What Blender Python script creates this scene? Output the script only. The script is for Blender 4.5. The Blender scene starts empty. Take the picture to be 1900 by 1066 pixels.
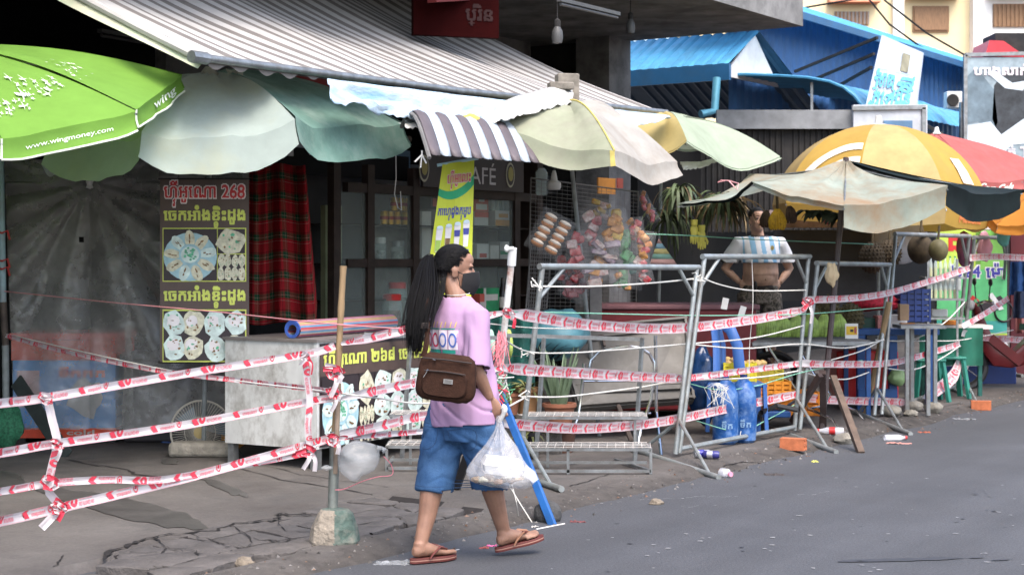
import bpy, math, random
import numpy as np
from mathutils import Vector as V, Matrix
R = math.radians
random.seed(7)
SC = bpy.context.scene
COL = SC.collection

# ---------------------------------------------------------------- camera, sky, sun, exposure
F, CX, HZ, CAMZ = 3000.0, 950.0, 480.0, 1.5          # focal length in photo pixels, horizon row, eye height
cam = bpy.data.cameras.new('camera')
cam.sensor_width = 36.0
cam.lens = 36.0 * F / 1900.0
cam.shift_y = -(533.0 - HZ) / 1900.0
cam.clip_end = 900
cam.dof.use_dof = True
cam.dof.focus_distance = 8.4
cam.dof.aperture_fstop = 7.0
camo = bpy.data.objects.new('camera', cam)
COL.objects.link(camo)
camo.location = (0, 0, CAMZ)
camo.rotation_euler = (R(90), 0, 0)
SC.camera = camo

SUN_EL, SUN_AZ = 58.0, 160.0                          # azimuth measured clockwise from +Y
world = bpy.data.worlds.new("World")
SC.world = world
world.use_nodes = True
wn = world.node_tree
bg = wn.nodes['Background']
sky = wn.nodes.new('ShaderNodeTexSky')
sky.sky_type = 'NISHITA'
sky.sun_disc = False
sky.sun_elevation = R(SUN_EL)
sky.sun_rotation = R(SUN_AZ)
sky.dust_density = 4.0
sky.air_density = 1.0
sky.ozone_density = 1.5
wn.links.new(sky.outputs[0], bg.inputs[0])
bg.inputs[1].default_value = 0.15
sl = bpy.data.lights.new('sun', 'SUN')
sl.energy = 0.6
sl.angle = R(32)
sl.color = (1.0, 0.95, 0.88)
so = bpy.data.objects.new('sun', sl)
COL.objects.link(so)
az, el = R(SUN_AZ), R(SUN_EL)
sdir = V((math.sin(az) * math.cos(el), math.cos(az) * math.cos(el), math.sin(el)))
so.rotation_euler = sdir.to_track_quat('Z', 'Y').to_euler()
SC.view_settings.view_transform = 'Standard'
SC.view_settings.look = 'None'
SC.view_settings.exposure = 1.85
SC.view_settings.gamma = 1.0
SC.cycles.use_denoising = True
SC.cycles.max_bounces = 8
SC.cycles.transparent_max_bounces = 24

# ---------------------------------------------------------------- places
PZ = 0.045                                             # height of the pavement over the road
D = V((0.5577, 0.8300, 0)); N = V((-0.8300, 0.5577, 0)); O = V((0.287, 9.57, 0)); Z = V((0, 0, 1))
def W(px, py, Y): return V(((px - CX) / F * Y, Y, CAMZ - (py - HZ) / F * Y))
def YT(px, t): return (t + 5.0994) / (0.5577 - 0.83 * (px - CX) / F)
def T(px, py, t): return W(px, py, YT(px, t))           # on the upright plane t metres behind the kerb
def G(px, py, z=PZ): return W(px, py, (CAMZ - z) * F / (py - HZ))
def ST(s, t, z=0): return O + s * D + t * N + V((0, 0, z))
def SoT(p): q = V((p[0], p[1], 0)) - O; return q.dot(D), q.dot(N)
def X(px, Y): return (px - CX) / F * Y
def H(py, Y): return CAMZ - (py - HZ) / F * Y

# ---------------------------------------------------------------- mesh collector
class MB:
    def __init__(s): s.v, s.f, s.m, s.uv, s.cur = [], [], [], [], 0
    def add(s, vs, fs, uv=None):
        o = len(s.v)
        s.v += [V(p) for p in vs]
        s.uv += (uv if uv else [(0, 0)] * len(vs))
        for f in fs: s.f.append(tuple(i + o for i in f)); s.m.append(s.cur)
        return s
    def box(s, c, sz, rz=0, M=None):
        x, y, z = sz[0] / 2, sz[1] / 2, sz[2] / 2
        A = M if M is not None else Matrix.Rotation(rz, 3, 'Z')
        p = [V(c) + A @ V((a * x, b * y, d * z)) for a in (-1, 1) for b in (-1, 1) for d in (-1, 1)]
        return s.add(p, [(0, 1, 3, 2), (4, 6, 7, 5), (0, 4, 5, 1), (2, 3, 7, 6), (0, 2, 6, 4), (1, 5, 7, 3)])
    def sbox(s, s0, s1, t0, t1, z0, z1):                # box along the street
        c = ST((s0 + s1) / 2, (t0 + t1) / 2, (z0 + z1) / 2)
        return s.box(c, (s1 - s0, t1 - t0, z1 - z0), math.atan2(D.y, D.x))
    def bar(s, a, b, w, h=None, up=Z):
        a, b = V(a), V(b); h = h or w
        d = (b - a); L = d.length
        if L < 1e-6: return s
        d /= L
        x = d.cross(up)
        if x.length < 1e-4: x = d.cross(V((1, 0, 0)))
        x.normalize(); y = x.cross(d)
        return s.box((a + b) / 2, (w, h, L), M=Matrix((x, y, d)).transposed())
    def tube(s, pts, r, n=8, cap=True, flat=1.0, up=None):
        pts = [V(p) for p in pts]; k = len(pts)
        rr = r if isinstance(r, (list, tuple)) else [r] * k
        t0 = (pts[1] - pts[0]).normalized()
        x = t0.orthogonal().normalized() if up is None else (V(up) - t0 * t0.dot(V(up))).normalized()
        vs, fs = [], []
        for i in range(k):
            t = (pts[min(i + 1, k - 1)] - pts[max(i - 1, 0)])
            if t.length < 1e-7: t = t0
            t.normalize()
            x = (x - t * x.dot(t)); 
            if x.length < 1e-5: x = t.orthogonal()
            x.normalize(); y = t.cross(x)
            for j in range(n):
                a = 2 * math.pi * j / n
                vs.append(pts[i] + rr[i] * (math.cos(a) * x + flat * math.sin(a) * y))
        for i in range(k - 1):
            for j in range(n):
                q = (j + 1) % n
                fs.append((i * n + j, i * n + q, (i + 1) * n + q, (i + 1) * n + j))
        if cap:
            fs.append(tuple(range(n - 1, -1, -1))); fs.append(tuple((k - 1) * n + j for j in range(n)))
        return s.add(vs, fs)
    def ell(s, c, r, M=None, nu=12, nv=8):
        c = V(c); A = M if M is not None else Matrix.Identity(3)
        vs = [c + A @ V((0, 0, r[2]))]; fs = []
        for i in range(1, nv):
            th = math.pi * i / nv
            for j in range(nu):
                ph = 2 * math.pi * j / nu
                vs.append(c + A @ V((r[0] * math.sin(th) * math.cos(ph), r[1] * math.sin(th) * math.sin(ph), r[2] * math.cos(th))))
        vs.append(c + A @ V((0, 0, -r[2])))
        for j in range(nu):
            q = (j + 1) % nu
            fs.append((0, 1 + j, 1 + q))
            for i in range(nv - 2):
                fs.append((1 + i * nu + j, 1 + (i + 1) * nu + j, 1 + (i + 1) * nu + q, 1 + i * nu + q))
            b = 1 + (nv - 2) * nu
            fs.append((b + j, len(vs) - 1, b + q))
        return s.add(vs, fs)
    def lathe(s, c, prof, n=16, M=None, cap=True):
        c = V(c); A = M if M is not None else Matrix.Identity(3)
        vs = [c + A @ V((r * math.cos(2 * math.pi * j / n), r * math.sin(2 * math.pi * j / n), z)) for r, z in prof for j in range(n)]
        fs = [(i * n + j, i * n + (j + 1) % n, (i + 1) * n + (j + 1) % n, (i + 1) * n + j) for i in range(len(prof) - 1) for j in range(n)]
        if cap:
            fs.append(tuple(range(n - 1, -1, -1))); fs.append(tuple((len(prof) - 1) * n + j for j in range(n)))
        return s.add(vs, fs)
    def grid(s, f, nu, nv, matf=None):
        o = len(s.v); vs = []; uv = []
        for i in range(nu + 1):
            for j in range(nv + 1):
                vs.append(f(i / nu, j / nv)); uv.append((i / nu, j / nv))
        s.add(vs, [], uv)
        for i in range(nu):
            for j in range(nv):
                a = o + i * (nv + 1) + j
                s.f.append((a, a + nv + 1, a + nv + 2, a + 1))
                s.m.append(matf(i, j) if matf else s.cur)
        return s
    def extr(s, poly, vec):
        n = len(poly); vec = V(vec); p = [V(q) for q in poly]
        fs = [tuple(range(n)), tuple(range(2 * n - 1, n - 1, -1))]
        fs += [(i, i + n, (i + 1) % n + n, (i + 1) % n) for i in range(n)]
        return s.add(p + [q + vec for q in p], fs)
    def poly(s, pts): return s.add(pts, [tuple(range(len(pts)))])
    def loft(s, rings, cap=(True, True), close=True):
        n = len(rings[0]); vs = [p for r in rings for p in r]; fs = []
        for i in range(len(rings) - 1):
            for j in range(n if close else n - 1):
                q = (j + 1) % n
                fs.append((i * n + j, i * n + q, (i + 1) * n + q, (i + 1) * n + j))
        if cap[0]: fs.append(tuple(range(n - 1, -1, -1)))
        if cap[1]: fs.append(tuple((len(rings) - 1) * n + j for j in range(n)))
        return s.add(vs, fs)
    def join(s, o, mat=None):
        k = len(s.v); s.v += o.v; s.uv += o.uv
        for f, m in zip(o.f, o.m): s.f.append(tuple(i + k for i in f)); s.m.append(m if mat is None else mat)
        return s
    def xf(s, fn): s.v = [V(fn(p)) for p in s.v]; return s

def build_mesh(name, mb, mats, off, smooth):
    me = bpy.data.meshes.new(name)
    me.from_pydata([p - off for p in mb.v], [], mb.f)
    for m in mats: me.materials.append(m)
    me.polygons.foreach_set('material_index', [min(i, len(mats) - 1) for i in mb.m])
    if any(u != (0, 0) for u in mb.uv):
        uvl = me.uv_layers.new(name='UVMap')
        idx = np.empty(len(me.loops), dtype=np.int32); me.loops.foreach_get('vertex_index', idx)
        uvl.data.foreach_set('uv', np.array(mb.uv, dtype=np.float32)[idx].ravel())
    if smooth: 
        me.polygons.foreach_set('use_smooth', [True] * len(me.polygons))
        if smooth != 'all' and hasattr(me, 'set_sharp_from_angle'): me.set_sharp_from_angle(angle=R(38))
    me.update()
    return me

def thing(name, label=None, cat=None, parts=None, group=None, kind=None, base=None):
    """parts: a part tuple list (name, MB, material(s), opts) ; opts: sub=[...], smooth, bev, solid, label.  A single tuple named None = one mesh thing."""
    allv = []
    def walk(ps):
        for p in ps:
            if isinstance(p[1], MB): allv.extend(p[1].v)
            if len(p) > 3: walk(p[3].get('sub', []))
    walk(parts)
    lo = V([min(v[i] for v in allv) for i in range(3)]); hi = V([max(v[i] for v in allv) for i in range(3)])
    loc = V(base) if base is not None else V(((lo.x + hi.x) / 2, (lo.y + hi.y) / 2, lo.z))
    def mk(p, nm, parent, first):
        o_ = p[3] if len(p) > 3 else {}
        mats = p[2] if isinstance(p[2], (list, tuple)) else [p[2]]
        me = build_mesh(nm, p[1], mats, loc, o_.get('smooth', True))
        ob = bpy.data.objects.new(nm, me); COL.objects.link(ob)
        if o_.get('bev'):
            b = ob.modifiers.new('bevel', 'BEVEL'); b.width = o_['bev']; b.segments = 2; b.limit_method = 'ANGLE'; b.angle_limit = R(40)
        if o_.get('solid'):
            b = ob.modifiers.new('solid', 'SOLIDIFY'); b.thickness = o_['solid']; b.offset = 0
        if o_.get('sub_lv'):
            b = ob.modifiers.new('subsurf', 'SUBSURF'); b.levels = b.render_levels = o_['sub_lv']
        if o_.get('label'): ob['label'] = o_['label']
        if parent is not None: ob.parent = parent
        else: ob.location = loc
        for q in o_.get('sub', []): mk(q, q[0], ob, False)
        return ob
    if len(parts) == 1 and parts[0][0] is None:
        root = mk(parts[0], name, None, True)
    else:
        root = bpy.data.objects.new(name, None); COL.objects.link(root); root.location = loc
        root.empty_display_size = .1
        for p in parts: mk(p, p[0], root, False)
    if label: root['label'] = label
    if cat: root['category'] = cat
    if group: root['group'] = group
    if kind: root['kind'] = kind
    return root
def one(name, label, cat, mb, mats, group=None, kind=None, **o): return thing(name, label, cat, [(None, mb, mats, o)], group, kind)
def copy_tree(o, loc=None, rz=None, label=None, group=None, parent=None, scale=None):
    c = o.copy(); COL.objects.link(c)
    if parent is not None: c.parent = parent
    if loc is not None: c.location = loc
    if rz is not None: c.rotation_euler = (0, 0, rz)
    if scale is not None: c.scale = (scale,) * 3
    if label: c['label'] = label
    if group: c['group'] = group
    for ch in [q for q in bpy.data.objects if q.parent == o]: copy_tree(ch, parent=c)
    return c

# ---------------------------------------------------------------- materials
def M(name, col, rough=.6, var=.14, scale=5, bump=0, bscale=60, metal=0, trans=0, dirt=None, damt=.5, dscale=3, alpha=1, spec=.4, coat=0, stretch=(1, 1, 1)):
    m = bpy.data.materials.new(name); m.use_nodes = True
    t = m.node_tree; n = t.nodes; L = t.links
    bs = n['Principled BSDF']; out = n['Material Output']
    tc = n.new('ShaderNodeTexCoord'); mp = n.new('ShaderNodeMapping'); mp.inputs['Scale'].default_value = stretch
    L.new(tc.outputs['Object'], mp.inputs[0])
    nz = n.new('ShaderNodeTexNoise'); nz.inputs['Scale'].default_value = scale; nz.inputs['Detail'].default_value = 7; nz.inputs['Roughness'].default_value = .62
    L.new(mp.outputs[0], nz.inputs['Vector'])
    rp = n.new('ShaderNodeValToRGB')
    lo = [max(0, c * (1 - var * 1.6)) for c in col]; hi = [min(1, c * (1 + var)) for c in col]
    rp.color_ramp.elements[0].position = .3; rp.color_ramp.elements[1].position = .7
    rp.color_ramp.elements[0].color = (*lo, 1); rp.color_ramp.elements[1].color = (*hi, 1)
    L.new(nz.outputs[0], rp.inputs[0])
    csock = rp.outputs[0]
    if dirt:
        n2 = n.new('ShaderNodeTexNoise'); n2.inputs['Scale'].default_value = dscale; n2.inputs['Detail'].default_value = 9; n2.inputs['Roughness'].default_value = .7
        L.new(mp.outputs[0], n2.inputs['Vector'])
        r2 = n.new('ShaderNodeValToRGB'); r2.color_ramp.elements[0].position = .46; r2.color_ramp.elements[1].position = .68
        r2.color_ramp.elements[0].color = (0, 0, 0, 1); r2.color_ramp.elements[1].color = (damt, damt, damt, 1)
        L.new(n2.outputs[0], r2.inputs[0])
        mx = n.new('ShaderNodeMix'); mx.data_type = 'RGBA'
        L.new(r2.outputs[0], mx.inputs[0]); L.new(csock, mx.inputs[6]); mx.inputs[7].default_value = (*dirt, 1)
        csock = mx.outputs[2]
    L.new(csock, bs.inputs['Base Color'])
    bs.inputs['Roughness'].default_value = rough; bs.inputs['Metallic'].default_value = metal
    bs.inputs['Specular IOR Level'].default_value = spec
    if coat: bs.inputs['Coat Weight'].default_value = coat
    if bump:
        nb = n.new('ShaderNodeTexNoise'); nb.inputs['Scale'].default_value = bscale; nb.inputs['Detail'].default_value = 5
        L.new(mp.outputs[0], nb.inputs['Vector'])
        b = n.new('ShaderNodeBump'); b.inputs['Strength'].default_value = bump; b.inputs['Distance'].default_value = .02
        L.new(nb.outputs[0], b.inputs['Height']); L.new(b.outputs[0], bs.inputs['Normal'])
    sh = bs.outputs[0]
    if trans:
        tl = n.new('ShaderNodeBsdfTranslucent'); L.new(csock, tl.inputs[0])
        ms = n.new('ShaderNodeMixShader'); ms.inputs[0].default_value = trans
        L.new(sh, ms.inputs[1]); L.new(tl.outputs[0], ms.inputs[2]); sh = ms.outputs[0]
    if alpha < 1:
        tr = n.new('ShaderNodeBsdfTransparent'); ms = n.new('ShaderNodeMixShader'); ms.inputs[0].default_value = alpha
        L.new(tr.outputs[0], ms.inputs[1]); L.new(sh, ms.inputs[2]); sh = ms.outputs[0]
    L.new(sh, out.inputs[0])
    m['cs'] = 0
    return m
def nodes(m): return m.node_tree.nodes, m.node_tree.links

def glass(name, tint=(.8, .9, .88), a=.16, rough=.05):
    m = bpy.data.materials.new(name); m.use_nodes = True; n, L = nodes(m)
    bs = n['Principled BSDF']; bs.inputs['Base Color'].default_value = (*tint, 1); bs.inputs['Roughness'].default_value = rough
    tr = n.new('ShaderNodeBsdfTransparent'); tr.inputs[0].default_value = (*[.6 + .4 * c for c in tint], 1)
    ms = n.new('ShaderNodeMixShader'); ms.inputs[0].default_value = a
    L.new(tr.outputs[0], ms.inputs[1]); L.new(bs.outputs[0], ms.inputs[2]); L.new(ms.outputs[0], n['Material Output'].inputs[0])
    return m

# ---------------------------------------------------------------- lettering (scan-line rectangles cut from the built-in font)
_tx = {}
def letters(s, rows=22, bold=0.02):
    """list of (x0, x1, y0, y1) in units of cap height about 0.7; '~c' sets c small under the letter before it"""
    k = (s, rows, bold)
    if k in _tx: return _tx[k]
    main, subs = '', []
    i = 0
    while i < len(s):
        if s[i] == '~': subs.append((len(main), s[i + 1])); i += 2
        else: main += s[i]; i += 1
    def tris(txt):
        c = bpy.data.curves.new('lettering', 'FONT'); c.body = txt; c.resolution_u = 3
        o = bpy.data.objects.new('lettering', c); COL.objects.link(o)
        dg = bpy.context.evaluated_depsgraph_get(); ev = o.evaluated_get(dg); me = ev.to_mesh()
        me.calc_loop_triangles()
        co = np.array([v.co[:2] for v in me.vertices]) if len(me.vertices) else np.zeros((0, 2))
        tr = [co[list(t.vertices)] for t in me.loop_triangles]
        ev.to_mesh_clear(); bpy.data.objects.remove(o); bpy.data.curves.remove(c)
        return tr
    T_ = tris(main)
    for pos, ch in subs:
        pre = tris(main[:pos]); x1 = max(t[:, 0].max() for t in pre) if pre else .4
        g = tris(ch); gx = min(t[:, 0].min() for t in g); w = max(t[:, 0].max() for t in g) - gx
        T_ += [(t - np.array([gx, 0])) * .55 + np.array([x1 - .1 - .55 * w, -.42]) for t in g]
    if not T_: return []
    ymin = min(t[:, 1].min() for t in T_); ymax = max(t[:, 1].max() for t in T_)
    h = 1.0 / rows; out = []
    y = ymin - bold
    while y < ymax + bold:
        iv = []
        for yy in ((y + h / 2,) if bold == 0 else (y + h / 2 - bold * .7, y + h / 2, y + h / 2 + bold * .7)):
            for t in T_:
                a = t[:, 1] - yy
                if a.min() > 0 or a.max() < 0: continue
                xs = []
                for q in range(3):
                    r = (q + 1) % 3
                    if (a[q] > 0) != (a[r] > 0): xs.append(t[q, 0] + (t[r, 0] - t[q, 0]) * a[q] / (a[q] - a[r]))
                if len(xs) == 2: iv.append((min(xs) - bold, max(xs) + bold))
        iv.sort(); cur = None
        for a, b in iv:
            if cur is None: cur = [a, b]
            elif a <= cur[1] + 1e-4: cur[1] = max(cur[1], b)
            else: out.append((cur[0], cur[1], y, y + h)); cur = [a, b]
        if cur: out.append((cur[0], cur[1], y, y + h))
        y += h
    out = [tuple(float(q) for q in r) for r in out]; _tx[k] = out
    return out
def put(mb, rects, fn, x0, y0, w, h, mat, clip=None, seg=.5, flipx=False):
    """fit the rects into the box x0..x0+w, y0..y0+h of the (x, y) sheet and map with fn(x, y) -> point"""
    if not rects: return
    ax = min(r[0] for r in rects); bx = max(r[1] for r in rects); ay = min(r[2] for r in rects); by = max(r[3] for r in rects)
    sx = w / (bx - ax); sy = h / (by - ay)
    old = mb.cur; mb.cur = mat
    for a, b, c, d in rects:
        xa, xb, ya, yb = x0 + (a - ax) * sx, x0 + (b - ax) * sx, y0 + (c - ay) * sy, y0 + (d - ay) * sy
        if clip:
            ya, yb = max(ya, clip[0]), min(yb, clip[1])
            if yb <= ya: continue
        mb.add([fn(xa, ya), fn(xb, ya), fn(xb, yb), fn(xa, yb)], [(0, 1, 2, 3)])
    mb.cur = old
def text(mb, s, fn, x0, y0, w, h, mat, rows=18, bold=.03, clip=None): put(mb, letters(s, rows, bold), fn, x0, y0, w, h, mat, clip)
def blob(mb, fn, cx, cy, rx, ry, mat, n=14, jag=0.0, rng=None, rot=0):
    old = mb.cur; mb.cur = mat; pts = []
    for i in range(n):
        a = 2 * math.pi * i / n; k = 1 + (jag * (rng or random).uniform(-1, 1) if jag else 0)
        u, v = rx * k * math.cos(a), ry * k * math.sin(a)
        pts.append(fn(cx + u * math.cos(rot) - v * math.sin(rot), cy + u * math.sin(rot) + v * math.cos(rot)))
    mb.add(pts, [tuple(range(n))]); mb.cur = old
def rect(mb, fn, x0, y0, x1, y1, mat):
    old = mb.cur; mb.cur = mat; mb.add([fn(x0, y0), fn(x1, y0), fn(x1, y1), fn(x0, y1)], [(0, 1, 2, 3)]); mb.cur = old
def sheet(o, r, u, lift=0.0):
    """a flat sheet: origin, right vector, up vector (per unit), with the lift along its normal"""
    o, r, u = V(o), V(r), V(u); nn = r.cross(u).normalized()
    return lambda x, y, k=0: o + x * r + y * u + nn * (lift + k)
def noise(p, s=1.0):
    from mathutils import noise as nz
    return nz.noise(V(p) * s)
# ================================================================ SETTING: road and pavement
def asphalt():
    m = M('asphalt', (.061, .063, .069), rough=.82, var=.1, scale=1.3, bump=.25, bscale=170, dirt=(.052, .052, .055), damt=.6, dscale=.55)
    n, L = nodes(m); bs = n['Principled BSDF']
    tc = [q for q in n if q.type == 'TEX_COORD'][0]
    sp = n.new('ShaderNodeTexNoise'); sp.inputs['Scale'].default_value = 75; sp.inputs['Detail'].default_value = 4; sp.inputs['Roughness'].default_value = .75
    L.new(tc.outputs['Object'], sp.inputs['Vector'])
    rp = n.new('ShaderNodeValToRGB'); rp.color_ramp.elements[0].position = .35; rp.color_ramp.elements[1].position = .72
    rp.color_ramp.elements[0].color = (.66, .66, .66, 1); rp.color_ramp.elements[1].color = (1.42, 1.42, 1.42, 1)
    L.new(sp.outputs[0], rp.inputs[0])
    mx = n.new('ShaderNodeMix'); mx.data_type = 'RGBA'; mx.blend_type = 'MULTIPLY'; mx.inputs[0].default_value = 1
    src = bs.inputs['Base Color'].links[0].from_socket
    L.new(src, mx.inputs[6]); L.new(rp.outputs[0], mx.inputs[7])
    mp = n.new('ShaderNodeMapping'); mp.vector_type = 'TEXTURE'; mp.inputs['Rotation'].default_value = (0, 0, math.atan2(D.y, D.x)); mp.inputs['Scale'].default_value = (12, .8, 1); L.new(tc.outputs['Object'], mp.inputs[0])
    nb = n.new('ShaderNodeTexNoise'); nb.inputs['Scale'].default_value = 1.3; nb.inputs['Detail'].default_value = 6; nb.inputs['Roughness'].default_value = .65; L.new(mp.outputs[0], nb.inputs['Vector'])
    rb = n.new('ShaderNodeValToRGB'); rb.color_ramp.elements[0].position = .38; rb.color_ramp.elements[1].position = .62; rb.color_ramp.elements[0].color = (.87, .87, .87, 1); rb.color_ramp.elements[1].color = (1.08, 1.08, 1.08, 1); L.new(nb.outputs[0], rb.inputs[0])
    m2 = n.new('ShaderNodeMix'); m2.data_type = 'RGBA'; m2.blend_type = 'MULTIPLY'; m2.inputs[0].default_value = 1; L.new(mx.outputs[2], m2.inputs[6]); L.new(rb.outputs[0], m2.inputs[7]); L.new(m2.outputs[2], bs.inputs['Base Color'])
    return m
M_asph = asphalt()
M_scuff = M('road_scuff', (.26, .26, .26), rough=.9, var=.3, scale=20)
M_oil = M('oil_streak', (.036, .037, .042), rough=.6, var=.2, scale=12)
mb = MB(); mb.grid(lambda u, v: V((-150 + 300 * u, -60 + 360 * v, 0)), 30, 36)
rng = random.Random(3)
mb.cur = 1
def scratch(px0, py0, px1, py1, w, n=9, brk=.25):
    for i in range(n):
        if rng.random() < brk: continue
        a, b = i / n, (i + rng.uniform(.5, 1)) / n
        j = rng.uniform(-2, 2)
        p, q = G(px0 + (px1 - px0) * a, py0 + (py1 - py0) * a + j, .004), G(px0 + (px1 - px0) * b, py0 + (py1 - py0) * b + j, .004)
        d = (q - p).cross(Z).normalized() * w * rng.uniform(.4, 1)
        mb.add([p - d, q - d * .3, q + d * .4, p + d * .2], [(0, 1, 2, 3)])
scratch(1130, 931, 1330, 918, .006, 14); scratch(1300, 921, 1400, 917, .006, 8); scratch(1480, 919, 1545, 911, .007, 5); scratch(1265, 940, 1300, 936, .006, 3)
for k in range(110):
    px, py = rng.uniform(1000, 1900), rng.uniform(880, 1060); mb.cur = 1 + k % 3 // 2; c = G(px, py, .004); r = rng.uniform(.004, .014)
    mb.add([c + V((r * rng.uniform(.5, 2) * math.cos(a), r * math.sin(a), 0)) for a in (0, 1.3, 2.4, 3.6, 5)], [(0, 1, 2, 3, 4)])
mb.cur = 2
def streak(px0, px1, y0, y1, hw):
    top, bot = [], []
    for i in range(17):
        u = i / 16; px = px0 + (px1 - px0) * u; py = y0 + (y1 - y0) * u
        w = hw * (math.sin(math.pi * min(1, u * 1.1 + .05)) ** .5 if u < .93 else .3) * rng.uniform(.6, 1)
        top.append(G(px, py - w, .004)); bot.append(G(px, py + w, .004))
    mb.add(top + bot, [(i, i + 1, 18 + i, 17 + i) for i in range(16)])
streak(1555, 1825, 1040, 1033, 3.4); streak(1840, 1880, 1038, 1036, 1.6)
one('road', None, None, mb, [M_asph, M_scuff, M_oil], kind='structure', smooth=False)

def concrete_paving():
    m = bpy.data.materials.new('pavement_concrete'); m.use_nodes = True; n, L = nodes(m)
    bs = n['Principled BSDF']; bs.inputs['Roughness'].default_value = .88; bs.inputs['Specular IOR Level'].default_value = .3
    uv = n.new('ShaderNodeUVMap'); uv.uv_map = 'UVMap'
    def nz(sc, det=8, rough=.62, vec=None):
        q = n.new('ShaderNodeTexNoise'); q.inputs['Scale'].default_value = sc; q.inputs['Detail'].default_value = det; q.inputs['Roughness'].default_value = rough
        L.new(vec or uv.outputs[0], q.inputs['Vector']); return q.outputs[0]
    def ramp(s, p0, c0, p1, c1):
        q = n.new('ShaderNodeValToRGB'); q.color_ramp.elements[0].position = p0; q.color_ramp.elements[1].position = p1
        q.color_ramp.elements[0].color = (*c0, 1); q.color_ramp.elements[1].color = (*c1, 1); L.new(s, q.inputs[0]); return q.outputs[0]
    def mix(f, a, b, mode='MIX'):
        q = n.new('ShaderNodeMix'); q.data_type = 'RGBA'; q.blend_type = mode
        if isinstance(f, float): q.inputs[0].default_value = f
        else: L.new(f, q.inputs[0])
        L.new(a, q.inputs[6])
        if isinstance(b, tuple): q.inputs[7].default_value = (*b, 1)
        else: L.new(b, q.inputs[7])
        return q.outputs[2]
    base = ramp(nz(1.1), .3, (.062, .054, .049), .7, (.134, .122, .113))
    base = mix(.75, base, ramp(nz(45, 4, .7), .3, (.78, .78, .78), .7, (1.14, 1.14, 1.14)), 'MULTIPLY')
    st = ramp(nz(2.3, 9, .7), .5, (0, 0, 0), .64, (.75, .75, .75))
    base = mix(st, base, (.075, .07, .066))
    # gutter grime: along t near the road edge
    sx = n.new('ShaderNodeSeparateXYZ'); L.new(uv.outputs[0], sx.inputs[0])
    ad = n.new('ShaderNodeMath'); ad.operation = 'MULTIPLY_ADD'; L.new(nz(3.2, 8, .7), ad.inputs[0]); ad.inputs[1].default_value = .95; L.new(sx.outputs[1], ad.inputs[2])
    mr = n.new('ShaderNodeMapRange'); mr.inputs[1].default_value = .50; mr.inputs[2].default_value = .80; mr.inputs[3].default_value = .92; mr.inputs[4].default_value = 0
    L.new(ad.outputs[0], mr.inputs[0])
    grime = ramp(nz(9, 6, .7), .3, (.026, .023, .021), .75, (.085, .075, .066))
    base = mix(mr.outputs[0], base, grime)
    L.new(base, bs.inputs['Base Color'])
    b = n.new('ShaderNodeBump'); b.inputs['Strength'].default_value = .55; b.inputs['Distance'].default_value = .02
    L.new(nz(28, 7, .7), b.inputs['Height']); L.new(b.outputs[0], bs.inputs['Normal'])
    return m
M_pave = concrete_paving()
M_crack = M('crack_dirt', (.016, .013, .012), rough=.95, var=.3, scale=30)
M_wet = M('wet_concrete', (.068, .063, .058), rough=.42, var=.22, scale=6, bump=.15, bscale=60)
M_slab = M('broken_slab', (.092, .083, .078), rough=.88, var=.2, scale=7, bump=.5, bscale=45, dirt=(.07, .063, .058), damt=.6, dscale=6)
def in_break(s, t):
    e = .22 * noise((s * 1.3, t * 1.3, 3))
    return 1.0 if (-2.95 < s + e < -.42 and .28 + .1 * e < t + .5 * e < 1.02 + .14 * (s + 1.6) * .3) else 0.0
def pave_z(s, t):
    e = t + .10 * noise((s * .9, 0, 1)) + .05 * noise((s * 4, 0, 7))
    k = max(0, min(1, (e + .1) / .3)); k = k * k * (3 - 2 * k)
    z = -.012 + (PZ + .012) * k + .006 * noise((s * 1.1, t * 1.1, 0)) * k
    return z - .045 * in_break(s, t)
mb = MB()
ss = [-9 + .09 * i for i in range(150)] + [4.5 + .3 * i for i in range(60)] + [22.5 + 1.5 * i for i in range(40)]
ts = [-.45 + .05 * i for i in range(44)] + [1.75 + .25 * i for i in range(18)] + [6.3 + 1.2 * i for i in range(9)]
nt = len(ts)
vs = [ST(s, t, pave_z(s, t)) for s in ss for t in ts]; uv = [(s, t) for s in ss for t in ts]
o = len(mb.v); mb.add(vs, [], uv)
for i in range(len(ss) - 1):
    for j in range(nt - 1):
        a = i * nt + j
        mb.f.append((a, a + nt, a + nt + 1, a + 1)); mb.m.append(1 if in_break((ss[i] + ss[i + 1]) / 2, (ts[j] + ts[j + 1]) / 2) else 0)
def gz(px, py, lift=.004):
    p = G(px, py); s, t = SoT(p); p.z = pave_z(s, t) + lift; return p
def crackline(pts, w=.012, mat=1, jag=3):
    mb.cur = mat; q = []
    for (a, b) in zip(pts[:-1], pts[1:]):
        for i in range(5):
            u = i / 5; q.append(gz(a[0] + (b[0] - a[0]) * u + rng.uniform(-jag, jag), a[1] + (b[1] - a[1]) * u + rng.uniform(-jag, jag) * .4))
    q.append(gz(*pts[-1]))
    vs, fs = [], []
    for i, p in enumerate(q):
        d = (q[min(i + 1, len(q) - 1)] - q[max(0, i - 1)]).cross(Z).normalized() * w * rng.uniform(.3, 1)
        vs += [p - d, p + d]
        if i: fs.append((2 * i - 2, 2 * i - 1, 2 * i + 1, 2 * i))
    mb.add(vs, fs); mb.cur = 0
crackline([(130, 852), (170, 862), (235, 870), (250, 880), (320, 884), (400, 892)], .016)
crackline([(440, 868), (520, 890), (600, 902), (690, 918), (770, 945)], .009)
crackline([(470, 860), (560, 880), (640, 893), (720, 905)], .006)
crackline([(1055, 902), (1090, 892), (1130, 878)], .008)
crackline([(860, 872), (900, 905), (940, 930)], .009)
crackline([(100, 1052), (112, 1040), (118, 1030)], .006)
crackline([(140, 1062), (250, 1055)], .008); crackline([(510, 955), (560, 952), (600, 950)], .012)
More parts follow.
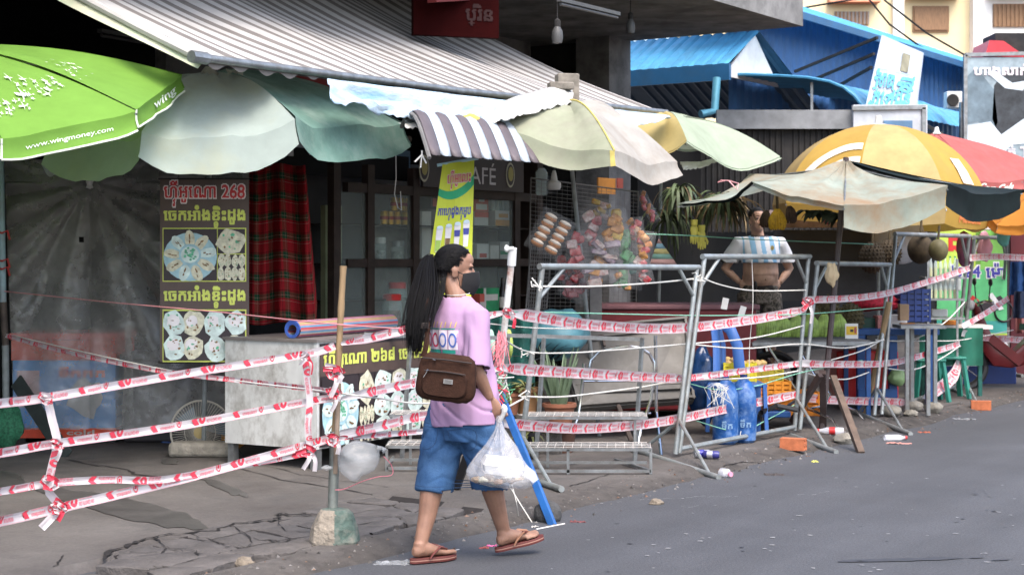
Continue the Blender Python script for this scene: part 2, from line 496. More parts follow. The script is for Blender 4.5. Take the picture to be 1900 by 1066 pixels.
crackline([(640, 945), (700, 940), (770, 950)], .014); crackline([(690, 990), (720, 975), (770, 968)], .011)
crackline([(1340, 860), (1390, 848), (1440, 850)], .012); crackline([(1650, 780), (1700, 765), (1780, 748)], .01)
def stain(pts, mat=2, lift=.004):
    mb.cur = mat
    P = []
    n = len(pts)
    for i in range(n):
        a, b = pts[i], pts[(i + 1) % n]
        for k in range(5):
            u = k / 5; P.append(gz(a[0] + (b[0] - a[0]) * u + rng.uniform(-4, 4), a[1] + (b[1] - a[1]) * u + rng.uniform(-2, 2), lift))
    mb.poly(P); mb.cur = 0
stain([(50, 905), (110, 907), (200, 918), (300, 940), (350, 955), (392, 984), (310, 978), (215, 958), (120, 930)])
stain([(-20, 870), (30, 880), (50, 892), (38, 905), (-20, 905)]); stain([(368, 886), (400, 890), (440, 905), (462, 922), (430, 917), (395, 900)])
stain([(300, 852), (330, 852), (330, 862), (302, 860)])
one('pavement', None, None, mb, [M_pave, M_crack, M_wet], kind='structure')

# broken-up strip of old paving: separate loose slabs, one countless mass of rubble-like pieces
mb = MB(); rng = random.Random(11)
cols, rows = 9, 3
pt = {}
for i in range(cols + 1):
    for j in range(rows + 1):
        pt[i, j] = (-2.85 + 2.5 * i / cols + rng.uniform(-.10, .10), .3 + .78 * j / rows + rng.uniform(-.075, .075) + .06 * (i / cols))
for i in range(cols):
    for j in range(rows):
        q = [pt[i, j], pt[i + 1, j], pt[i + 1, j + 1], pt[i, j + 1]]
        cs, ct = sum(a for a, b in q) / 4, sum(b for a, b in q) / 4
        if not in_break(cs, ct): continue
        sh = rng.uniform(.91, .95) if rng.random() < .4 else rng.uniform(.955, .985); zt = PZ + rng.uniform(-.012, .001); tx, ty = rng.uniform(-.025, .025), rng.uniform(-.025, .025)
        poly = []
        for k in range(4):
            a, b = q[k], q[(k + 1) % 4]
            for e in range(5):
                u = e / 5; s_, t_ = a[0] + (b[0] - a[0]) * u + rng.uniform(-.013, .013), a[1] + (b[1] - a[1]) * u + rng.uniform(-.013, .013)
                poly.append((cs + (s_ - cs) * sh, ct + (t_ - ct) * sh))
        n = len(poly)
        top = [ST(s_, t_, zt + (s_ - cs) * tx + (t_ - ct) * ty - .003 * rng.random()) for s_, t_ in poly]
        inn = [ST(cs + (s_ - cs) * .88, ct + (t_ - ct) * .88, zt + (s_ - cs) * tx + (t_ - ct) * ty + .006) for s_, t_ in poly]
        bot = [p - V((0, 0, .05)) for p in top]
        o = len(mb.v); mb.add(bot + top + inn, [])
        for k in range(n):
            r = (k + 1) % n
            mb.f.append((o + k, o + r, o + n + r, o + n + k)); mb.m.append(0)
            mb.f.append((o + n + k, o + n + r, o + 2 * n + r, o + 2 * n + k)); mb.m.append(0)
        mb.f.append(tuple(o + 2 * n + k for k in range(n))); mb.m.append(0)
mb.cur = 1
def fcrack(pts, w):
    q = []
    for a, b in zip(pts[:-1], pts[1:]):
        for i in range(5): u = i / 5; q.append(G(a[0] + (b[0] - a[0]) * u + rng.uniform(-3, 3), a[1] + (b[1] - a[1]) * u + rng.uniform(-2, 2), PZ + .009))
    q.append(G(*pts[-1], PZ + .009)); vs, fs = [], []
    for i, p in enumerate(q):
        d = (q[min(i + 1, len(q) - 1)] - q[max(0, i - 1)]).cross(Z).normalized(); vs += [p - d * w * rng.choice([.1, .4, .8, 1.7]), p + d * w * rng.choice([.1, .5, .9, 1.6])]
        if i: fs.append((2 * i - 2, 2 * i - 1, 2 * i + 1, 2 * i))
    mb.add(vs, fs)
fcrack([(190, 1038), (203, 1022), (240, 1010), (247, 1003), (290, 993), (335, 988), (400, 981), (432, 972), (470, 967), (512, 960), (522, 951), (565, 953), (602, 951)], .013)
for c_ in ([(288, 994), (308, 1014), (300, 1024), (240, 1022)], [(352, 988), (398, 1004), (424, 1012)], [(432, 974), (468, 998), (462, 1012), (418, 1014)], [(515, 960), (528, 984), (578, 986)], [(308, 1014), (360, 1020), (366, 1028)], [(468, 998), (520, 1003), (570, 996)]): fcrack(c_, .0055)
mb.cur = 0
one('pavement_rubble', None, None, mb, [M_slab, M_crack], kind='structure')

# ================================================================ BUILDINGS
M_dark = M('dark_wall', (.022, .021, .021), rough=.9, var=.3, scale=2, dirt=(.05, .045, .04), damt=.5)  # near-black wall colour with paler mottling
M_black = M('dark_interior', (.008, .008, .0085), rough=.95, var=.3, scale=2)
M_grey = M('grey_plaster', (.17, .165, .16), rough=.9, var=.25, scale=2, dirt=(.05, .048, .046), damt=.8, dscale=2.2)
M_slabc = M('stained_concrete', (.2, .2, .195), rough=.9, var=.25, scale=2.2, dirt=(.06, .06, .06), damt=.8, dscale=2.5)
M_red = M('red_paint', (.3, .03, .028), rough=.55, var=.15)
M_white = M('white_paint', (.62, .62, .6), rough=.55, var=.08, dirt=(.35, .33, .3), damt=.4)
M_steel = M('galvanised_steel', (.25, .265, .27), rough=.42, var=.22, scale=14, metal=.65, dirt=(.17, .15, .13), damt=.55, dscale=9)
M_rustst = M('rusty_steel', (.085, .065, .055), rough=.7, var=.3, scale=12, metal=.3)

pw = MB(); pw.sbox(-14, 10.3, 9.0, 9.2, 0, 4.35)                      # rear wall
fl = MB(); fl.sbox(-14, 10.35, 3.0, 9.2, 4.35, 4.95)                   # projecting slab
sw = MB(); sw.sbox(-6.2, -6.0, 4.6, 9.0, 0, 4.35); 
sw2 = MB(); sw2.sbox(10.1, 10.3, 5.9, 9.0, 0, 4.35)
c1 = MB(); c1.sbox(9.75, 10.3, 5.4, 5.9, 0, 4.35)
uw = MB(); uw.sbox(3.2, 6.0, 6.6, 6.75, 2.6, 4.35); uw.sbox(8.1, 9.75, 6.6, 6.75, 2.6, 4.35); uw.sbox(6.0, 8.1, 6.6, 6.75, 4.0, 4.35)
dr = MB(); dr.sbox(8.5, 9.2, 6.52, 6.58, 2.5, 3.72)
dp = MB(); dp.sbox(8.56, 8.8, 6.48, 6.515, 2.9, 3.3)
bm = MB(); bm.sbox(-14, 10.2, 6.4, 6.75, 2.35, 2.6)
thing('concrete_shophouse', 'dark concrete shophouse with a jutting flat slab above the striped awning', 'building',
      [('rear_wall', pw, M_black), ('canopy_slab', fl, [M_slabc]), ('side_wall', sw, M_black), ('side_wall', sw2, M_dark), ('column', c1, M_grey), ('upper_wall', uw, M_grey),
       ('door', dr, M_dark, {'sub': [('pane', dp, M('dusty_pane', (.3, .31, .33), rough=.2))]}), ('beam', bm, M_dark)])
# red shop sign high on the wall
mb = MB(); mb.box(W(845, 5, 14.6), (.8, .08, .62), R(18))
fn = sheet(W(845, 5, 14.6) + Matrix.Rotation(R(18), 3, 'Z') @ V((-.4, -.045, -.31)), Matrix.Rotation(R(18), 3, 'Z') @ V((1, 0, 0)), Z, .003)
text(mb, 'ប្រិន', fn, .48, .1, .26, .2, 1)
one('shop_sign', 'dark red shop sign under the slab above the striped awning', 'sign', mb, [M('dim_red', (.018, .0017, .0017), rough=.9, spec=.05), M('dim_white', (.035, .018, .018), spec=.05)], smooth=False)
mb = MB(); mb.bar(W(800, -12, 14.2), W(1175, -30, 17.2), .1, .16)
one('red_beam', 'dark red beam running under the concrete slab', 'beam', mb, [M('dark_red_beam', (.12, .014, .014))], smooth=False)
M_bulb = M('dimmed_bulb', (.07, .07, .07), rough=.5)  # white of bulbs and tubes darkened to stand for shade under the roof
def bulb(px, py, Y, r, label):
    c = W(px, py, Y); g = MB(); g.lathe(c, [(.002, -.16), (r * .8, -.15), (r, -.1), (r * .9, -.04), (r * .5, 0)], 12)
    s = MB(); s.lathe(c, [(r * .55, .002), (r * .55, .06), (.01, .08)], 10); w = MB(); w.tube([c + V((0, 0, .08)), V((c.x, c.y, 4.34))], .005, 5)
    thing('hanging_bulb', label, 'light bulb', [('bulb', g, M_bulb), ('socket', s, M_dark), ('wire', w, M_dark)], 'unlit bulbs hanging under the roof')
bulb(1034, 50, 15.2, .055, 'unlit white bulb hanging under the slab, nearest the striped awning')
bulb(1170, 36, 17.5, .05, 'unlit white bulb hanging under the slab beside the concrete column')
def fluoro(px0, py0, px1, py1, Y0, Y1, label):
    a, b = W(px0, py0, Y0), W(px1, py1, Y1); d = (b - a).normalized()
    g = MB(); g.tube([a, b], .016, 8); h = MB(); h.bar(a + V((0, 0, .04)) - d * .03, b + V((0, 0, .04)) + d * .03, .05, .035)
    thing('tube_light', label, 'tube light', [('tube', g, M_bulb), ('housing', h, M_bulb)])
fluoro(188, 66, 272, 80, 14.5, 15.2, 'dim unlit fluorescent tube in the dark left of the striped awning')
fluoro(1040, 8, 1145, 33, 15.2, 16.4, 'unlit fluorescent tube fixed under the concrete slab')

# ---- blue metal building
def corrug(name, col, metal=.1, rough=.45, **k): return M(name, col, rough=rough, var=.12, scale=3, dirt=(.06, .09, .12), damt=.3, dscale=4, metal=metal, **k)
M_blue = corrug('blue_sheet_metal', (.055, .16, .36)); M_bluel = corrug('light_blue_roof', (.07, .28, .47)); M_blued = corrug('blue_fascia', (.02, .10, .22))
M_bgrey = corrug('translucent_roof_panel', (.10, .15, .2))
def corrsheet(mb, p00, p10, p01, n=40, amp=.018):
    """corrugated sheet; ribs run from p00 to p01, spaced along p00->p10"""
    p00, p10, p01 = V(p00), V(p10), V(p01); nn = (p10 - p00).cross(p01 - p00).normalized()
    def f(u, v): 
        k = (u * n) % 1.0
        return p00 + (p10 - p00) * u + (p01 - p00) * v + nn * amp * (1 if k < .22 else 0)
    m = n * 4
    mb.grid(lambda u, v: f(min(u, .99999), v), m, 1)
roof = MB(); e0, e1 = ST(11.4, 4.55, 4.11), ST(11.4, 8.5, 4.11); r0, r1 = ST(12.4, 4.55, 4.67), ST(12.4, 8.5, 4.67)
corrsheet(roof, e0, e1, r0, 22, .02)
roof2 = MB(); g0, g1 = ST(14.6, 4.55, 3.7), ST(14.6, 8.5, 3.7); corrsheet(roof2, r0, r1, g0, 22, .02)
fas = MB(); fas.sbox(11.36, 11.42, 4.5, 8.6, 3.88, 4.1)
gab = MB(); gab.extr([ST(11.45, 4.62, 3.95), ST(12.4, 4.62, 4.62), ST(13.2, 4.62, 3.95)], N * .03)
pipe = MB(); pipe.tube([W(1330, 145, 21.4), W(1326, 206, 21.3), W(1300, 212, 21.2)], .055, 10)
can = MB(); prof = [(4.9, 4.02), (4.5, 4.0), (4.0, 3.95), (3.6, 3.9), (3.3, 3.83), (3.1, 3.74), (2.95, 3.62), (2.84, 3.48)]
for k in range(len(prof) - 1):
    corrsheet(can, ST(11.9, *prof[k]), ST(15.8, *prof[k]), ST(11.9, *prof[k + 1]), 16, .012)
canr = MB(); canr.tube([ST(11.88, *p) for p in prof], .022, 6)
can2 = MB(); off = 4.1
for k in range(len(prof) - 1):
    corrsheet(can2, ST(16.0, prof[k][0] + .2, prof[k][1] + .05), ST(22, prof[k][0] + .2, prof[k][1] + .05), ST(16.0, prof[k + 1][0] + .2, prof[k + 1][1] + .05), 16, .012)
can2.tube([ST(15.98, p[0] + .2, p[1] + .05) for p in prof], .03, 6)
wall = MB(); corrsheet(wall, ST(12.3, 5.0, 3.0), ST(30, 5.0, 3.0), ST(12.3, 5.0, 5.2), 70, .03)
eave = MB(); corrsheet(eave, ST(11.5, 4.3, 4.97), ST(32, 4.3, 4.97), ST(11.5, 6.5, 5.9), 70, .03)
edge = MB(); edge.sbox(11.5, 32, 4.26, 4.3, 4.9, 5.0)
sup0 = MB(); sup0.bar(ST(12, 3.0, 3.35), ST(12, 4.9, 3.42), .035); sup0.bar(ST(12, 3.6, 3.38), ST(12, 3.6, 3.85), .035)
sup = MB(); sup.bar(ST(16, 3.2, 3.4), ST(16, 5, 3.45), .06); sup.bar(ST(16, 3.2, 3.4), ST(16, 4.0, 3.85), .05)
lowr = MB(); lowr.sbox(10.4, 30, 5.35, 5.5, 0, 3.2)
thing('blue_metal_building', 'blue corrugated metal building with curved awning roofs beyond the shophouse', 'building',
      [('small_roof', roof, M_bluel, {'smooth': False, 'sub': [('rear_slope', roof2, M_bgrey, {'smooth': False}), ('fascia', fas, M_blued), ('gable', gab, M_white)]}), ('downpipe', pipe, corrug('pale_blue_pipe', (.1, .33, .45))),
       ('awning', can, M_bluel, {'smooth': False, 'sub': [('edge_rim', canr, M_bluel)]}), ('awning', can2, M_bluel, {'smooth': False}), ('wall', wall, M_blue, {'smooth': False}),
       ('main_roof', eave, M_bluel, {'smooth': False, 'sub': [('eave_trim', edge, M_blued)]}), ('support_bracket', sup, M_steel), ('support_bracket', sup0, M_steel), ('lower_wall', lowr, M_black)])
mb = MB()
a, b, c, d = W(1605, 201, 20.5), W(1697, 201, 21.0), W(1710, 97, 21.6), W(1636, 65, 21.1)
mb.extr([a, b, c, d], V((.05, .08, 0)))
def q4(a, b, c, d, lift=.006):
    nn = (b - a).cross(d - a).normalized()
    return lambda x, y: (a * (1 - x) + b * x) * (1 - y) + (d * (1 - x) + c * x) * y + nn * lift
fn = q4(a, b, c, d); rng = random.Random(5)
for k in range(46):
    x, y = rng.uniform(.06, .92), rng.uniform(.03, .52); blob(mb, fn, x, y, rng.uniform(.012, .045), rng.uniform(.012, .05), 1, 7, .45, rng)
text(mb, 'សាខា', fn, .1, .3, .38, .2, 1, 14); text(mb, 'ទី', fn, .6, .25, .3, .25, 1, 14); text(mb, 'ភោជន', fn, .08, .05, .8, .2, 1, 14)
rect(mb, fn, .56, .58, .74, .87, 2); rect(mb, fn, .06, .545, .8, .55, 1)
st = MB()
for y, x0, z0 in ((95, 1475, 133), (125, 1510, 148), (150, 1560, 157)): st.bar(W(x0, z0, 22.4), W(1628 - (y - 95) * .2, y - 25, 21.0), .035)
thing('weathered_signboard', 'tilted white signboard with peeling blue lettering beside the blue wall', 'sign', [('board', mb, [M('faded_white_board', (.38, .43, .49), rough=.6, var=.1, dirt=(.35, .4, .42), damt=.5), M('peeling_blue', (.1, .36, .55), var=.3, scale=20), M('brown_patch', (.2, .19, .13), var=.3)], {'smooth': False}), ('strut', st, M_dark)])
# pale panel cabin under the signboard
pn = MB(); pn.box(W(1650, 320, 20.4), (.93, .12, 1.7)); rim = MB()
for (x0, y0, x1, y1) in ((1581, 201, 1717, 199), (1714, 200, 1714, 430)): rim.bar(W(x0, y0, 20.33), W(x1, y1, 20.33), .05)
win = MB(); win.box(W(1666, 246, 20.33), (.36, .03, .3)); pn2 = MB(); pn2.box(W(1455, 222, 20.5), (1.72, .1, .24))
shut = MB(); corrsheet(shut, W(1300, 430, 20.55), W(1580, 430, 20.55), W(1300, 236, 20.55), 26, .02)
thing('panel_cabin', 'pale panel cabin with a small blue window behind the yellow parasol', 'cabin', [('panel', pn, M('pale_panel', (.42, .45, .48), rough=.5)), ('trim', rim, M_steel), ('window', win, corrug('blue_window', (.09, .19, .32)), {'smooth': False}), ('header_panel', pn2, M('dusty_grey_panel', (.2, .21, .22), var=.2)), ('shutter', shut, M_dark, {'smooth': False})])
mb = MB(); mb.box(W(1768, 186, 23.5), (.22, .2, .24)); vn = MB(); vn.lathe(W(1768, 186, 23.38), [(.09, 0), (.085, .01)], 14, Matrix.Rotation(R(90), 3, 'X'))
thing('air_conditioner', 'small pale outdoor air unit high between signboard and billboard', 'air unit', [('case', mb, M_white, {'bev': .01}), ('fan_grille', vn, M_dark)])

# ---- black-and-white billboard
mb = MB(); o = W(1794, 345, 22.4); wB, hB = 1.25, 1.78
mb.box(o + V((wB / 2, .06, hB / 2)), (wB, .1, hB)); fn = sheet(o + V((0, 0, 0)), V((wB, 0, 0)), V((0, 0, hB)), .004)
f2 = lambda x, y: fn(x, y, .004); f3 = lambda x, y: fn(x, y, .008); f4 = lambda x, y: fn(x, y, .012)
rect(mb, fn, 0, 0, 1, 1, 2)
def P2(pts, mat, f):
    old = mb.cur; mb.cur = mat; mb.poly([f(x, y) for x, y in pts]); mb.cur = old
P2([(0, .48), (.0, .85), (.1, .92), (.3, .75), (.34, .5), (.3, .42), (.12, .5)], 3, f2)          # sleeve and shirt
P2([(.28, .52), (.3, .78), (.42, .9), (.85, .95), (.85, .45), (.6, .42), (.35, .4)], 4, f2)
P2([(.0, .47), (.26, .5), (.38, .4), (.62, .52), (.84, .56), (.98, .46), (.92, .36), (.7, .33), (.5, .32), (.3, .2), (.0, .12)], 5, f3)      # forearm and hand
P2([(.22, .88), (.42, .76), (.62, .74), (.66, .82), (.5, .8), (.3, .9)], 5, f3); P2([(.86, .62), (1, .55), (1, .95), (.9, .85)], 5, f2)
rect(mb, f2, .3, 0, 1, .16, 4); rect(mb, f3, .72, .83, 1, .96, 6)
P2([(.06, .16), (.34, .13), (.34, .02), (.06, 0)], 3, f2)
text(mb, 'ហាងសាក់', f4, .07, .86, .6, .09, 1, 14, .04); text(mb, 'សាក់ Tattoo', f4, .25, .22, .8, .1, 1, 14, .04); text(mb, 'លុប សំរាប', f4, .4, .09, .62, .06, 1, 12, .03); text(mb, 'ទីនេះ', f4, .62, .02, .4, .05, 1, 12, .03)
fr = MB(); fr.bar(W(1791, 345, 22.4), W(1791, 102, 22.4), .05); fr.bar(W(1791, 102, 22.4), W(1965, 98, 22.4), .05); fr.bar(W(1787, 480, 22.5), W(1787, 190, 22.5), .09)
thing('tattoo_billboard', 'black-and-white billboard of a forearm and hands with Tattoo lettering', 'billboard', [('panel', mb, [M_dark, M('pinkish_white', (.66, .6, .62)), M('bill_grey', (.26, .33, .36), var=.3, scale=4), M('bill_mid', (.12, .17, .2), var=.3, scale=5), M('bill_dark', (.035, .042, .048), var=.4, scale=6), M('bill_pale', (.5, .58, .62), var=.2, scale=5), M('bill_brown', (.24, .19, .15))], {'smooth': False}), ('frame', fr, M_steel)])

# ---- far cream apartment block
M_cream = M('cream_wall', (.74, .62, .38), rough=.85, var=.06, scale=.7); M_pale = M('pale_pilaster', (.78, .76, .7), rough=.85, var=.05)
M_brick = M('roof_tile_awning', (.5, .2, .12), rough=.7, var=.2, scale=8); M_brown = M('brown_shutter', (.25, .14, .07), rough=.6, var=.2, stretch=(8, 8, 1))
Y0 = 52.0
wl = MB(); wl.box(V((X(1750, Y0) + 6, Y0 + 4, 7)), (28, 8, 20)); pil = MB(); pil.box(V((X(1880, Y0), Y0 - .15, 7)), (X(1960, Y0) - X(1798, Y0), .6, 20))
pil2 = MB(); pil2.box(V((X(1665, Y0), Y0 - .05, 7)), (.35, .3, 20))
pb = [('wall', wl, M_cream), ('pilaster', pil, M_pale), ('pilaster', pil2, M_pale)]
for (x0, x1, y0, y1, sh) in ((1548, 1612, 22, 46, 0), (1693, 1760, 12, 60, 1), (1842, 1912, 8, 50, 2), (1693, 1760, 142, 190, 1), (1548, 1612, 142, 190, 0), (1842, 1912, 138, 180, 2)):
    yy = Y0 - (.46 if x0 > 1800 else .01)
    w_ = MB(); w_.box(V((X((x0 + x1) / 2, yy), yy, (H(y0, yy) + H(y1, yy)) / 2)), (X(x1, yy) - X(x0, yy), .12, H(y0, yy) - H(y1, yy)))
    g = MB()
    if sh != 1:
        for k in range(9):
            xx = x0 + (x1 - x0) * (k + .5) / 9; g.bar(W(xx, y0, yy - .08), W(xx, y1, yy - .08), .04)
    else: g.box(V((X((x0 + x1) / 2, yy), yy - .08, (H(y0, yy) + H(y1, yy)) / 2)), (X(x1, yy) - X(x0, yy) - .1, .04, H(y0, yy) - H(y1, yy) - .12))
    aw = MB(); a_ = H(y0 - 14, yy); aw.extr([V((X(x0 - 10, yy), yy, a_ + .35)), V((X(x0 - 14, yy), yy - .5, a_)), V((X(x0 - 14, yy), yy, a_))], V((X(x1 + 20, yy) - X(x0 - 10, yy), 0, 0)))
    pb += [('window', w_, M('window_pane', (.3, .25, .22), rough=.3) if sh == 0 else M_brown, {'sub': [('grille', g, M_brown), ('tiled_hood', aw, M_brick)]})]
thing('apartment_building', 'bright cream apartment block with tiled window hoods far behind the market', 'building', pb)
mb = MB(); mb.box(W(1890, 112, 30), (1.1, .8, .9)); rf = MB(); rf.extr([W(1828, 104, 29.5), W(1836, 75, 29.5), W(1862, 76, 29.5), W(1905, 106, 29.5)], V((0, 1, 0)))
thing('red_roof_hut', 'red sheet-metal hut peeking over the billboard', 'hut', [('wall', mb, M_dark), ('roof', rf, M('bright_red_sheet', (.5, .03, .04), rough=.4))])
mb = MB()
for (pts) in ([(1490, 15), (1560, 3), (1620, -6)], [(1610, -4), (1650, 45), (1705, 85), (1775, 122)], [(1640, 0), (1720, 62), (1795, 105)]): 
    P = [W(x, y, 30) for x, y in pts]; mb.tube([P[0].lerp(P[1], .5), *P[1:]] if 0 else P, .018, 5)
one('power_cables', 'dark overhead cables sagging in front of the cream apartment block', 'cables', mb, [M_black])
# ================================================================ AWNINGS AND PARASOLS
def cloth(name, col, trans=.3, **k): return M(name, col, rough=.8, trans=trans, spec=.2, bump=.12, bscale=9, **k)
M_cream_c = cloth('awning_cream', (.45, .44, .425), .12, var=.06, dirt=(.36, .33, .29), damt=.35, dscale=2); M_taupe = cloth('awning_taupe', (.17, .155, .145), .1, var=.1)
M_lime = cloth('lime_cloth', (.18, .36, .06), .35, var=.06); M_limew = M('white_print', (.72, .78, .68), rough=.8); M_piping = M('white_piping', (.6, .64, .55), rough=.7)
M_sage = cloth('faded_sage_cloth', (.35, .41, .375), .25, var=.12, scale=2.2, dirt=(.36, .38, .28), damt=.8, dscale=1.6); M_green = cloth('bleached_green_cloth', (.15, .265, .22), .28, var=.25, scale=2.5, dirt=(.30, .38, .33), damt=.75, dscale=1.7)
M_inshade = cloth('shaded_inner_cloth', (.0035, .009, .0085), .05, var=.3)  # shade of the tan parasol's underside put into a near-black green
M_lemon = cloth('lemon_cloth', (.34, .36, .255), .3, var=.1, dirt=(.30, .27, .23), damt=.5, dscale=1.5); M_lemon2 = cloth('dusty_lemon_cloth', (.42, .40, .36), .3, var=.1, dirt=(.30, .25, .2), damt=.5); M_lemony = cloth('yellow_seam', (.62, .52, .16), .2)
M_mint = cloth('mint_cloth', (.37, .43, .32), .3, var=.08); M_butter = cloth('butter_cloth', (.50, .40, .17), .35, var=.08)
M_yel = cloth('yellow_cloth', (.58, .38, .09), .45, var=.06, dirt=(.55, .36, .12), damt=.5, dscale=2); M_yel2 = cloth('dusty_yellow_cloth', (.46, .34, .15), .25, var=.1); M_wprint = M('cream_print', (.72, .62, .5), rough=.8)
M_redc = cloth('red_cloth', (.42, .12, .11), .3, var=.1, dirt=(.42, .14, .13), damt=.8, dscale=1.5); M_orange = cloth('orange_cloth', (.48, .19, .03), .3, var=.06)
M_tan = cloth('tan_stained_cloth', (.37, .42, .355), .4, var=.12, dirt=(.36, .235, .135), damt=.95, dscale=1.0)
M_pole = M('painted_pole', (.2, .22, .22), rough=.5, var=.2, scale=10); M_wood = M('raw_wood', (.10, .07, .052), rough=.8, var=.3, scale=10, stretch=(1, 1, .1))
M_brownpole = M('brown_pole', (.045, .03, .028), rough=.5, var=.3, scale=8)

def canopy(A, rims, mats, val=.2, sag=.06, bulge=.0, wr=.02, nu=14, nv=12, seed=0, vmats=None, scallop=.35, vout=.02, droop=0, closed=True, val_list=None):
    mb = MB(); n = len(rims); A = V(A)
    C = sum((V(r) for r in rims), V()) / n
    m = n if closed else n - 1
    def pf(i, u, v, lift=0):
        r0, r1 = V(rims[i]), V(rims[(i + 1) % n])
        P = A + (r0.lerp(r1, v) - A) * u
        k = 4 * v * (1 - v)
        P.z += bulge * math.sin(math.pi * min(1, u)) ** 1.0 - sag * k * u * u - droop * u ** 4
        P += (C - P).normalized() * .035 * k * u * (sag > 0)
        w = wr * (1 if u > .02 else 0)
        nn = noise((i * 3.1 + v * 2.2, u * .9 + seed, seed * 1.7)) * w + noise((i * 7 + v * 6, u * 1.6, seed * 2.9)) * w * .5
        P.z += nn + lift
        out = (P - C); out.z = 0
        if out.length > 1e-3: P += out.normalized() * (nn * .5 + lift * .6)
        return P
    def vf(i, v, w, lift=0):
        P = pf(i, 1, v)
        vl = val_list[i] if val_list else val
        L = vl * (1 - scallop + scallop * math.sin(math.pi * v) ** .7)
        out = (P - C); out.z = 0; out = out.normalized() if out.length > 1e-3 else V()
        P = P + V((0, 0, -L * w)) + out * (vout * w + .022 * w * noise((i * 5 + v * 5, w * 2, seed)) + lift - .012 * math.sin(w * 3))
        return P
    for i in range(m):
        mb.cur = mats[i % len(mats)]
        mb.grid(lambda a, b: pf(i, a, b), nu, nv)
        if (val_list[i] if val_list else val) > 0:
            mb.cur = vmats[i % len(vmats)] if vmats else mb.cur
            mb.grid(lambda a, b: vf(i, b, a), 5, nv)
    mb.cur = 0
    return mb, pf, vf
def ribs_of(A, rims):
    g = MB()
    for r in rims: g.tube([V(A) + V((0, 0, -.03)), V(r) + V((0, 0, -.03))], .008, 5)
    return g
def pole(top, bot, r=.018, n=8): g = MB(); g.tube([top, bot], r, n); return g

# ---- big striped awning
fa, fb = T(382, 110, 2.3), T(1232, 209, 2.3)
def aw(u, v):                                           # u from the roller up to the wall, v along the street
    P = fa.lerp(fb, v) + (N * 3.9 + V((0, 0, 1.88))) * u
    e = 0.0
    P.z += -.16 * math.sin(math.pi * u) * (.6 + .4 * math.sin(3.1 * v * math.pi) ** 2) + .03 * noise((v * 6, u * 2, 4)) + .012 * noise((v * 22, u * 3, 9)) 
    P += D * (.10 * noise((v * 3, u * 2.5, 2)) * u)
    return P
rng = random.Random(21); wid = []; tot = 0
while tot < 1: 
    a = rng.choice([.015, .017, .018, .026]); b = rng.choice([.013, .015, .015, .018]); wid += [(a, 0), (b, 1)]; tot += a + b
vv = [0.0, .014, .022, .035]; mm = [0, 0, 0]
for w_, m_ in wid:
    nx = vv[-1] + w_ * .98
    if nx > 1: break
    vv.append(nx); mm.append(m_)
vv.append(1.0); mm.append(0)
mb = MB(); nU = 26
vs = [aw(i / nU, v) for i in range(nU + 1) for v in vv]; mb.add(vs, [])
for i in range(nU):
    for j in range(len(vv) - 1):
        a = i * len(vv) + j
        if j == 1 and i == 3: 
            continue
        mb.f.append((a, a + 1, a + len(vv) + 1, a + len(vv))); mb.m.append(mm[j])
# scalloped hem under the roller and side flap
hem = MB(); hem.grid(lambda a, b: aw(0, .0 + b) + V((0, 0, -.01 - .05 * a * (0.6 + .4 * math.sin(b * 160)))) - N * .02, 2, 300)
rl = MB(); rl.tube([fa - D * .12 - N * .03, fa.lerp(fb, .45) - N * .03 + V((0, 0, -.02)), fb - N * .03], .027, 10); cap = MB(); cap.tube([fa - D * .16 - N * .03, fa - D * .02 - N * .03], .04, 8)
arm = MB(); arm.tube([fa - D * .05, aw(.14, -.005), aw(.55, -.005)], .03, 8)
band = MB(); band.grid(lambda a, b: aw(b * .9, -.012 * a) + V((0, 0, -.07 * a)), 2, 30)
thing('striped_awning', 'large cream and taupe striped fabric awning over the stalls, patched and sagging', 'awning',
      [('canvas', mb, [M_cream_c, M_taupe], {'sub': [('hem', hem, M_taupe)]}), ('roller', rl, M_steel, {'sub': [('end_cap', cap, M_steel)]}), ('side_arm', arm, M_cream_c), ('side_flap', band, cloth('flap_cloth', (.6, .6, .45), .2, dirt=(.3, .5, .3), damt=.5))])

# ---- crumpled blue-and-white tarpaulin under the roller
M_tarpb = M('blue_white_tarp', (.42, .52, .60), rough=.45, var=.18, scale=3, bump=.5, bscale=14, dirt=(.20, .42, .60), damt=.75, dscale=3, stretch=(1, 1, 3)); M_torn = M('torn_white_tarp', (.47, .47, .45), rough=.55, var=.12, bump=.5, bscale=18, dirt=(.3, .28, .24), damt=.5)
def strip(top, bot, nu=50, nv=14, amp=.05, seed=1, frayed=0.02):
    def along(pts, u):
        k = u * (len(pts) - 1); i = min(int(k), len(pts) - 2); return V(pts[i]).lerp(V(pts[i + 1]), k - i)
    def f(u, v):
        P = along(top, u).lerp(along(bot, u), v)
        P += V((.3, -1, .4)) * amp * noise((u * 9, v * 3 + seed, seed)) * min(1, v * 3 + .15) + V((0, 0, 1)) * amp * .6 * noise((u * 22, v * 7, seed + 4)) * v
        if v > .95: P.z += frayed * noise((u * 60, 0, seed))
        return P
    g = MB(); g.grid(f, nu, nv, None); return g
tb = strip([T(607, 146, 2.12), T(700, 158, 2.1), T(800, 170, 2.1), T(900, 182, 2.1), T(1000, 192, 2.1)], [T(614, 182, 1.95), T(700, 208, 2.0), T(780, 226, 1.95), T(850, 222, 1.95), T(960, 228, 1.9)], amp=.07)
tb2 = strip([T(890, 205, 2.2), T(960, 178, 2.0), T(1020, 162, 1.9), T(1062, 163, 1.9)], [T(880, 240, 1.9), T(930, 224, 1.8), T(1000, 206, 1.7), T(1063, 190, 1.7)], 36, 12, .05, 5)
tb3 = strip([T(1068, 196, 2.15), T(1150, 204, 2.1), T(1240, 214, 2.05)], [T(1085, 216, 1.85), T(1160, 240, 1.8), T(1245, 218, 1.9)], 30, 10, .05, 8)
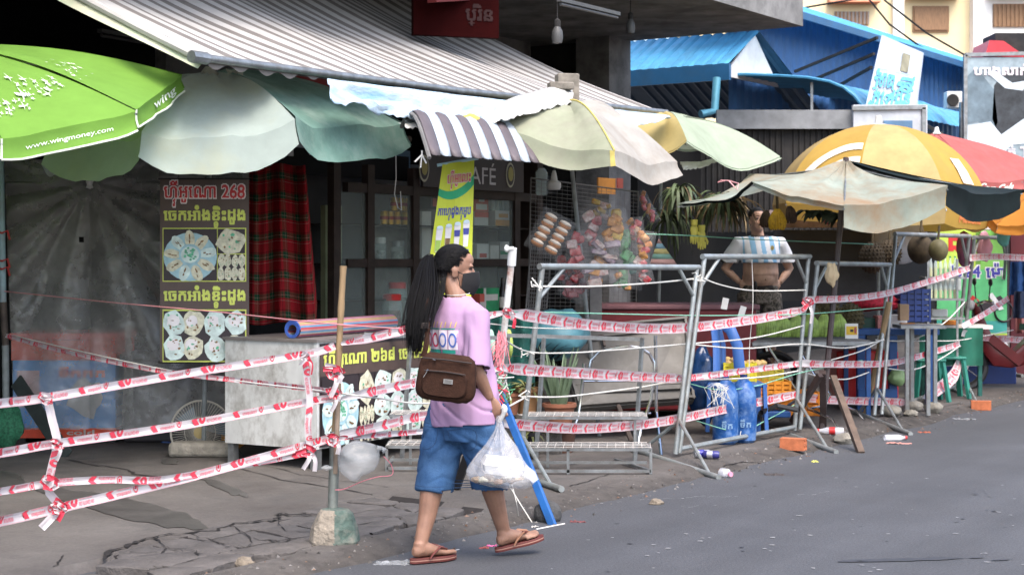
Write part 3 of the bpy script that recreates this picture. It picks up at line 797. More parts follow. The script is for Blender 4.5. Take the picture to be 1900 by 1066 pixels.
tb4 = strip([T(750, 222, 2.1), T(800, 224, 2.1), T(838, 222, 2.1)], [T(752, 236, 1.9), T(800, 238, 1.9), T(842, 234, 1.9)], 20, 8, .05, 11)
one('tarpaulin', 'crumpled blue and white plastic sheet hanging below the awning roller', 'tarpaulin', tb, M_tarpb, solid=.004)
one('tarpaulin', 'torn pale plastic sheet draped over the peak of the lemon parasol', 'tarpaulin', tb2, [M_torn], solid=.004)
one('tarpaulin', 'pale blue sheet strip between lemon parasol and mint parasol', 'tarpaulin', tb3, M_tarpb, solid=.004)
one('tarpaulin', 'narrow pale sheet scrap lying along the top of the curved striped canopy', 'tarpaulin', tb4, M_torn, solid=.004)
mb = MB(); mb.cur = 0; a, b = T(850, 238, 1.95), T(893, 243, 1.95); mb.tube([a, a.lerp(b, .5) + V((0, 0, .04)), b], .085, 12)
one('cloth_bundle', 'yellow cloth bundle wedged above the curved striped canopy', 'bundle', mb, M('mustard_cloth', (.42, .34, .08), rough=.85))
mb = MB(); mb.box(T(1052, 185, 1.95), (.18, .14, .42), .2); mb.box(T(1040, 160, 1.9), (.2, .12, .06), .2)
one('wooden_post', 'weathered post head sticking up behind the lemon parasol', 'post', mb, M('weathered_wood', (.2, .18, .15), rough=.9, var=.35, scale=9), bev=.01)

# ---- curved striped metal canopy above the cafe cupboard
tl, tr = T(748, 231, 2.2), T(935, 250, 2.2); bl, br = T(800, 288, 1.55), T(1004, 303, 1.55)
M_bwhite = M('bleached_white_metal', (.36, .41, .46), rough=.6, dirt=(.24, .31, .37), damt=.6, dscale=5); M_bbrown = M('taupe_metal', (.10, .082, .088), rough=.6, var=.15)
mb = MB(); K = 11
for k in range(K):
    mb.cur = 1 if k % 2 == 0 else 0
    def cf(u, v):
        w = (k + v * .985) / K
        a, b = tl.lerp(tr, w), bl.lerp(br, w)
        P = a.lerp(b, u); P.z += .22 * math.sin(math.pi * u) * (1 - .35 * u)
        if u > .9: P += (b - a) * (.10 * (u - .9) / .1 * (math.sin(math.pi * v) ** .6 - .6))
        P.z += .012 * (1 - abs(2 * v - 1))
        return P
    mb.grid(cf, 14, 6)
fr = MB(); fr.tube([tl.lerp(bl, u) + V((0, 0, .22 * math.sin(math.pi * u) * (1 - .35 * u) - .02)) - D * .02 for u in [i / 8 for i in range(9)]], .015, 6)
thing('striped_canopy', 'small curved canopy of taupe and white slats over the café cupboard', 'canopy', [('slats', mb, [M_bwhite, M_bbrown], {'solid': .006}), ('frame', fr, M_grey)])

def parasol(label, A, rims, mats, matlist, pole_to=None, finial=True, rib=True, polem=None, pole_r=.018, decals=None, stubs=None, **k):
    mb, pf, vf = canopy(A, rims, mats, **k)
    if decals: decals(mb, pf, vf)
    parts = [('canopy', mb, matlist)]
    if rib: 
        for r in rims[:10]:
            g = MB(); g.tube([V(A) + V((0, 0, -.06)), V(A).lerp(V(r), .6) + V((0, 0, -.05)), V(r) + V((0, 0, -.035))], .007, 5); parts.append(('rib', g, M_steel))
    if pole_to is not None: parts.append(('pole', pole(V(A) + V((0, 0, .02)), pole_to, pole_r), polem or M_pole))
    if finial:
        g = MB(); g.lathe(V(A) + V((0, 0, -.01)), [(.06, 0), (.035, .03), (.028, .07), (.018, .09)], 10); parts.append(('finial', g, M_white))
    return thing('parasol', label, 'parasol', parts)

# lime parasol (foreground left)
def lime_dec(mb, pf, vf):
    # piping
    for i in (0, 1, 2):
        mb.cur = 2; mb.tube([vf(i, v, 1) for v in [j / 14 for j in range(15)]], .007, 5); mb.tube([vf(i, 0, w) for w in (0, .3, .6, 1)], .006, 5); 
    mb.cur = 0
    text(mb, 'www.wingmoney.com', lambda x, y: vf(1, x, 1 - y, .006), .17, .33, .66, .26, 1, 20, .0)
    text(mb, 'wing', lambda x, y: vf(2, x, 1 - y, .006), .45, .2, .45, .55, 1, 18, .01)
    rg = random.Random(4)
    def bird(u, v, s, a, pn_=1):
        for m_ in (1,):
            old = mb.cur; mb.cur = 1
            f = lambda x, y: pf(pn_, u + (x * math.sin(a) + y * math.cos(a)) * s * 1.0, v + (x * math.cos(a) - y * math.sin(a)) * s, .012)
            mb.add([f(-.2, .9), f(0, .12), f(.25, .05)], [(0, 1, 2)]); mb.add([f(.1, -1), f(0, -.1), f(.25, .02)], [(0, 1, 2)]); mb.add([f(-.75, -.15), f(.9, .05), f(0, .22), f(-.6, .2)], [(0, 1, 2, 3)])
            mb.cur = old
    for k in range(52):
        q = k / 51; v = .02 + .86 * q; u = .84 - .20 * q + rg.gauss(0, .045)
        bird(min(.95, u), max(.03, min(.97, v + rg.gauss(0, .03))), rg.choice([.012, .016, .02, .03, .038]), rg.uniform(-.6, .6))
    for k in range(26): bird(.62 + rg.gauss(0, .05), max(.03, .02 + .5 * k / 26), rg.choice([.012, .018, .028]), rg.uniform(-.6, .6), 2)
    bird(.72, .37, .075, .3); bird(.56, .42, .055, .2); bird(.6, .55, .05, .1)
A1 = W(-95, 82, 10.6); rims1 = [W(-300, 232, 9.3), W(3, 257, 9.1), W(254, 201, 9.7), W(336, 142, 10.9), W(230, 150, 12.2), W(-60, 170, 12.6), W(-320, 190, 11.2)]
parasol('lime green parasol with white flying birds and a web address on its valance', A1, rims1, [0], [M_lime, M_limew, M_piping], pole_to=None, finial=False, val=.115, sag=.025, bulge=.06, wr=.02, seed=1, decals=lime_dec, scallop=.12, val_list=[.115, .135, .12, .1, .1, .1, .1])
# sage parasol
A2 = W(392, 138, 11.7); rims2 = [W(95, 262, 11.1), W(264, 249, 10.5), W(547, 221, 10.7), W(749, 222, 12.1), W(640, 190, 13.4), W(330, 190, 13.6), W(120, 230, 12.6)]
parasol('faded sage and green parasol tucked under the awning end beside the lime parasol', A2, rims2, [0, 0, 1, 1, 0, 0, 0], [M_sage, M_green], pole_to=G(378, 842) + V((0, 0, .1)), finial=False, val=.25, sag=.07, bulge=.10, wr=.055, seed=2, vmats=[0, 0, 1, 1, 1, 0, 0], scallop=.32, vout=.07)
mb = MB(); mb.lathe(W(388, 150, 11.6), [(.16, -.05), (.10, .0), (.06, .06), (.03, .1)], 12)
for a in range(10): mb.tube([W(420 + a * 2, 128 + a, 11.4), W(425 + a * 3, 138 - a * 2, 11.35), W(432 + a * 2, 131 + a, 11.3)], .004, 4)
one('canopy_knot', 'bundled cloth and twine knot where the awning roller meets the sage parasol', 'knot', mb, M('frayed_cloth', (.36, .36, .3), rough=.9, var=.3))
# lemon parasol
A3 = W(1048, 192, 13.2); rims3 = [W(902, 233, 12.5), W(1140, 281, 11.9), W(1256, 300, 13.1), W(1180, 245, 14.4), W(960, 212, 14.2)]
def lemon_dec(mb, pf, vf):
    mb.cur = 2; mb.tube([pf(0, u, 1, .004) for u in [j / 14 for j in range(15)]], .007, 5); mb.grid(lambda a, b: vf(0, 1 - .035 * b, a, .006), 6, 1); mb.cur = 0
parasol('pale lemon parasol with a yellow seam under the torn sheet, right of the café canopy', A3, rims3, [0, 1, 1, 0, 0], [M_lemon, M_lemon2, M_lemony], pole_to=W(1112, 808, 13.3), finial=False, val=.16, sag=.04, bulge=.12, wr=.04, seed=3, decals=lemon_dec, scallop=.3, vout=.05)
# mint parasol
A4 = W(1228, 214, 15.6); rims4 = [W(1170, 243, 14.8), W(1274, 262, 14.5), W(1446, 292, 15.8), W(1330, 262, 17.2), W(1190, 240, 17.0)]
parasol('pale mint parasol with one butter-yellow panel between lemon and yellow parasols', A4, rims4, [1, 0, 0, 0, 0], [M_mint, M_butter, M_inshade], pole_to=W(1219, 759, 15.6), finial=False, val=.02, sag=.16, bulge=.12, wr=.03, seed=4, scallop=0, vmats=[1, 0, 0, 0, 0])
mb = strip([W(1262, 300, 15), W(1300, 300, 15.2), W(1345, 288, 15.4)], [W(1268, 315, 14.9), W(1300, 312, 15.1), W(1350, 292, 15.3)], 20, 5, .03, 3)
one('plastic_sheet', 'crumpled white plastic strip under the mint parasol', 'plastic sheet', mb, M_torn, solid=.004)
# yellow dome parasol
C5 = W(1630, 388, 18.0); A5 = W(1630, 231, 18.0); Rr = 1.2
rims5 = [C5 + V((Rr * math.sin(a), -Rr * math.cos(a), -.06 * math.sin(a))) for a in [R(-112.5 + 45 * k) for k in range(8)]]
def dome(u): return (math.sin(u * math.pi / 2), 1 - math.cos(u * math.pi / 2))
def yellow():
    mb = MB(); hgt = A5.z - C5.z
    def pf(i, u, v, lift=0):
        r0, r1 = rims5[i], rims5[(i + 1) % 8]; e = r0.lerp(r1, v)
        k, d = math.sin(u * 1.45) / math.sin(1.45), (1 - math.cos(u * 1.45)) / (1 - math.cos(1.45))
        ax = V((C5.x, C5.y, 0)); P = V((e.x, e.y, 0)) - ax
        return ax + P * (k * (1 + lift * .9)) + V((0, 0, A5.z - (A5.z - e.z) * d + lift * .6 + .012 * noise((i * 3 + v * 3, u * 2, 6)) * u))
    def vf(i, v, w, lift=0):
        P = pf(i, 1, v); out = P - C5; out.z = 0
        return P + V((0, 0, -.2 * w * (.8 + .2 * math.sin(math.pi * v)))) + out.normalized() * (lift - .03 * w)
    for i in range(8):
        mb.cur = 0 if i % 2 == 1 else 1
        mb.grid(lambda a, b: pf(i, a, b), 16, 8); mb.grid(lambda a, b: vf(i, b, a), 3, 8)
    # three curved white bands on the front-left panel
    mb.cur = 2
    for r0, r1 in ((.62, .71), (.44, .53), (.26, .35)):
        def arc(a, b):
            r = r0 + (r1 - r0) * a; th = R(4 + 100 * b)
            x, y = (.9 - r * math.sin(th) * 1.0), (1.04 - r * math.cos(th) * .82) 
            return pf(1, 1.05 - (r * math.sin(th * .88 + .12)) * .78, .06 + .93 * (1 - .98 * r * math.cos(th * .88)) if False else max(.03, min(.97, .95 - r * 1.25 * math.cos(th * .9))), .012)
        mb.grid(arc, 2, 18)
    text(mb, 'Metfone', lambda x, y: vf(3, x, 1 - y, .01), .3, .3, .5, .4, 3, 12, .02)
    mb.cur = 2; mb.grid(lambda a, b: pf(3, .62 + .2 * a, .5 + .25 * b, .014), 2, 2); mb.cur = 0
    parts = [('canopy', mb, [M_yel, M_yel2, M_wprint, M('orange_print', (.7, .22, .08))])]
    for i in range(8):
        g = MB(); g.tube([pf(i, u, 0) - V((0, 0, .03)) for u in (.02, .25, .5, .75, 1)], .007, 5); parts.append(('rib', g, M_steel))
    g = MB(); g.lathe(A5 + V((0, 0, -.02)), [(.1, 0), (.09, .02), (.04, .03), (.035, .1), (.03, .12)], 12); parts += [('finial', g, M_white), ('pole', pole(A5, V((A5.x, A5.y, PZ))), M_pole)]
    thing('parasol', 'big domed yellow parasol with curved white stripes on one panel', 'parasol', parts)
yellow()
# red parasol
A6 = W(1738, 247, 20.6); rims6 = [W(1640, 300, 20.2), W(1690, 335, 19.6), W(1808, 335, 19.3), W(1897, 333, 19.9), W(1960, 320, 21), W(1870, 300, 22), W(1700, 295, 22)]
def red_dec(mb, pf, vf): text(mb, 'Coca-Cola', lambda x, y: vf(2, x + .12 * (y - .5), 1 - y, .008), .12, .12, .72, .72, 1, 16, .03)
parasol('red parasol with white script lettering on its valance behind the yellow dome', A6, rims6, [0], [M_redc, M_limew], pole_to=W(1738, 690, 20.6), val=.13, sag=.03, bulge=.06, wr=.015, seed=6, decals=red_dec, scallop=.1)
# orange parasol at the edge
A8 = W(1965, 335, 17.6); rims8 = [W(1828, 398, 17.6), W(1850, 418, 17.0), W(1925, 412, 16.6), W(2060, 390, 17.0), W(2060, 350, 18.6), W(1880, 372, 18.6)]
def or_dec(mb, pf, vf): text(mb, 'LTE', lambda x, y: pf(1, 1 - y, x, .012), .3, .3, .42, .18, 1, 14, .05)
parasol('orange parasol with white capital letters at the far edge of the market', A8, rims8, [0], [M_orange, M_limew], pole_to=W(1965, 700, 17.6), finial=False, val=.1, sag=.03, bulge=.05, wr=.015, seed=8, decals=or_dec, scallop=.15)
# tan-stained square parasol on the brown pole
A7 = W(1570, 297, 14.3); rims7 = [W(1258, 377, 14.1), W(1395, 337, 13.5), W(1566, 380, 12.95), W(1759, 344, 13.3), W(1897, 353, 14.9), W(1640, 322, 15.9), W(1392, 322, 15.6)]
def tan_dec(mb, pf, vf):
    mb.cur = 2; mb.tube([W(1352, 335, 13.6), W(1362, 346, 13.55), W(1368, 352, 13.5), W(1370, 340, 13.55), W(1352, 335, 13.6), W(1338, 334, 13.6), W(1332, 338, 13.6), W(1345, 335, 13.58)], .005, 4); mb.cur = 0
parasol('grey-white square parasol with a big tan stain on a brown pole, near the road', A7, rims7, [0, 0, 0, 1, 1, 1, 0], [M_tan, M_inshade, M('pink_string', (.7, .35, .35))], pole_to=W(1524, 800, 13.85), polem=M_brownpole, pole_r=.026, finial=False, val=.1, sag=.05, bulge=-.05, wr=.04, seed=7, decals=tan_dec, scallop=.25, val_list=[.02, .05, .24, .24, .05, .05, .05], vmats=[1, 0, 0, 1, 1, 1, 0], vout=-.03)
# ================================================================ LEFT STALL
M_rub = M('dark_plastic', (.02, .02, .022), rough=.4); M_concr = M('rough_concrete', (.26, .24, .2), rough=.95, var=.25, scale=9, bump=.8, bscale=25, dirt=(.1, .09, .08), damt=.5)
# painted pole with ties
mb = MB(); mb.cur = 0; mb.tube([W(1, 270, 12.3), W(6, 560, 12.3)], .024, 10); mb.cur = 1; mb.tube([W(6, 560, 12.3), W(10, 640, 12.3)], .026, 10); mb.cur = 2; mb.tube([W(10, 640, 12.3), W(12, 836, 12.3)], .026, 10)
ti = []
for y in (430, 482, 497): g = MB(); g.tube([W(-6, y, 12.25), W(4, y + 2, 12.2), W(14, y - 2, 12.25), W(18, y + 14, 12.22)], .008, 5); ti.append(('tie', g, M('red_twine', (.5, .05, .05))))
thing('canopy_pole', 'pale blue pole with a rusty bottom and red ties beside the plastic sheet', 'pole', [('shaft', mb, [M('pale_blue_paint', (.27, .40, .46), var=.15, dirt=(.2, .13, .1), damt=.6), M_rustst, M_pole])] + ti)
# green net bag
def lump(c, r, seed, amp=.25, nu=20, nv=14, fl=0):
    g = MB(); g.ell((0, 0, 0), r, None, nu, nv); cc = V(c)
    def f(p):
        q = p.copy(); n_ = noise((q.x / r[0] * 1.6 + seed, q.y / r[1] * 1.6, q.z / r[2] * 1.6)) * amp + noise((q.x / r[0] * 4 + seed, q.y / r[1] * 4, q.z / r[2] * 4)) * amp * .35
        q = q * (1 + n_)
        if fl and q.z < -r[2] * fl: q.z = -r[2] * fl
        return q + cc
    return g.xf(f)
one('net_bag', 'green net bag slumped at the foot of the pale blue pole', 'bag', lump(W(12, 790, 12.15), (.12, .1, .19), 2, .3), M('green_net', (.02, .12, .06), rough=.8, var=.4, scale=60), smooth=True)
mb = MB(); mb.bar(W(30, 706, 12.3), gz(118, 850) + V((0, .1, 0)), .12, .02, up=V((.3, 1, 0)))
one('leaning_plank', 'dark green-black plank leaning against the ice chest', 'plank', mb, M('dark_plank', (.03, .038, .036), rough=.8, var=.3), bev=.004)
# ice chest behind the plastic sheet
def chest():
    b = MB(); Yf = 12.75; x0, x1 = X(24, Yf), X(214, Yf); x2 = X(400, Yf); zb = .09
    def bx(a, c, z0, z1, m, y0=Yf, y1=Yf + .6): b.cur = m; b.box(((a + c) / 2, (y0 + y1) / 2, (z0 + z1) / 2), (c - a, y1 - y0, z1 - z0))
    bx(x0, x1, .17, .7, 0); bx(x0 - .01, x1 + .01, zb, .168, 1, Yf - .01); bx(x0 - .01, x1 + .01, .702, .86, 1, Yf - .01)
    fn = sheet((x0, Yf, .17), (x1 - x0, 0, 0), (0, 0, .53), .004)
    blob(b, fn, .7, .45, .2, .3, 2, 16, .25); rect(b, fn, .04, .3, .26, .85, 3); text(b, 'ទឹកកក', fn, .45, .75, .45, .16, 1, 14, .04)
    text(b, 'ice cold', sheet((x0, Yf - .01, .1), (x1 - x0, 0, 0), (0, 0, .07), .004), .3, .2, .5, .6, 2, 12, .02)
    l = MB(); 
    for xx in (x0 + .05, x1 - .05): l.box((xx, Yf + .08, .067), (.07, .07, .045))
    lid = MB(); lid.box(((x0 + x1) / 2, Yf + .3, .89), (x1 - x0 + .04, .64, .05))
    thing('ice_chest', 'blue ice chest with red rims behind the grey plastic sheet', 'ice chest', [('body', b, [M('chest_blue', (.06, .34, .8), rough=.4), M('chest_red', (.8, .10, .05), rough=.4), M_white, M('chest_pink', (.7, .45, .45))], {'smooth': False}), ('foot', l, M_rub), ('lid', lid, M('chest_red2', (.8, .09, .07), rough=.5))])
    c = MB(); c.box(((x1 + x2) / 2 + .02, Yf + .32, .38), (x2 - x1 - .06, .55, .66)); l2 = MB(); l2.box(((x1 + x2) / 2 + .02, Yf + .32, .73), (x2 - x1 - .02, .6, .04))
    thing('storage_box', 'dark storage box beside the ice chest behind the plastic sheet', 'box', [('body', c, M('dark_box', (.05, .045, .05), rough=.6), {'bev': .02}), ('lid', l2, M_grey)])
chest()
# grey translucent plastic sheet gathered at a knot
def film():
    m = M('plastic_film', (.33, .325, .315), rough=.3, var=.3, scale=3, bump=.9, bscale=5, alpha=.5, spec=.7)
    return m
px0, px1, py0, py1 = 8, 462, 296, 796; Yt = 12.5
def tarp(u, v):
    px = px0 + (px1 - px0) * u; py = py0 + (py1 - py0) * v
    if v > .97: py += 3 * noise((u * 14, 0, 3))
    px += (18 * v if u < .5 else -45 * max(0, v - .55) * u) 
    dx, dy = px - 166, py - 338; r = math.hypot(dx, dy); a = math.atan2(dx, max(6, abs(dy)) if dy > 0 else dy)
    k = min(1, r / 260)
    fold = (abs(math.sin(a * 6.5 + 1.2 * noise((a * 3, r * .002, 1)))) ** .6) * .11 * k * (1 if dy > 0 else .4) + .05 * noise((a * 7, r * .004, 2)) * k
    fold += .014 * noise((px * .03, py * .03, 5)) + .006 * noise((px * .09, py * .09, 8))
    return W(px, py, Yt - .05 - fold)
mb = MB(); mb.grid(tarp, 150, 150)
hole = [i for i, f in enumerate(mb.f) if abs(f[0] // 151 / 150 - .30) < .009 and abs(f[0] % 151 / 150 - .292) < .011]
for i in reversed(hole): mb.f.pop(i); mb.m.pop(i)
kn = MB(); kn.lathe(tarp(.348, .085) + V((0, -.02, -.02)), [(.004, -.03), (.03, -.02), (.02, .0), (.03, .03), (.004, .05)], 8); kn.tube([tarp(.348, .085) + V((0, -.02, 0)), W(150, 290, 12.35)], .004, 4)
thing('plastic_sheet', 'big grey translucent plastic sheet gathered into pleats at one knot, left stall', 'plastic sheet', [('film', mb, film()), ('knot', kn, M_white)])
# backing so that the stall behind the film is dark: added black board
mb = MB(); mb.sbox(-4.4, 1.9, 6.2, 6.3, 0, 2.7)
one('stall_dark_backing', 'added black backing board that keeps the left stall dark', 'wall', mb, M_black)
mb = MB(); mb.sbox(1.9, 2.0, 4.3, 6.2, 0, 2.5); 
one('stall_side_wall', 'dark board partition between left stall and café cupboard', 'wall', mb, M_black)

# food banner on the parasol pole
M_bbr = M('banner_brown', (.085, .058, .05), rough=.45, var=.15); M_ylw = M('banner_yellow', (.56, .62, .12), rough=.5); M_rd = M('banner_red', (.5, .035, .04), rough=.5); M_wh = M('banner_white', (.7, .66, .66), rough=.5)
M_blp = M('plate_blue', (.33, .52, .58), rough=.5, var=.2, scale=12); M_crm = M('food_cream', (.58, .56, .42), rough=.6, var=.25, scale=25); M_bwn = M('food_brown', (.22, .13, .06), rough=.6, var=.4, scale=25); M_grn = M('food_green', (.12, .42, .25), rough=.6, var=.3, scale=30); M_pal = M('food_pale', (.55, .66, .62), rough=.6, var=.2, scale=18); M_drk = M('photo_dark', (.03, .022, .025), rough=.5)
FOOD = [M_bbr, M_ylw, M_rd, M_wh, M_blp, M_crm, M_bwn, M_grn, M_pal, M_drk]
def food_plate(b, f, x0, y0, w, h, seed=0, tone=5):
    rg = random.Random(seed); L = lambda k: (lambda x, y: f(x0 + w * x, y0 + h * y, .0012 * k))
    rect(b, L(1), 0, 0, 1, 1, 9); blob(b, L(2), .5, .46, .5, .47, 4, 24)
    for k in range(9):
        a = 2 * math.pi * k / 9 + .2; blob(b, L(3 + k % 2), .5 + .34 * math.cos(a), .47 + .34 * math.sin(a), .17, .095, tone if k % 3 else 8, 12, .1, rg, a)
        for q in range(3): blob(b, L(5), .5 + (.28 + .05 * q) * math.cos(a), .47 + (.28 + .05 * q) * math.sin(a) + rg.uniform(-.03, .03), .035, .014, 6, 6, .4, rg, a)
    blob(b, L(6), .5, .5, .21, .21, 4, 20); blob(b, L(7), .5, .5, .17, .16, 8, 18)
    for q in range(22): blob(b, L(8), .5 + rg.gauss(0, .06), .52 + rg.gauss(0, .055), .028, .02, 7, 6, .3, rg)
def food_rows(b, f, x0, y0, w, h, nx, ny, seed=0, tall=False, m=8):
    rg = random.Random(seed); L = lambda k: (lambda x, y: f(x0 + w * x, y0 + h * y, .0012 * k))
    rect(b, L(1), 0, 0, 1, 1, 9)
    for i in range(nx):
        for j in range(ny):
            cx, cy = (i + .5) / nx + rg.uniform(-.02, .02), (j + .5) / ny + rg.uniform(-.02, .02)
            blob(b, L(2), cx, cy, .53 / nx, .52 / ny, m if rg.random() < .6 else 5, 13, .13, rg)
            blob(b, L(3), cx - .06 / nx, cy + .1 / ny, .3 / nx, .25 / ny, 3 if m == 8 else 5, 10, .2, rg)
            for q in range(11): blob(b, L(4), cx + rg.uniform(-.3, .3) / nx, cy + rg.uniform(-.33, .33) / ny, .045 / nx * rg.uniform(.6, 2), .03 / ny * rg.uniform(.6, 2), 6 if rg.random() < .7 else 7, 6, .4, rg)
Yb = 11.62; o = W(297, 671, Yb); bw, bh = 165 * Yb / F, 338 * Yb / F
def bcurve(x, y, k=0): return o + V((x * bw, -.002 * math.sin(3 * x + 2) - k + .002 * math.sin(y * 7) * x, y * bh))
b = MB(); b.grid(lambda u, v: bcurve(u, v), 12, 24)
ln = lambda k: (lambda x, y, q=0: bcurve(x, y, .004 * k + q))
put(b, letters('ហ~វីអូេណា 268', 20, .075), ln(1), .035, .845, .93, .155, 3); put(b, letters('ហ~វីអូេណា 268', 20, .02), ln(2), .045, .853, .91, .14, 2)
put(b, letters('េចកអាំងខ~ទិះដូង', 20, .035), ln(1), .04, .735, .92, .125, 1); put(b, letters('េចកអាំងខ~ទិះដូង', 20, .035), ln(1), .04, .295, .92, .125, 1)
rect(b, ln(1), .03, .44, .97, .735, 1); rect(b, ln(1), .03, .0, .97, .288, 1)
food_plate(b, ln(2), .042, .446, .6, .283, 1); food_rows(b, ln(2), .652, .595, .306, .134, 1, 1, 3, m=5); food_rows(b, ln(2), .652, .446, .306, .143, 4, 2, 4, m=5); food_rows(b, ln(2), .042, .008, .916, .272, 4, 2, 6)
fr = MB(); fr.bar(W(294, 332, Yb + .02), W(464, 332, Yb + .02), .014); fr.bar(W(294, 671, Yb + .02), W(464, 671, Yb + .02), .02)
rp = MB(); rp.tube([W(330, 332, Yb), W(334, 312, 11.7)], .003, 4); rp.tube([W(444, 332, Yb), W(440, 310, 11.7)], .003, 4)
thing('food_banner', 'tall brown banner with red and yellow Khmer lettering and photos of food', 'banner', [('sheet', b, FOOD, {'smooth': False}), ('rail', fr, M_dark), ('hanger', rp, M_dark)])
mb = MB(); c = gz(374, 846); prof = []
mb.box(c + V((0, 0, .05)), (.46, .2, .11))
one('concrete_block', 'rough concrete block holding the sage parasol pole', 'concrete block', mb, M_concr, bev=.03)
# fan
c = W(374, 800, 12.28); r = .235; g = MB()
g.tube([c + V((r * math.cos(a), 0, r * math.sin(a))) for a in [2 * math.pi * k / 36 for k in range(37)]], .008, 6, cap=False)
g.tube([c + V((r * .5 * math.cos(a), -.06, r * .5 * math.sin(a))) for a in [2 * math.pi * k / 30 for k in range(31)]], .003, 4, cap=False)
for k in range(64):
    a = 2 * math.pi * k / 64; d = V((math.cos(a), 0, math.sin(a))); g.tube([c + d * .04 + V((0, -.075, 0)), c + d * .14 + V((0, -.06, 0)), c + d * r], .0022, 4)
hb = MB(); hb.lathe(c + V((0, -.06, 0)), [(.045, 0), (.045, .02), (.01, .03)], 14, Matrix.Rotation(R(90), 3, 'X')); bl = MB()
for k in range(3):
    a = k * 2.09 + .3; bl.extr([c + V((.03 * math.cos(a), 0, .03 * math.sin(a))), c + V((.2 * math.cos(a - .5), .02, .2 * math.sin(a - .5))), c + V((.21 * math.cos(a + .3), -.02, .21 * math.sin(a + .3)))], V((0, .006, 0)))
st = MB(); st.tube([c + V((0, .08, 0)), V((c.x, c.y + .08, PZ))], .02, 8); st.lathe(V((c.x, c.y + .08, PZ)), [(.16, 0), (.15, .03), (.02, .05)], 16)
thing('electric_fan', 'white wire-grille electric fan on the ground behind the concrete block', 'fan', [('grille', g, M('fan_wire', (.55, .5, .42), rough=.4)), ('hub', hb, M('fan_hub', (.6, .45, .2))), ('blades', bl, M('fan_blade', (.2, .25, .28), rough=.3)), ('stand', st, M_rub)])
mb = MB(); mb.box(W(432, 815, 12.55), (.13, .3, .3)); mb.box(W(452, 840, 12.5), (.06, .2, .06)); 
one('orange_crate', 'orange yellow plastic box standing behind the fan', 'crate', mb, M('orange_plastic', (.75, .32, .015), rough=.4), bev=.008)
mb = MB(); mb.box(W(312, 808, 12.9), (.08, .2, .16))
one('blue_bucket', 'small blue container in the shade left of the fan', 'container', mb, M('navy_plastic', (.02, .06, .2), rough=.4), bev=.02)
mb = MB(); mb.tube([W(426, 768, 12.0), W(428, 800, 11.9), W(438, 830, 11.85), W(452, 845, 11.8)], .006, 5); mb.tube([W(428, 770, 12), W(420, 800, 11.9), W(432, 825, 11.9)], .005, 5)
one('cord', 'black cord looping down beside the white metal cabinet', 'cord', mb, M_rub)

# plaid cloth
def plaid():
    m = bpy.data.materials.new('plaid_cloth'); m.use_nodes = True; n, L = nodes(m); bs = n['Principled BSDF']; bs.inputs['Roughness'].default_value = .9; bs.inputs['Specular IOR Level'].default_value = .1
    uv = n.new('ShaderNodeUVMap'); uv.uv_map = 'UVMap'; sx = n.new('ShaderNodeSeparateXYZ'); L.new(uv.outputs[0], sx.inputs[0])
    def st(sock, mul, stops):
        a = n.new('ShaderNodeMath'); a.operation = 'MULTIPLY'; L.new(sock, a.inputs[0]); a.inputs[1].default_value = mul
        f = n.new('ShaderNodeMath'); f.operation = 'FRACT'; L.new(a.outputs[0], f.inputs[0])
        r = n.new('ShaderNodeValToRGB'); r.color_ramp.interpolation = 'CONSTANT'; els = r.color_ramp.elements
        els[0].position = 0; els[0].color = (*stops[0][1], 1); els[1].position = stops[1][0]; els[1].color = (*stops[1][1], 1)
        for p, c in stops[2:]: e = els.new(p); e.color = (*c, 1)
        L.new(f.outputs[0], r.inputs[0]); return r.outputs[0]
    red, grn, dk, wh = (.30, .016, .022), (.02, .06, .032), (.03, .008, .01), (.4, .3, .25)
    A = st(sx.outputs[1], 8, [(0, red), (.36, dk), (.4, red), (.44, grn), (.62, wh), (.635, grn), (.78, red), (.9, wh), (.915, red)])
    B = st(sx.outputs[0], 4.5, [(0, red), (.3, dk), (.36, red), (.5, grn), (.7, wh), (.72, grn), (.85, red)])
    mx = n.new('ShaderNodeMix'); mx.data_type = 'RGBA'; mx.inputs[0].default_value = .38; L.new(A, mx.inputs[6]); L.new(B, mx.inputs[7]); L.new(mx.outputs[2], bs.inputs['Base Color']); return m
def pl(u, v):
    px = 458 + (108 + 22 * v) * u; py = 305 + (295 - 40 * (u > .99)) * v + 3 * math.sin(u * 9)
    return W(px, py, 12.95 + .05 * math.sin(u * 17 + 2 * v) + .03 * math.sin(u * 31 + v * 3))
mb = MB(); mb.grid(pl, 60, 30); mb.uv = [(a + .0001, b) for a, b in mb.uv]
one('plaid_cloth', 'red and green tartan cloth hanging as a curtain right of the food banner', 'cloth', mb, plaid(), solid=.006)
mb = MB(); mb.tube([T(470, 300, 3.9), T(760, 258, 3.9)], .03, 8)
one('wooden_rail', 'dark rail across the top of the plaid cloth opening', 'rail', mb, M_wood)
mb = MB()
for k in range(6):
    px = 470 + k * 46; mb.cur = 1; mb.box(T(px + 20, 282 - k * 1.5, 3.8), (.09, .02, .075), .98)
mb.cur = 0; mb.sbox(1.2, 3.5, 3.82, 3.86, 2.2, 2.42)
one('checkered_trim', 'black cloth trim with white squares under the parasols', 'trim', mb, [M_black, M_white])

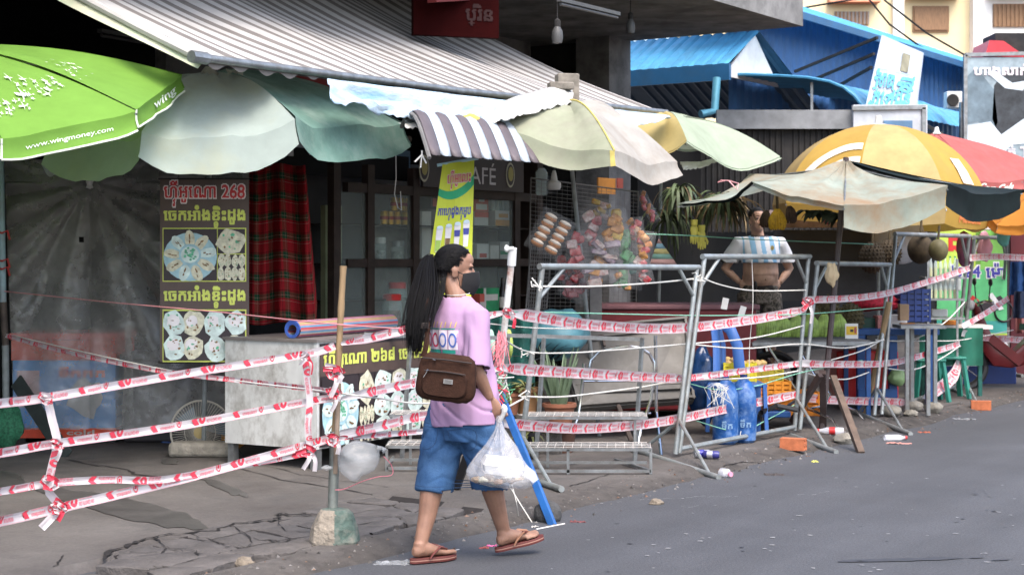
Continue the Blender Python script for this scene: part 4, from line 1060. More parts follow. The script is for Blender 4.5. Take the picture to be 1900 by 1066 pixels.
# metal cabinet with banner front
M_cabw = M('scratched_white_metal', (.66, .67, .65), rough=.4, var=.1, scale=6, metal=.25, dirt=(.2, .18, .15), damt=.75, dscale=7, stretch=(1, 1, .6))
cc = V((-1.345, 11.12, 0)); cd = (D * .985 + N * .05).normalized(); cn = V((-cd.y, cd.x, 0))
def cb(a, b_, z): return cc + cd * a + cn * b_ + V((0, 0, z))
def cbox(g, a0, a1, b0, b1, z0, z1): g.box(cb((a0 + a1) / 2, (b0 + b1) / 2, (z0 + z1) / 2), (a1 - a0, b1 - b0, z1 - z0), math.atan2(cd.y, cd.x)); return g
body = cbox(MB(), 0, 1.85, 0, .82, .19, .925); top = cbox(MB(), -.015, 1.865, -.015, .835, .926, .945)
legs = [cbox(MB(), a, a + .055, b_, b_ + .055, PZ, .19) for a, b_ in ((.01, .005), (1.78, .005), (.01, .75), (1.78, .75))]
edge = MB()
for z0, z1 in ((.19, .925),): cbox(edge, -.004, .022, -.006, .02, z0, z1)
bn = MB(); fn0 = sheet(cb(.03, -.004, .2), cd, Z, 0); fb_ = lambda k: (lambda x, y, q=0: fn0(x * 1.8, y * .715, .003 * k + q))
rect(bn, fb_(0), 0, 0, 1, 1, 9); rect(bn, fb_(1), 0, .68, 1, .97, 0)
put(bn, letters('ហ~វីអូេណា ២៦៨ េចកអាំងខ~ទិះដូង', 20, .035), fb_(2), .02, .70, .95, .25, 1)
food_plate(bn, fb_(2), .01, .0, .235, .66, 2, 8); food_rows(bn, fb_(2), .25, .36, .1, .32, 1, 1, 8, m=5); food_rows(bn, fb_(2), .25, 0, .1, .35, 4, 2, 9, m=5); food_rows(bn, fb_(2), .355, 0, .33, .68, 3, 3, 10); food_rows(bn, fb_(2), .69, 0, .31, .68, 3, 3, 12)
thing('metal_cabinet', 'scratched white metal cabinet on legs with a food banner across its front', 'cabinet', [('body', body, M_cabw, {'smooth': False}), ('top', top, M('worn_tin_top', (.2, .18, .17), rough=.5, metal=.3, dirt=(.1, .08, .07), damt=.6)), ('corner_trim', edge, M_cabw), ('banner', bn, FOOD, {'smooth': False})] + [('leg', l, M_steel) for l in legs])
# rolled mat
a, e = cb(.06, .25, .945 + .062), cb(1.45, .40, .945 + .062); mb = MB(); n_ = 40; axd = (e - a).normalized(); sd = axd.cross(Z).normalized()
cols = [1, 2, 0, 3, 0, 4, 1, 5, 2, 0]
for i in range(30):
    mb.cur = cols[i % 10]; a0, a1 = 2 * math.pi * i / 30, 2 * math.pi * (i + 1) / 30
    def ring(p, ang): return p + (sd * math.cos(ang) + Z * math.sin(ang)) * .062
    mb.add([ring(a, a0), ring(a, a1), ring(e, a1), ring(e, a0)], [(0, 1, 2, 3)])
co = MB(); sp = []
for k in range(70): q = k / 69 * 5 * math.pi; sp.append(a - axd * .012 + (sd * math.cos(q) + Z * math.sin(q)) * (.063 - .026 * k / 69))
co.tube(sp, .0065, 5)
thing('rolled_mat', 'rolled striped woven mat with a blue edge lying on the metal cabinet', 'mat', [('roll', mb, [M('mat_pink', (.45, .2, .19), rough=.8), M('mat_red', (.4, .06, .08), rough=.8), M('mat_blue', (.1, .26, .42), rough=.8), M('mat_olive', (.35, .3, .12), rough=.8), M('mat_violet', (.25, .18, .3), rough=.8), M('mat_grey', (.45, .42, .38), rough=.8)]), ('edge', co, M('mat_edge_blue', (.03, .08, .32), rough=.7))])

# ================================================================ CAFE CUPBOARD
M_frame = M('dark_brown_frame', (.035, .024, .02), spec=.2, rough=.55, var=.25, scale=8); M_glass = glass('cupboard_glass', a=.07)
S0, S1, T0, T1 = 2.35, 5.35, 3.6, 4.05
def sp_(px, t=T0): return SoT(T(px, 480, t))[0]
fr = MB()
for px in (621, 684, 768, 956): s_ = sp_(px); fr.sbox(s_ - .045, s_ + .045, T0 - .03, T0 + .04, PZ, 2.3)
fr.sbox(S1 - .1, S1, T0 - .03, T1, PZ, 2.5)
for z0, z1 in ((2.06, 2.14), (1.43, 1.5), (.85, .93)): fr.sbox(S0, S1, T0 - .025, T0 + .035, z0, z1)
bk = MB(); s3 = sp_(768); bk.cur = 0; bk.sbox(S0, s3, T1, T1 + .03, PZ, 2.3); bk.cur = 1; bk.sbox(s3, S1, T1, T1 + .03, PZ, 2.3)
shl = []
for z in (1.80, 1.46, 1.15, .88): g = MB(); g.sbox(S0, S1 - .1, T0 + .05, T1 - .005, z - .012, z); shl.append(('shelf', g, M_frame))
lower = MB(); lower.sbox(S0, S1, T0 + .02, T1, PZ, .84)
gl = []
for a, b_ in ((621, 684), (684, 768), (768, 956)):
    g = MB(); g.sbox(sp_(a) + .045, sp_(b_) - .045, T0, T0 + .006, .93, 2.06); gl.append(('pane', g, M_glass, {'smooth': False}))
sg = MB(); sg.cur = 0; s4, s5 = sp_(775), sp_(962); sg.sbox(s4, s5, T0 - .06, T0 - .03, 2.14, 2.46)
fs = sheet(ST(s4, T0 - .062, 2.14), D, Z, .004); L_ = s5 - s4
def sx_(px): return sp_(px, T0 - .06) - s4
text(sg, 'CAFÉ', fs, sx_(851), .055, sx_(919) - sx_(851), .2, 1, 20, .0)
for px in (786, 946):
    c_ = sx_(px); blob(sg, fs, c_, .16, .075, .12, 2, 20); blob(sg, lambda x, y: fs(x, y, .003), c_, .16, .06, .1, 0, 20); blob(sg, lambda x, y: fs(x, y, .006), c_, .17, .045, .07, 3, 18)
thing('cafe_cupboard', 'dark glazed café cupboard with a CAFÉ signboard under the curved canopy', 'cupboard',
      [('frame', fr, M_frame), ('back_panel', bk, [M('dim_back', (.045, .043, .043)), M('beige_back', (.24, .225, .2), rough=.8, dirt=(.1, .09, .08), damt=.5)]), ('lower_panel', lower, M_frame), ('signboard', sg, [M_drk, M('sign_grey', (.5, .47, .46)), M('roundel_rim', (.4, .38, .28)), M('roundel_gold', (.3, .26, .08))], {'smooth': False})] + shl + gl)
def onshelf(px, z, t=3.78): p = T(px, 480, t); return V((p.x, p.y, z))
def at_px(px, py, t=3.75): return T(px, py, t)
# gold cans
can = MB(); can.lathe((0, 0, 0), [(.028, 0), (.033, .006), (.033, .112), (.028, .12)], 14); lidm = MB(); lidm.lathe((0, 0, .1205), [(.028, 0), (.026, .003)], 14); bandm = MB(); bandm.lathe((0, 0, .045), [(.0335, 0), (.0335, .03)], 14, cap=False)
first = None
M_gold = M('gold_can', (.62, .33, .05), rough=.3, metal=.5, var=.15)
p = [(712, 1.80), (724, 1.80), (737, 1.80), (750, 1.80), (731, 1.923), (745, 1.923), (756, 1.923), (758, 1.80)]
pn = ['far-left of the lower row', 'second in the lower row', 'middle of the lower row', 'fourth in the lower row', 'leftmost of the upper row', 'middle of the upper row', 'rightmost of the upper row', 'at the post end of the lower row']
for i, (px, z) in enumerate(p):
    l = onshelf(px, z, 3.74 + .02 * (i % 2)); lab = f'gold drink can on the cupboard shelf, {pn[i]}'
    if first is None: first = thing('drink_can', lab, 'can', [('body', can, M_gold), ('lid', lidm, M_steel), ('label_band', bandm, M('red_band', (.4, .05, .02)))], 'gold cans in the cupboard', base=(0, 0, 0)); first.location = l
    else: copy_tree(first, l, .7 * i, lab)
# jars with red lids
def jar(px, py_lid, wpx, t, label, lidcol, h=.26, grp='jars with red lids', inner=(.08, .05, .04)):
    c_ = T(px, py_lid, t); r_ = wpx / 2 * c_.y / F; g = MB(); z1 = c_.z; g.lathe((c_.x, c_.y, z1 - h), [(r_ * .9, 0), (r_, .03), (r_, h * .85), (r_ * .85, h)], 16)
    l = MB(); l.lathe((c_.x, c_.y, z1 + .001), [(r_ * .9, 0), (r_ * .92, .045), (r_ * .8, .055)], 16); f = MB(); f.lathe((c_.x, c_.y, z1 - h + .01), [(r_ * .85, 0), (r_ * .85, h * .6)], 14)
    thing('jar', label, 'jar', [('glass', g, glass('jar_glass', a=.2)), ('lid', l, lidcol), ('contents', f, M('jar_contents', inner, var=.4, scale=30))], grp)
M_redl = M('red_lid', (.55, .03, .03), rough=.35)
jar(737, 535, 36, 3.7, 'red-lidded jar in the cupboard, the upper one behind', M_redl, .28); jar(727, 557, 38, 3.55 + .1, 'red-lidded jar in the cupboard, the lower one in front', M_redl, .24)
jar(706, 452, 22, 3.75, 'clear glass jar with a pale lid on the middle cupboard shelf', M_white, .17, None, (.3, .3, .3))
jar(738, 458, 26, 3.75, 'squat glass jar beside the clear jar on the cupboard shelf', M_steel, .13, None, (.2, .2, .18))
M_boxw = M('box_white', (.6, .56, .52), rough=.5, var=.1); M_boxr = M('box_red', (.55, .10, .07), rough=.5); M_boxo = M('box_orange', (.6, .3, .1), rough=.5); M_boxg = M('box_green', (.03, .3, .12), rough=.5, var=.25)
def carton(px0, px1, py0, py1, t, mats, label, name='carton', cat='box', bands=None):
    a, b_ = T(px0, py1, t), T(px1, py0, t); w = (SoT(b_)[0] - SoT(a)[0]); h = (b_.z - a.z); s_ = SoT(a)[0]; h = H(py0, (a.y + b_.y) / 2) - H(py1, (a.y + b_.y) / 2); z0 = H(py1, (a.y + b_.y) / 2)
    g = MB(); g.sbox(s_, s_ + w, t, t + .14, z0, z0 + h)
    f = sheet(ST(s_, t, z0), D * w, V((0, 0, h)), .003)
    for (x0, y0, x1, y1, m) in (bands or []): rect(g, f, x0, y0, x1, y1, m)
    one(name, label, cat, g, mats, smooth=False)
carton(880, 906, 362, 392, 3.72, [M_boxr, M_boxw], 'red and white packet, upper of two by the drinks banner', bands=[(.1, .1, .9, .45, 1), (.3, .6, .7, .9, 1)])
carton(880, 906, 393, 418, 3.72, [M_boxw, M_boxr], 'white packet with red top on cupboard shelf, under the red one', bands=[(0, .6, 1, 1, 1)])
carton(919, 948, 391, 419, 3.72, [M_boxw, M_boxo], 'cream and orange box on the cupboard shelf below the glasses', bands=[(0, 0, 1, .4, 1), (.2, .55, .8, .8, 1)])
carton(783, 800, 392, 478, 3.75, [M_boxw], 'tall beige carton behind the left edge of the drinks banner')
carton(800, 812, 362, 388, 3.75, [M_drk, M_boxr], 'dark red tin left of the drinks banner', bands=[(.2, .2, .8, .8, 1)])
carton(885, 907, 452, 482, 3.75, [M_boxw, M_boxr], 'white tub with red label on the lower cupboard shelf', bands=[(.2, .15, .8, .4, 1)])
carton(910, 926, 455, 482, 3.75, [M_boxw, M_grey], 'plain white tub between two others on the lower cupboard shelf')
carton(928, 946, 448, 482, 3.8, [M_boxw, M_boxg], 'white tub with green stripe on the lower cupboard shelf', bands=[(0, .3, 1, .5, 1)])
carton(897, 926, 534, 580, 3.5, [M_boxg, M_boxw], 'green packet standing low in the cupboard right of the woman', bands=[(.1, .5, .9, .75, 1), (0, 0, .15, 1, 1)])
carton(890, 899, 545, 582, 3.48, [M_boxr, M_boxw], 'thin red packet beside the green packet low in the cupboard', bands=[(0, .3, 1, .6, 1)])
mb = MB(); c_ = T(933, 580, 3.5); mb.cur = 0; mb.lathe(c_, [(.045, 0), (.048, .05), (.048, .17), (.02, .26), (.018, .33)], 14); mb.cur = 1; mb.lathe(c_ + V((0, 0, .05)), [(.0495, 0), (.0495, .1)], 14, cap=False)
one('sauce_bottle', 'dark glass bottle with white label beside the green packet', 'bottle', mb, [M('dark_glass', (.02, .015, .012), rough=.15), M_boxw])
g0 = None
for i in range(5):
    l = onshelf(914 + i * 8, 1.83 + .11, 3.75); l.z = H(391, l.y); lab = f'upturned drinking glass above the cream box, {["first", "second", "third", "fourth", "fifth"][i]} from the drinks banner'
    if g0 is None:
        g = MB(); g.lathe((0, 0, 0), [(.03, 0), (.026, .11)], 12); g0 = thing('drinking_glass', lab, 'glass', [(None, g, glass('tumbler', a=.3))], 'glasses on the cupboard shelf', base=(0, 0, 0)); g0.location = l
    else: copy_tree(g0, l, 0, lab)
mb = MB(); mb.sbox(sp_(629), sp_(660), 3.75, 3.8, .9, 1.95)
one('pale_board', 'pale green board standing inside the left cupboard bay', 'board', mb, M('pale_green_board', (.25, .27, .16), rough=.7))
mb = MB(); mb.box(T(705, 300, 4.3), (.9, .02, .25), .98)
one('blue_poster', 'dim blue poster above the left cupboard bay', 'poster', mb, M('dim_blue', (.03, .08, .13)))
mb = MB(); mb.box(T(571, 390, 4.2), (.03, .05, .34), .9); 
one('blue_red_sign', 'narrow blue sign with red rim just right of the plaid cloth', 'sign', mb, M('sign_blue', (.08, .25, .5)))
mb = MB(); mb.cur = 0; mb.bar(T(514, 148, 3.2), T(610, 160, 3.2), .06, .09); mb.cur = 1; mb.box(T(548, 168, 3.22), (.26, .03, .14), .98)
one('red_sign_frame', 'red framed blue sign glimpsed between sage parasol and awning roller', 'sign', mb, [M_red, M('mid_blue', (.08, .2, .4))])
mb = MB(); mb.tube([T(734, 255, 3), T(735, 330, 3), T(732, 360, 3), T(738, 385, 3), T(745, 390, 3), T(743, 355, 3)], .004, 5)
one('hanging_wire', 'bent white wire hook hanging in front of the gold cans', 'wire', mb, M_white)
mb = MB(); q = T(783, 287, 1.7); mb.tube([q + V((0, 0, .03)), q, q + V((-.05, 0, -.05))], .007, 5); mb.tube([q, q + V((.03, 0, -.06))], .007, 5); mb.tube([q, q + V((-.01, 0, -.09))], .005, 5)
one('string_bow', 'white string tied in a bow at the left end of the curved canopy', 'string', mb, M_white)

# drinks banner
Yd = 12.1; c0, c1, c2, c3 = W(797, 480, Yd), W(874, 562, Yd + .05), W(880, 297, Yd + .05), W(821, 304, Yd)
c0 = c3.lerp(c0, 1.45)
def db(x, y, k=0): 
    P = (c0 * (1 - x) + c1 * x) * (1 - y) + (c3 * (1 - x) + c2 * x) * y
    return P + V((0, -k - .006 * math.sin(x * 9 + y * 4), 0))
b = MB(); b.grid(lambda u, v: db(u, v), 8, 24); l1 = lambda k: (lambda x, y, q=0: db(x, y, .003 * k + q))
put(b, letters('ហ~វីអូេលះ', 18, .05), l1(2), .2, .805, .72, .14, 3); put(b, letters('ហ~វីអូេលះ', 18, .015), l1(3), .21, .81, .7, .13, 2)
b.cur = 4; b.grid(lambda u, v: l1(1)(u, .735 + .03 * v + .11 * (u - .38) ** 2 * 2.2 + (.022 * v) * (1 + u)), 14, 1)
put(b, letters('កាេហ~វដូងក~រអូប', 18, .03), l1(1), .06, .585, .88, .1, 1)
for k in range(4):
    x = .16 + .225 * k; y0 = .36 + .012 * k; tone = [(8, 7), (3, 6), (8, 1), (8, 1)][k]
    b.cur = 3; b.poly([l1(1)(x - .06, y0 + .0), l1(1)(x + .05, y0), l1(1)(x + .085, y0 + .17), l1(1)(x - .085, y0 + .17)])
    b.cur = tone[1]; b.poly([l1(2)(x - .055, y0 + .005), l1(2)(x + .045, y0 + .005), l1(2)(x + .062, y0 + .085), l1(2)(x - .062, y0 + .085)] if k < 2 else [l1(2)(x - .065, y0 + .085), l1(2)(x + .065, y0 + .085), l1(2)(x + .075, y0 + .13), l1(2)(x - .075, y0 + .13)])
    blob(b, l1(3), x, y0 + .175, .08, .014, 8, 12); rect(b, l1(1), x - .08, y0 - .03, x + .08, y0 - .018, 1)
b.cur = 4; b.poly([l1(1)(.7, .1), l1(1)(.88, .1), l1(1)(.92, .24), l1(1)(.66, .24)]); blob(b, l1(2), .79, .24, .13, .02, 8, 12); b.cur = 9; b.tube([l1(3)(.8, .24), l1(3)(.84, .32), l1(3)(.76, .34)], .004, 4)
text(b, 'កាហ្វេ', l1(1), .15, .1, .35, .06, 1, 10, .03)
rod = MB(); rod.tube([c3 + V((-.04, .01, -.01)), c2 + V((.03, .01, .015))], .012, 8)
thing('drinks_banner', 'yellow-green hanging banner with red lettering and pictures of iced drinks', 'banner', [('sheet', b, [M('lime_banner', (.5, .56, .03), rough=.45, var=.05), M('banner_navy', (.05, .06, .28)), M_rd, M_wh, M('banner_green', (.02, .33, .14)), M_crm, M_bwn, M('matcha', (.3, .45, .08)), M('ice_white', (.55, .66, .7)), M_drk], {'smooth': False}), ('rod', rod, M('pale_blue_rod', (.4, .6, .66)))])

# light bulb holder and mesh rack
c_ = T(1028, 352, 2.5); g = MB(); g.lathe(c_, [(.05, 0), (.062, .02), (.062, .06), (.03, .085), (.022, .14), (.012, .17)], 14); w_ = MB(); w_.tube([c_ + V((0, 0, .16)), c_ + V((.02, .03, .35)), c_ + V((-.1, .05, .5))], .004, 5)
thing('hanging_bulb', 'white bulb holder hanging right of the CAFÉ signboard', 'light bulb', [('bulb', g, M_white), ('wire', w_, M_rub)])
mb = MB(); mb.lathe(T(1005, 362, 2.7), [(.05, 0), (.055, .02), (.055, .2), (.03, .24)], 12)
one('glass_lantern', 'clear glass jar lantern hanging beside the white bulb holder', 'jar', mb, glass('lantern_glass', a=.3))
def wiremesh(label, p00, p10, p01, nu, nv, r=.0022, name='mesh_rack', cat='rack', frame=.008, m=None):
    p00, p10, p01 = V(p00), V(p10), V(p01); g = MB()
    for i in range(nu + 1): a = p00.lerp(p10, i / nu); g.tube([a, a + p01 - p00], r, 4, cap=False)
    for j in range(nv + 1): a = p00.lerp(p01, j / nv); g.tube([a, a + p10 - p00], r, 4, cap=False)
    f = MB(); q = p10 + p01 - p00; f.tube([p00, p10, q, p01, p00], frame, 6)
    return thing(name, label, cat, [('mesh', g, m or M_wire), ('frame', f, m or M_wire)])
M_wire = M('dull_wire', (.13, .125, .12), rough=.5, metal=.4)
wiremesh('tall wire-mesh display rack behind the snack bags', T(980, 590, 2.6), T(1180, 590, 2.6), T(985, 330, 2.6), 22, 34)
wiremesh('small folding wire-mesh panel standing between the bottles and barrier frame', T(976, 572, 2.2), T(1014, 572, 2.2), T(985, 455, 2.2), 9, 16, .003)
# ================================================================ MIDDLE AND RIGHT STALLS
M_teal = M('teal_sheet', (.06, .17, .205), rough=.5, var=.15, bump=.4, bscale=8); M_tealc = M('dark_teal_cloth', (.012, .09, .075), rough=.8, var=.35, scale=8)
M_terra = M('terracotta', (.26, .10, .055), rough=.85, var=.2, dirt=(.12, .07, .05), damt=.5); M_soil = M('soil', (.03, .022, .016), rough=1)
M_chrome = M('chrome_tube', (.62, .63, .64), rough=.16, metal=1, var=.05); M_cart = M('dirty_sheet_metal', (.105, .10, .092), rough=.5, metal=.35, var=.2, scale=4, dirt=(.08, .075, .065), damt=.8, dscale=5)
M_bplas = M('blue_chair_plastic', (.045, .13, .38), rough=.4, trans=.15, var=.05); M_navy = M('navy_crate', (.012, .035, .16), rough=.45); M_bluep = M('blue_painted_steel', (.01, .06, .2), rough=.5, var=.15)
def leafblade(g, base, d, L, w, droop, n=7, twist=0):
    base = V(base); d = V(d).normalized(); side = d.cross(Z); side = side.normalized() if side.length > .01 else V((1, 0, 0)); L_, R_ = [], []; p = base.copy(); dd = d.copy()
    for i in range(n + 1):
        u = i / n; ww = w * (math.sin(math.pi * min(1, .12 + .88 * u)) ** .7) * (1 - u * .2)
        L_.append(p - side * ww); R_.append(p + side * ww + Z * ww * .4); dd = (dd + V((0, 0, -droop / n))).normalized(); p = p + dd * (L / n)
    g.add(L_ + R_, [(i, i + 1, n + 2 + i, n + 1 + i) for i in range(n)])
# bundles and cloths behind the barrier
one('covered_bundle', 'goods bundle under a pale teal plastic sheet behind the first barrier frame', 'bundle', lump(W(1036, 618, 12.9), (.24, .25, .2), 5, .22), M_teal)
mb = MB(); mb.grid(lambda u, v: W(900 + 92 * u, 588 + 160 * v, 12.75 + .05 * math.sin(u * 14 + v) + .02 * noise((u * 9, v * 5, 1))), 30, 16)
one('shade_cloth', 'dark green cloth hanging behind the white pole and potted plants', 'cloth', mb, M_tealc, solid=.006)
def footprints():
    for px, col, lab in ((911, (.35, .55, .45), 'pale green oval tag hanging behind the white pole, left one'), (944, (.40, .5, .12), 'yellow-green oval tag hanging behind the white pole, right one')):
        g = MB(); c_ = W(px, 640, 12.5); g.add([c_ + V((.033 * math.cos(a), 0, .125 * math.sin(a) * (1 if math.sin(a) > 0 else .9))) for a in [2 * math.pi * k / 20 for k in range(20)]], [tuple(range(20))])
        one('oval_tag', lab, 'tag', g, M('tag_' + str(px), col), solid=.006)
footprints()
# concrete step carrying pots
mb = MB(); mb.box((X(975, 12.1), 12.25, .15), (.55, .34, .24))
one('concrete_step', 'dark concrete block under the brown flower pots', 'concrete block', mb, M('dark_concrete', (.11, .1, .09), rough=.95, var=.3, bump=.5), bev=.02)
def pot(px, pytop, pybot, wpx, Y, label, col, plant=None, seed=0, saucer=False, grp='flower pots behind the barrier'):
    c_ = W(px, pybot, Y); r_ = wpx / 2 * Y / F; h = (pybot - pytop) * Y / F; g = MB(); rng = random.Random(seed)
    g.lathe(c_, [(r_ * .68, 0), (r_ * .9, h * .8), (r_ * .92, h * .82), (r_ * 1.03, h * .86), (r_ * 1.03, h), (r_ * .9, h), (r_ * .85, h * .93), (.001, h * .92)], 20, cap=False)
    s_ = MB(); s_.lathe(c_ + V((0, 0, h * .91)), [(r_ * .86, 0), (.001, .012)], 14)
    parts = [('pot', g, col), ('soil', s_, M_soil)]
    if saucer: q = MB(); q.lathe(c_ + V((0, 0, -.012)), [(r_ * .8, 0), (r_ * 1.15, .03), (r_ * 1.1, .035)], 18); parts.append(('saucer', q, M_boxw))
    if plant == 'aloe':
        for k in range(26):
            a = rng.uniform(0, 6.28); lf = MB(); b0 = c_ + V((math.cos(a) * r_ * .3, math.sin(a) * r_ * .3, h * .9)); L_ = rng.uniform(.3, .52); tl = rng.uniform(.12, .5)
            pts = [b0 + V((math.cos(a) * tl * L_ * u, math.sin(a) * tl * L_ * u, L_ * u * (1 - .12 * u))) for u in (0, .3, .6, .85, 1)]
            lf.tube(pts, [.026, .024, .017, .009, .002], 6, flat=.45); parts.append(('leaf', lf, M_aloe))
    if plant == 'creep':
        for k in range(36): a = rng.uniform(0, 6.28); lf = MB(); leafblade(lf, c_ + V((0, 0, h * .95)), (math.cos(a), math.sin(a), rng.uniform(.3, 1.3)), rng.uniform(.1, .24), .012, rng.uniform(.7, 2)); parts.append(('leaf', lf, M_creep))
    thing('potted_plant' if plant else 'flower_pot', label, 'plant' if plant else 'pot', parts, grp)
M_aloe = M('aloe_green', (.12, .17, .10), rough=.5, var=.25, scale=10); M_creep = M('mossy_green', (.14, .15, .05), rough=.8, var=.35, scale=12)
pot(944, 728, 768, 46, 12.0, 'reddish pot with mossy trailing plant nearest the woman', M_terra, 'creep', 3)
pot(978, 718, 772, 46, 12.1, 'ochre pot with trailing plant on a pale saucer, second from the woman', M('ochre_pot', (.3, .16, .07), rough=.85, var=.2), 'creep', 5, True)
pot(1038, 747, 795, 62, 12.0, 'large terracotta pot with tall grey-green aloe leaves behind the white rack', M_terra, 'aloe', 7)
pot(985, 800, 850, 40, 11.8, 'small black nursery pot standing on the ground below the white rack', M_rub, 'creep', 9)
pot(1042, 790, 838, 60, 12.2, 'low brown pot on the ground under the aloe pot', M('brown_pot', (.1, .05, .035), rough=.8), None, 9)
for k, (px, py, a_) in enumerate(((1000, 680, .4), (1000, 650, -.3))): pass
mb = MB(); rng = random.Random(8)
for k in range(60): a = rng.uniform(0, 6.28); leafblade(mb, W(1005, 668, 12.5) + V((rng.uniform(-.12, .12), 0, 0)), (math.cos(a), -.3, rng.uniform(.2, 1.6)), rng.uniform(.12, .22), .009, 1.0)
one('dark_shrub', 'dark spiky shrub behind the teal bundle and first barrier frame', 'shrub', mb, M('dark_shrub_leaf', (.025, .03, .035), rough=.7, var=.4))

# folded metal cart leaning, with three recessed panels
cA, cB, cC, cD = W(1072, 757, 12.9), W(1288, 742, 13.3), W(1273, 590, 13.75), W(1026, 612, 13.45)
nn = (cB - cA).cross(cD - cA).normalized()
def ct(x, y, k=0): return (cA * (1 - x) + cB * x) * (1 - y) + (cD * (1 - x) + cC * x) * y + nn * k
bd = MB(); bd.extr([ct(0, 0), ct(1, 0), ct(1, 1), ct(0, 1)], -nn * .05)
pn = []
for x0, x1, y0, y1 in ((.03, .31, .28, .80), (.35, .62, .25, .72), (.66, .95, .2, .78)):
    g = MB(); g.extr([ct(x0, y0, .012), ct(x1, y0, .012), ct(x1, y1, .012), ct(x0, y1, .012)], -nn * .01); pn.append(('panel', g, M_cart, {'bev': .004}))
rm = MB()
for a, b_ in (((0, .98), (1, .98)), ((0, .02), (1, .02)), ((.985, 0), (.985, 1)), ((.015, 0), (.015, 1)), ((0, .16), (1, .13)), ((0, .84), (1, .86))): rm.bar(ct(*a, .02), ct(*b_, .02), .022, .03, up=nn)
br = MB(); br.bar(ct(.2, .8, .04), ct(.33, .83, .05), .02); br.bar(ct(.33, .83, .05), ct(.33, .7, .04), .02); s1 = MB(); s1.tube([ct(.34, .02), V((ct(.34, .02).x + .1, 12.9, PZ))], .02, 6); s2 = MB(); s2.tube([ct(.9, .02), V((ct(.9, .02).x, 13.4, PZ))], .02, 6)
thing('metal_cart', 'dirty grey sheet-metal cart body with recessed panels behind the chrome chair frame', 'cart', [('body', bd, M_cart, {'smooth': False}), ('rim', rm, M_cart), ('handle', br, M_rustst), ('leg', s1, M_rustst), ('leg', s2, M_rustst)] + pn)
# chrome chair frame
def chrome(pts, r=.0125, Y=12.15): g = MB(); g.tube([W(x, y, Y + dy) for x, y, dy in pts], r, 8); return g
thing('chrome_chair', 'bare chrome chair frame without a seat in front of the grey cart', 'chair frame', [
    ('back_hoop', chrome([(1092, 690, .1), (1097, 668, .1), (1112, 652, .1), (1140, 645, .05), (1165, 642, 0), (1190, 646, 0), (1205, 656, 0), (1213, 672, 0), (1212, 705, 0), (1208, 740, 0), (1200, 765, 0), (1190, 790, 0), (1184, 822, -.05)]), M_chrome),
    ('front_leg', chrome([(1084, 674, .2), (1080, 720, .2), (1072, 772, .2), (1055, 820, .05)]), M_chrome), ('rear_leg', chrome([(1216, 622, .25), (1217, 700, .25), (1218, 765, .25), (1227, 845, -.25)]), M_chrome),
    ('crossbar', chrome([(1082, 707, .2), (1210, 706, 0)], .008), M_chrome), ('crossbar', chrome([(1075, 769, .2), (1208, 766, .0)], .009), M_chrome)])
# red chest
mb = MB(); a, b_ = W(1108, 690, 14.3), W(1400, 690, 14.9); mb.box((X(1255, 14.9), 15.1, .58), (1.42, .8, .92)); lid = MB(); lid.box((X(1255, 14.9), 15.1, 1.06), (1.48, .84, .05))
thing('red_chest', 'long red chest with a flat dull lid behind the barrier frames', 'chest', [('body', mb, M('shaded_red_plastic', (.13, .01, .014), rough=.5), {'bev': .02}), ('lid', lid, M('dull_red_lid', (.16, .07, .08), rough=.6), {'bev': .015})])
mb = MB(); mb.box(W(1105, 580, 13.6), (.10, .05, .62), .1)
one('grey_upright', 'flat grey upright post beside the teal bundle', 'post', mb, M_grey)
# snack bags
M_clear = glass('clear_wrap', (.8, .8, .8), a=.07, rough=.25)
def snack(px, py, w, h, rot, Y, label, mats, fill, seed):
    rng = random.Random(seed); c_ = W(px, py, Y); A = Matrix.Rotation(rot, 3, 'Y'); ww, hh = w * Y / F / 2, h * Y / F / 2; parts = []
    if fill == 'rolls':
        for i in range(2):
            for j in range(5):
                g = MB(); q = c_ + A @ V(((i - .5) * ww * .95, 0, (j - 2) * hh * .36)); g.ell(q, (ww * .42, .035, hh * .16), A, 10, 6); parts.append(('bread_roll', g, mats[0]))
                g = MB(); g.ell(q + A @ V((0, -.012, hh * .12)), (ww * .38, .03, hh * .11), A, 10, 6); parts.append(('cream_top', g, mats[1]))
    else:
        n_ = 8
        for k in range(n_):
            m_ = mats[k % len(mats)]; rx_, rz_ = ww * rng.uniform(.32, .5), hh * rng.uniform(.22, .34); g = lump((0, 0, 0), (rx_, .028, rz_), seed + k, .3, 20, 12); B_ = A @ Matrix.Rotation(rng.uniform(-.8, .8), 3, 'Y'); p0 = c_ + A @ V((rng.uniform(-.5, .5) * ww, rng.uniform(-.03, .02), (k / (n_ - 1) - .5) * 1.5 * hh))
            sq = lambda a, r: r * math.copysign(abs(a / r) ** .45, a)
            g.xf(lambda q: p0 + B_ @ V((sq(q.x, rx_), q.y + .012 * noise((q.x * 40, q.z * 40, seed + k)), sq(q.z, rz_)))); parts.append(('packet', g, m_))
    wv = MB()
    def f(u, v):
        x = (u * 2 - 1); y = (v * 2 - 1); t = (1 - abs(x) ** 3) * (1 - abs(y) ** 3); return c_ + A @ V((x * ww * 1.15, -.075 * max(0, t) ** .6 - .012 * noise((u * 9, v * 9, seed)), y * hh * 1.12))
    wv.grid(f, 18, 18); parts.append(('wrapper', wv, M_clear))
    thing('snack_bag', label, 'snack bag', parts, 'bags of snacks hanging on the wire rack')
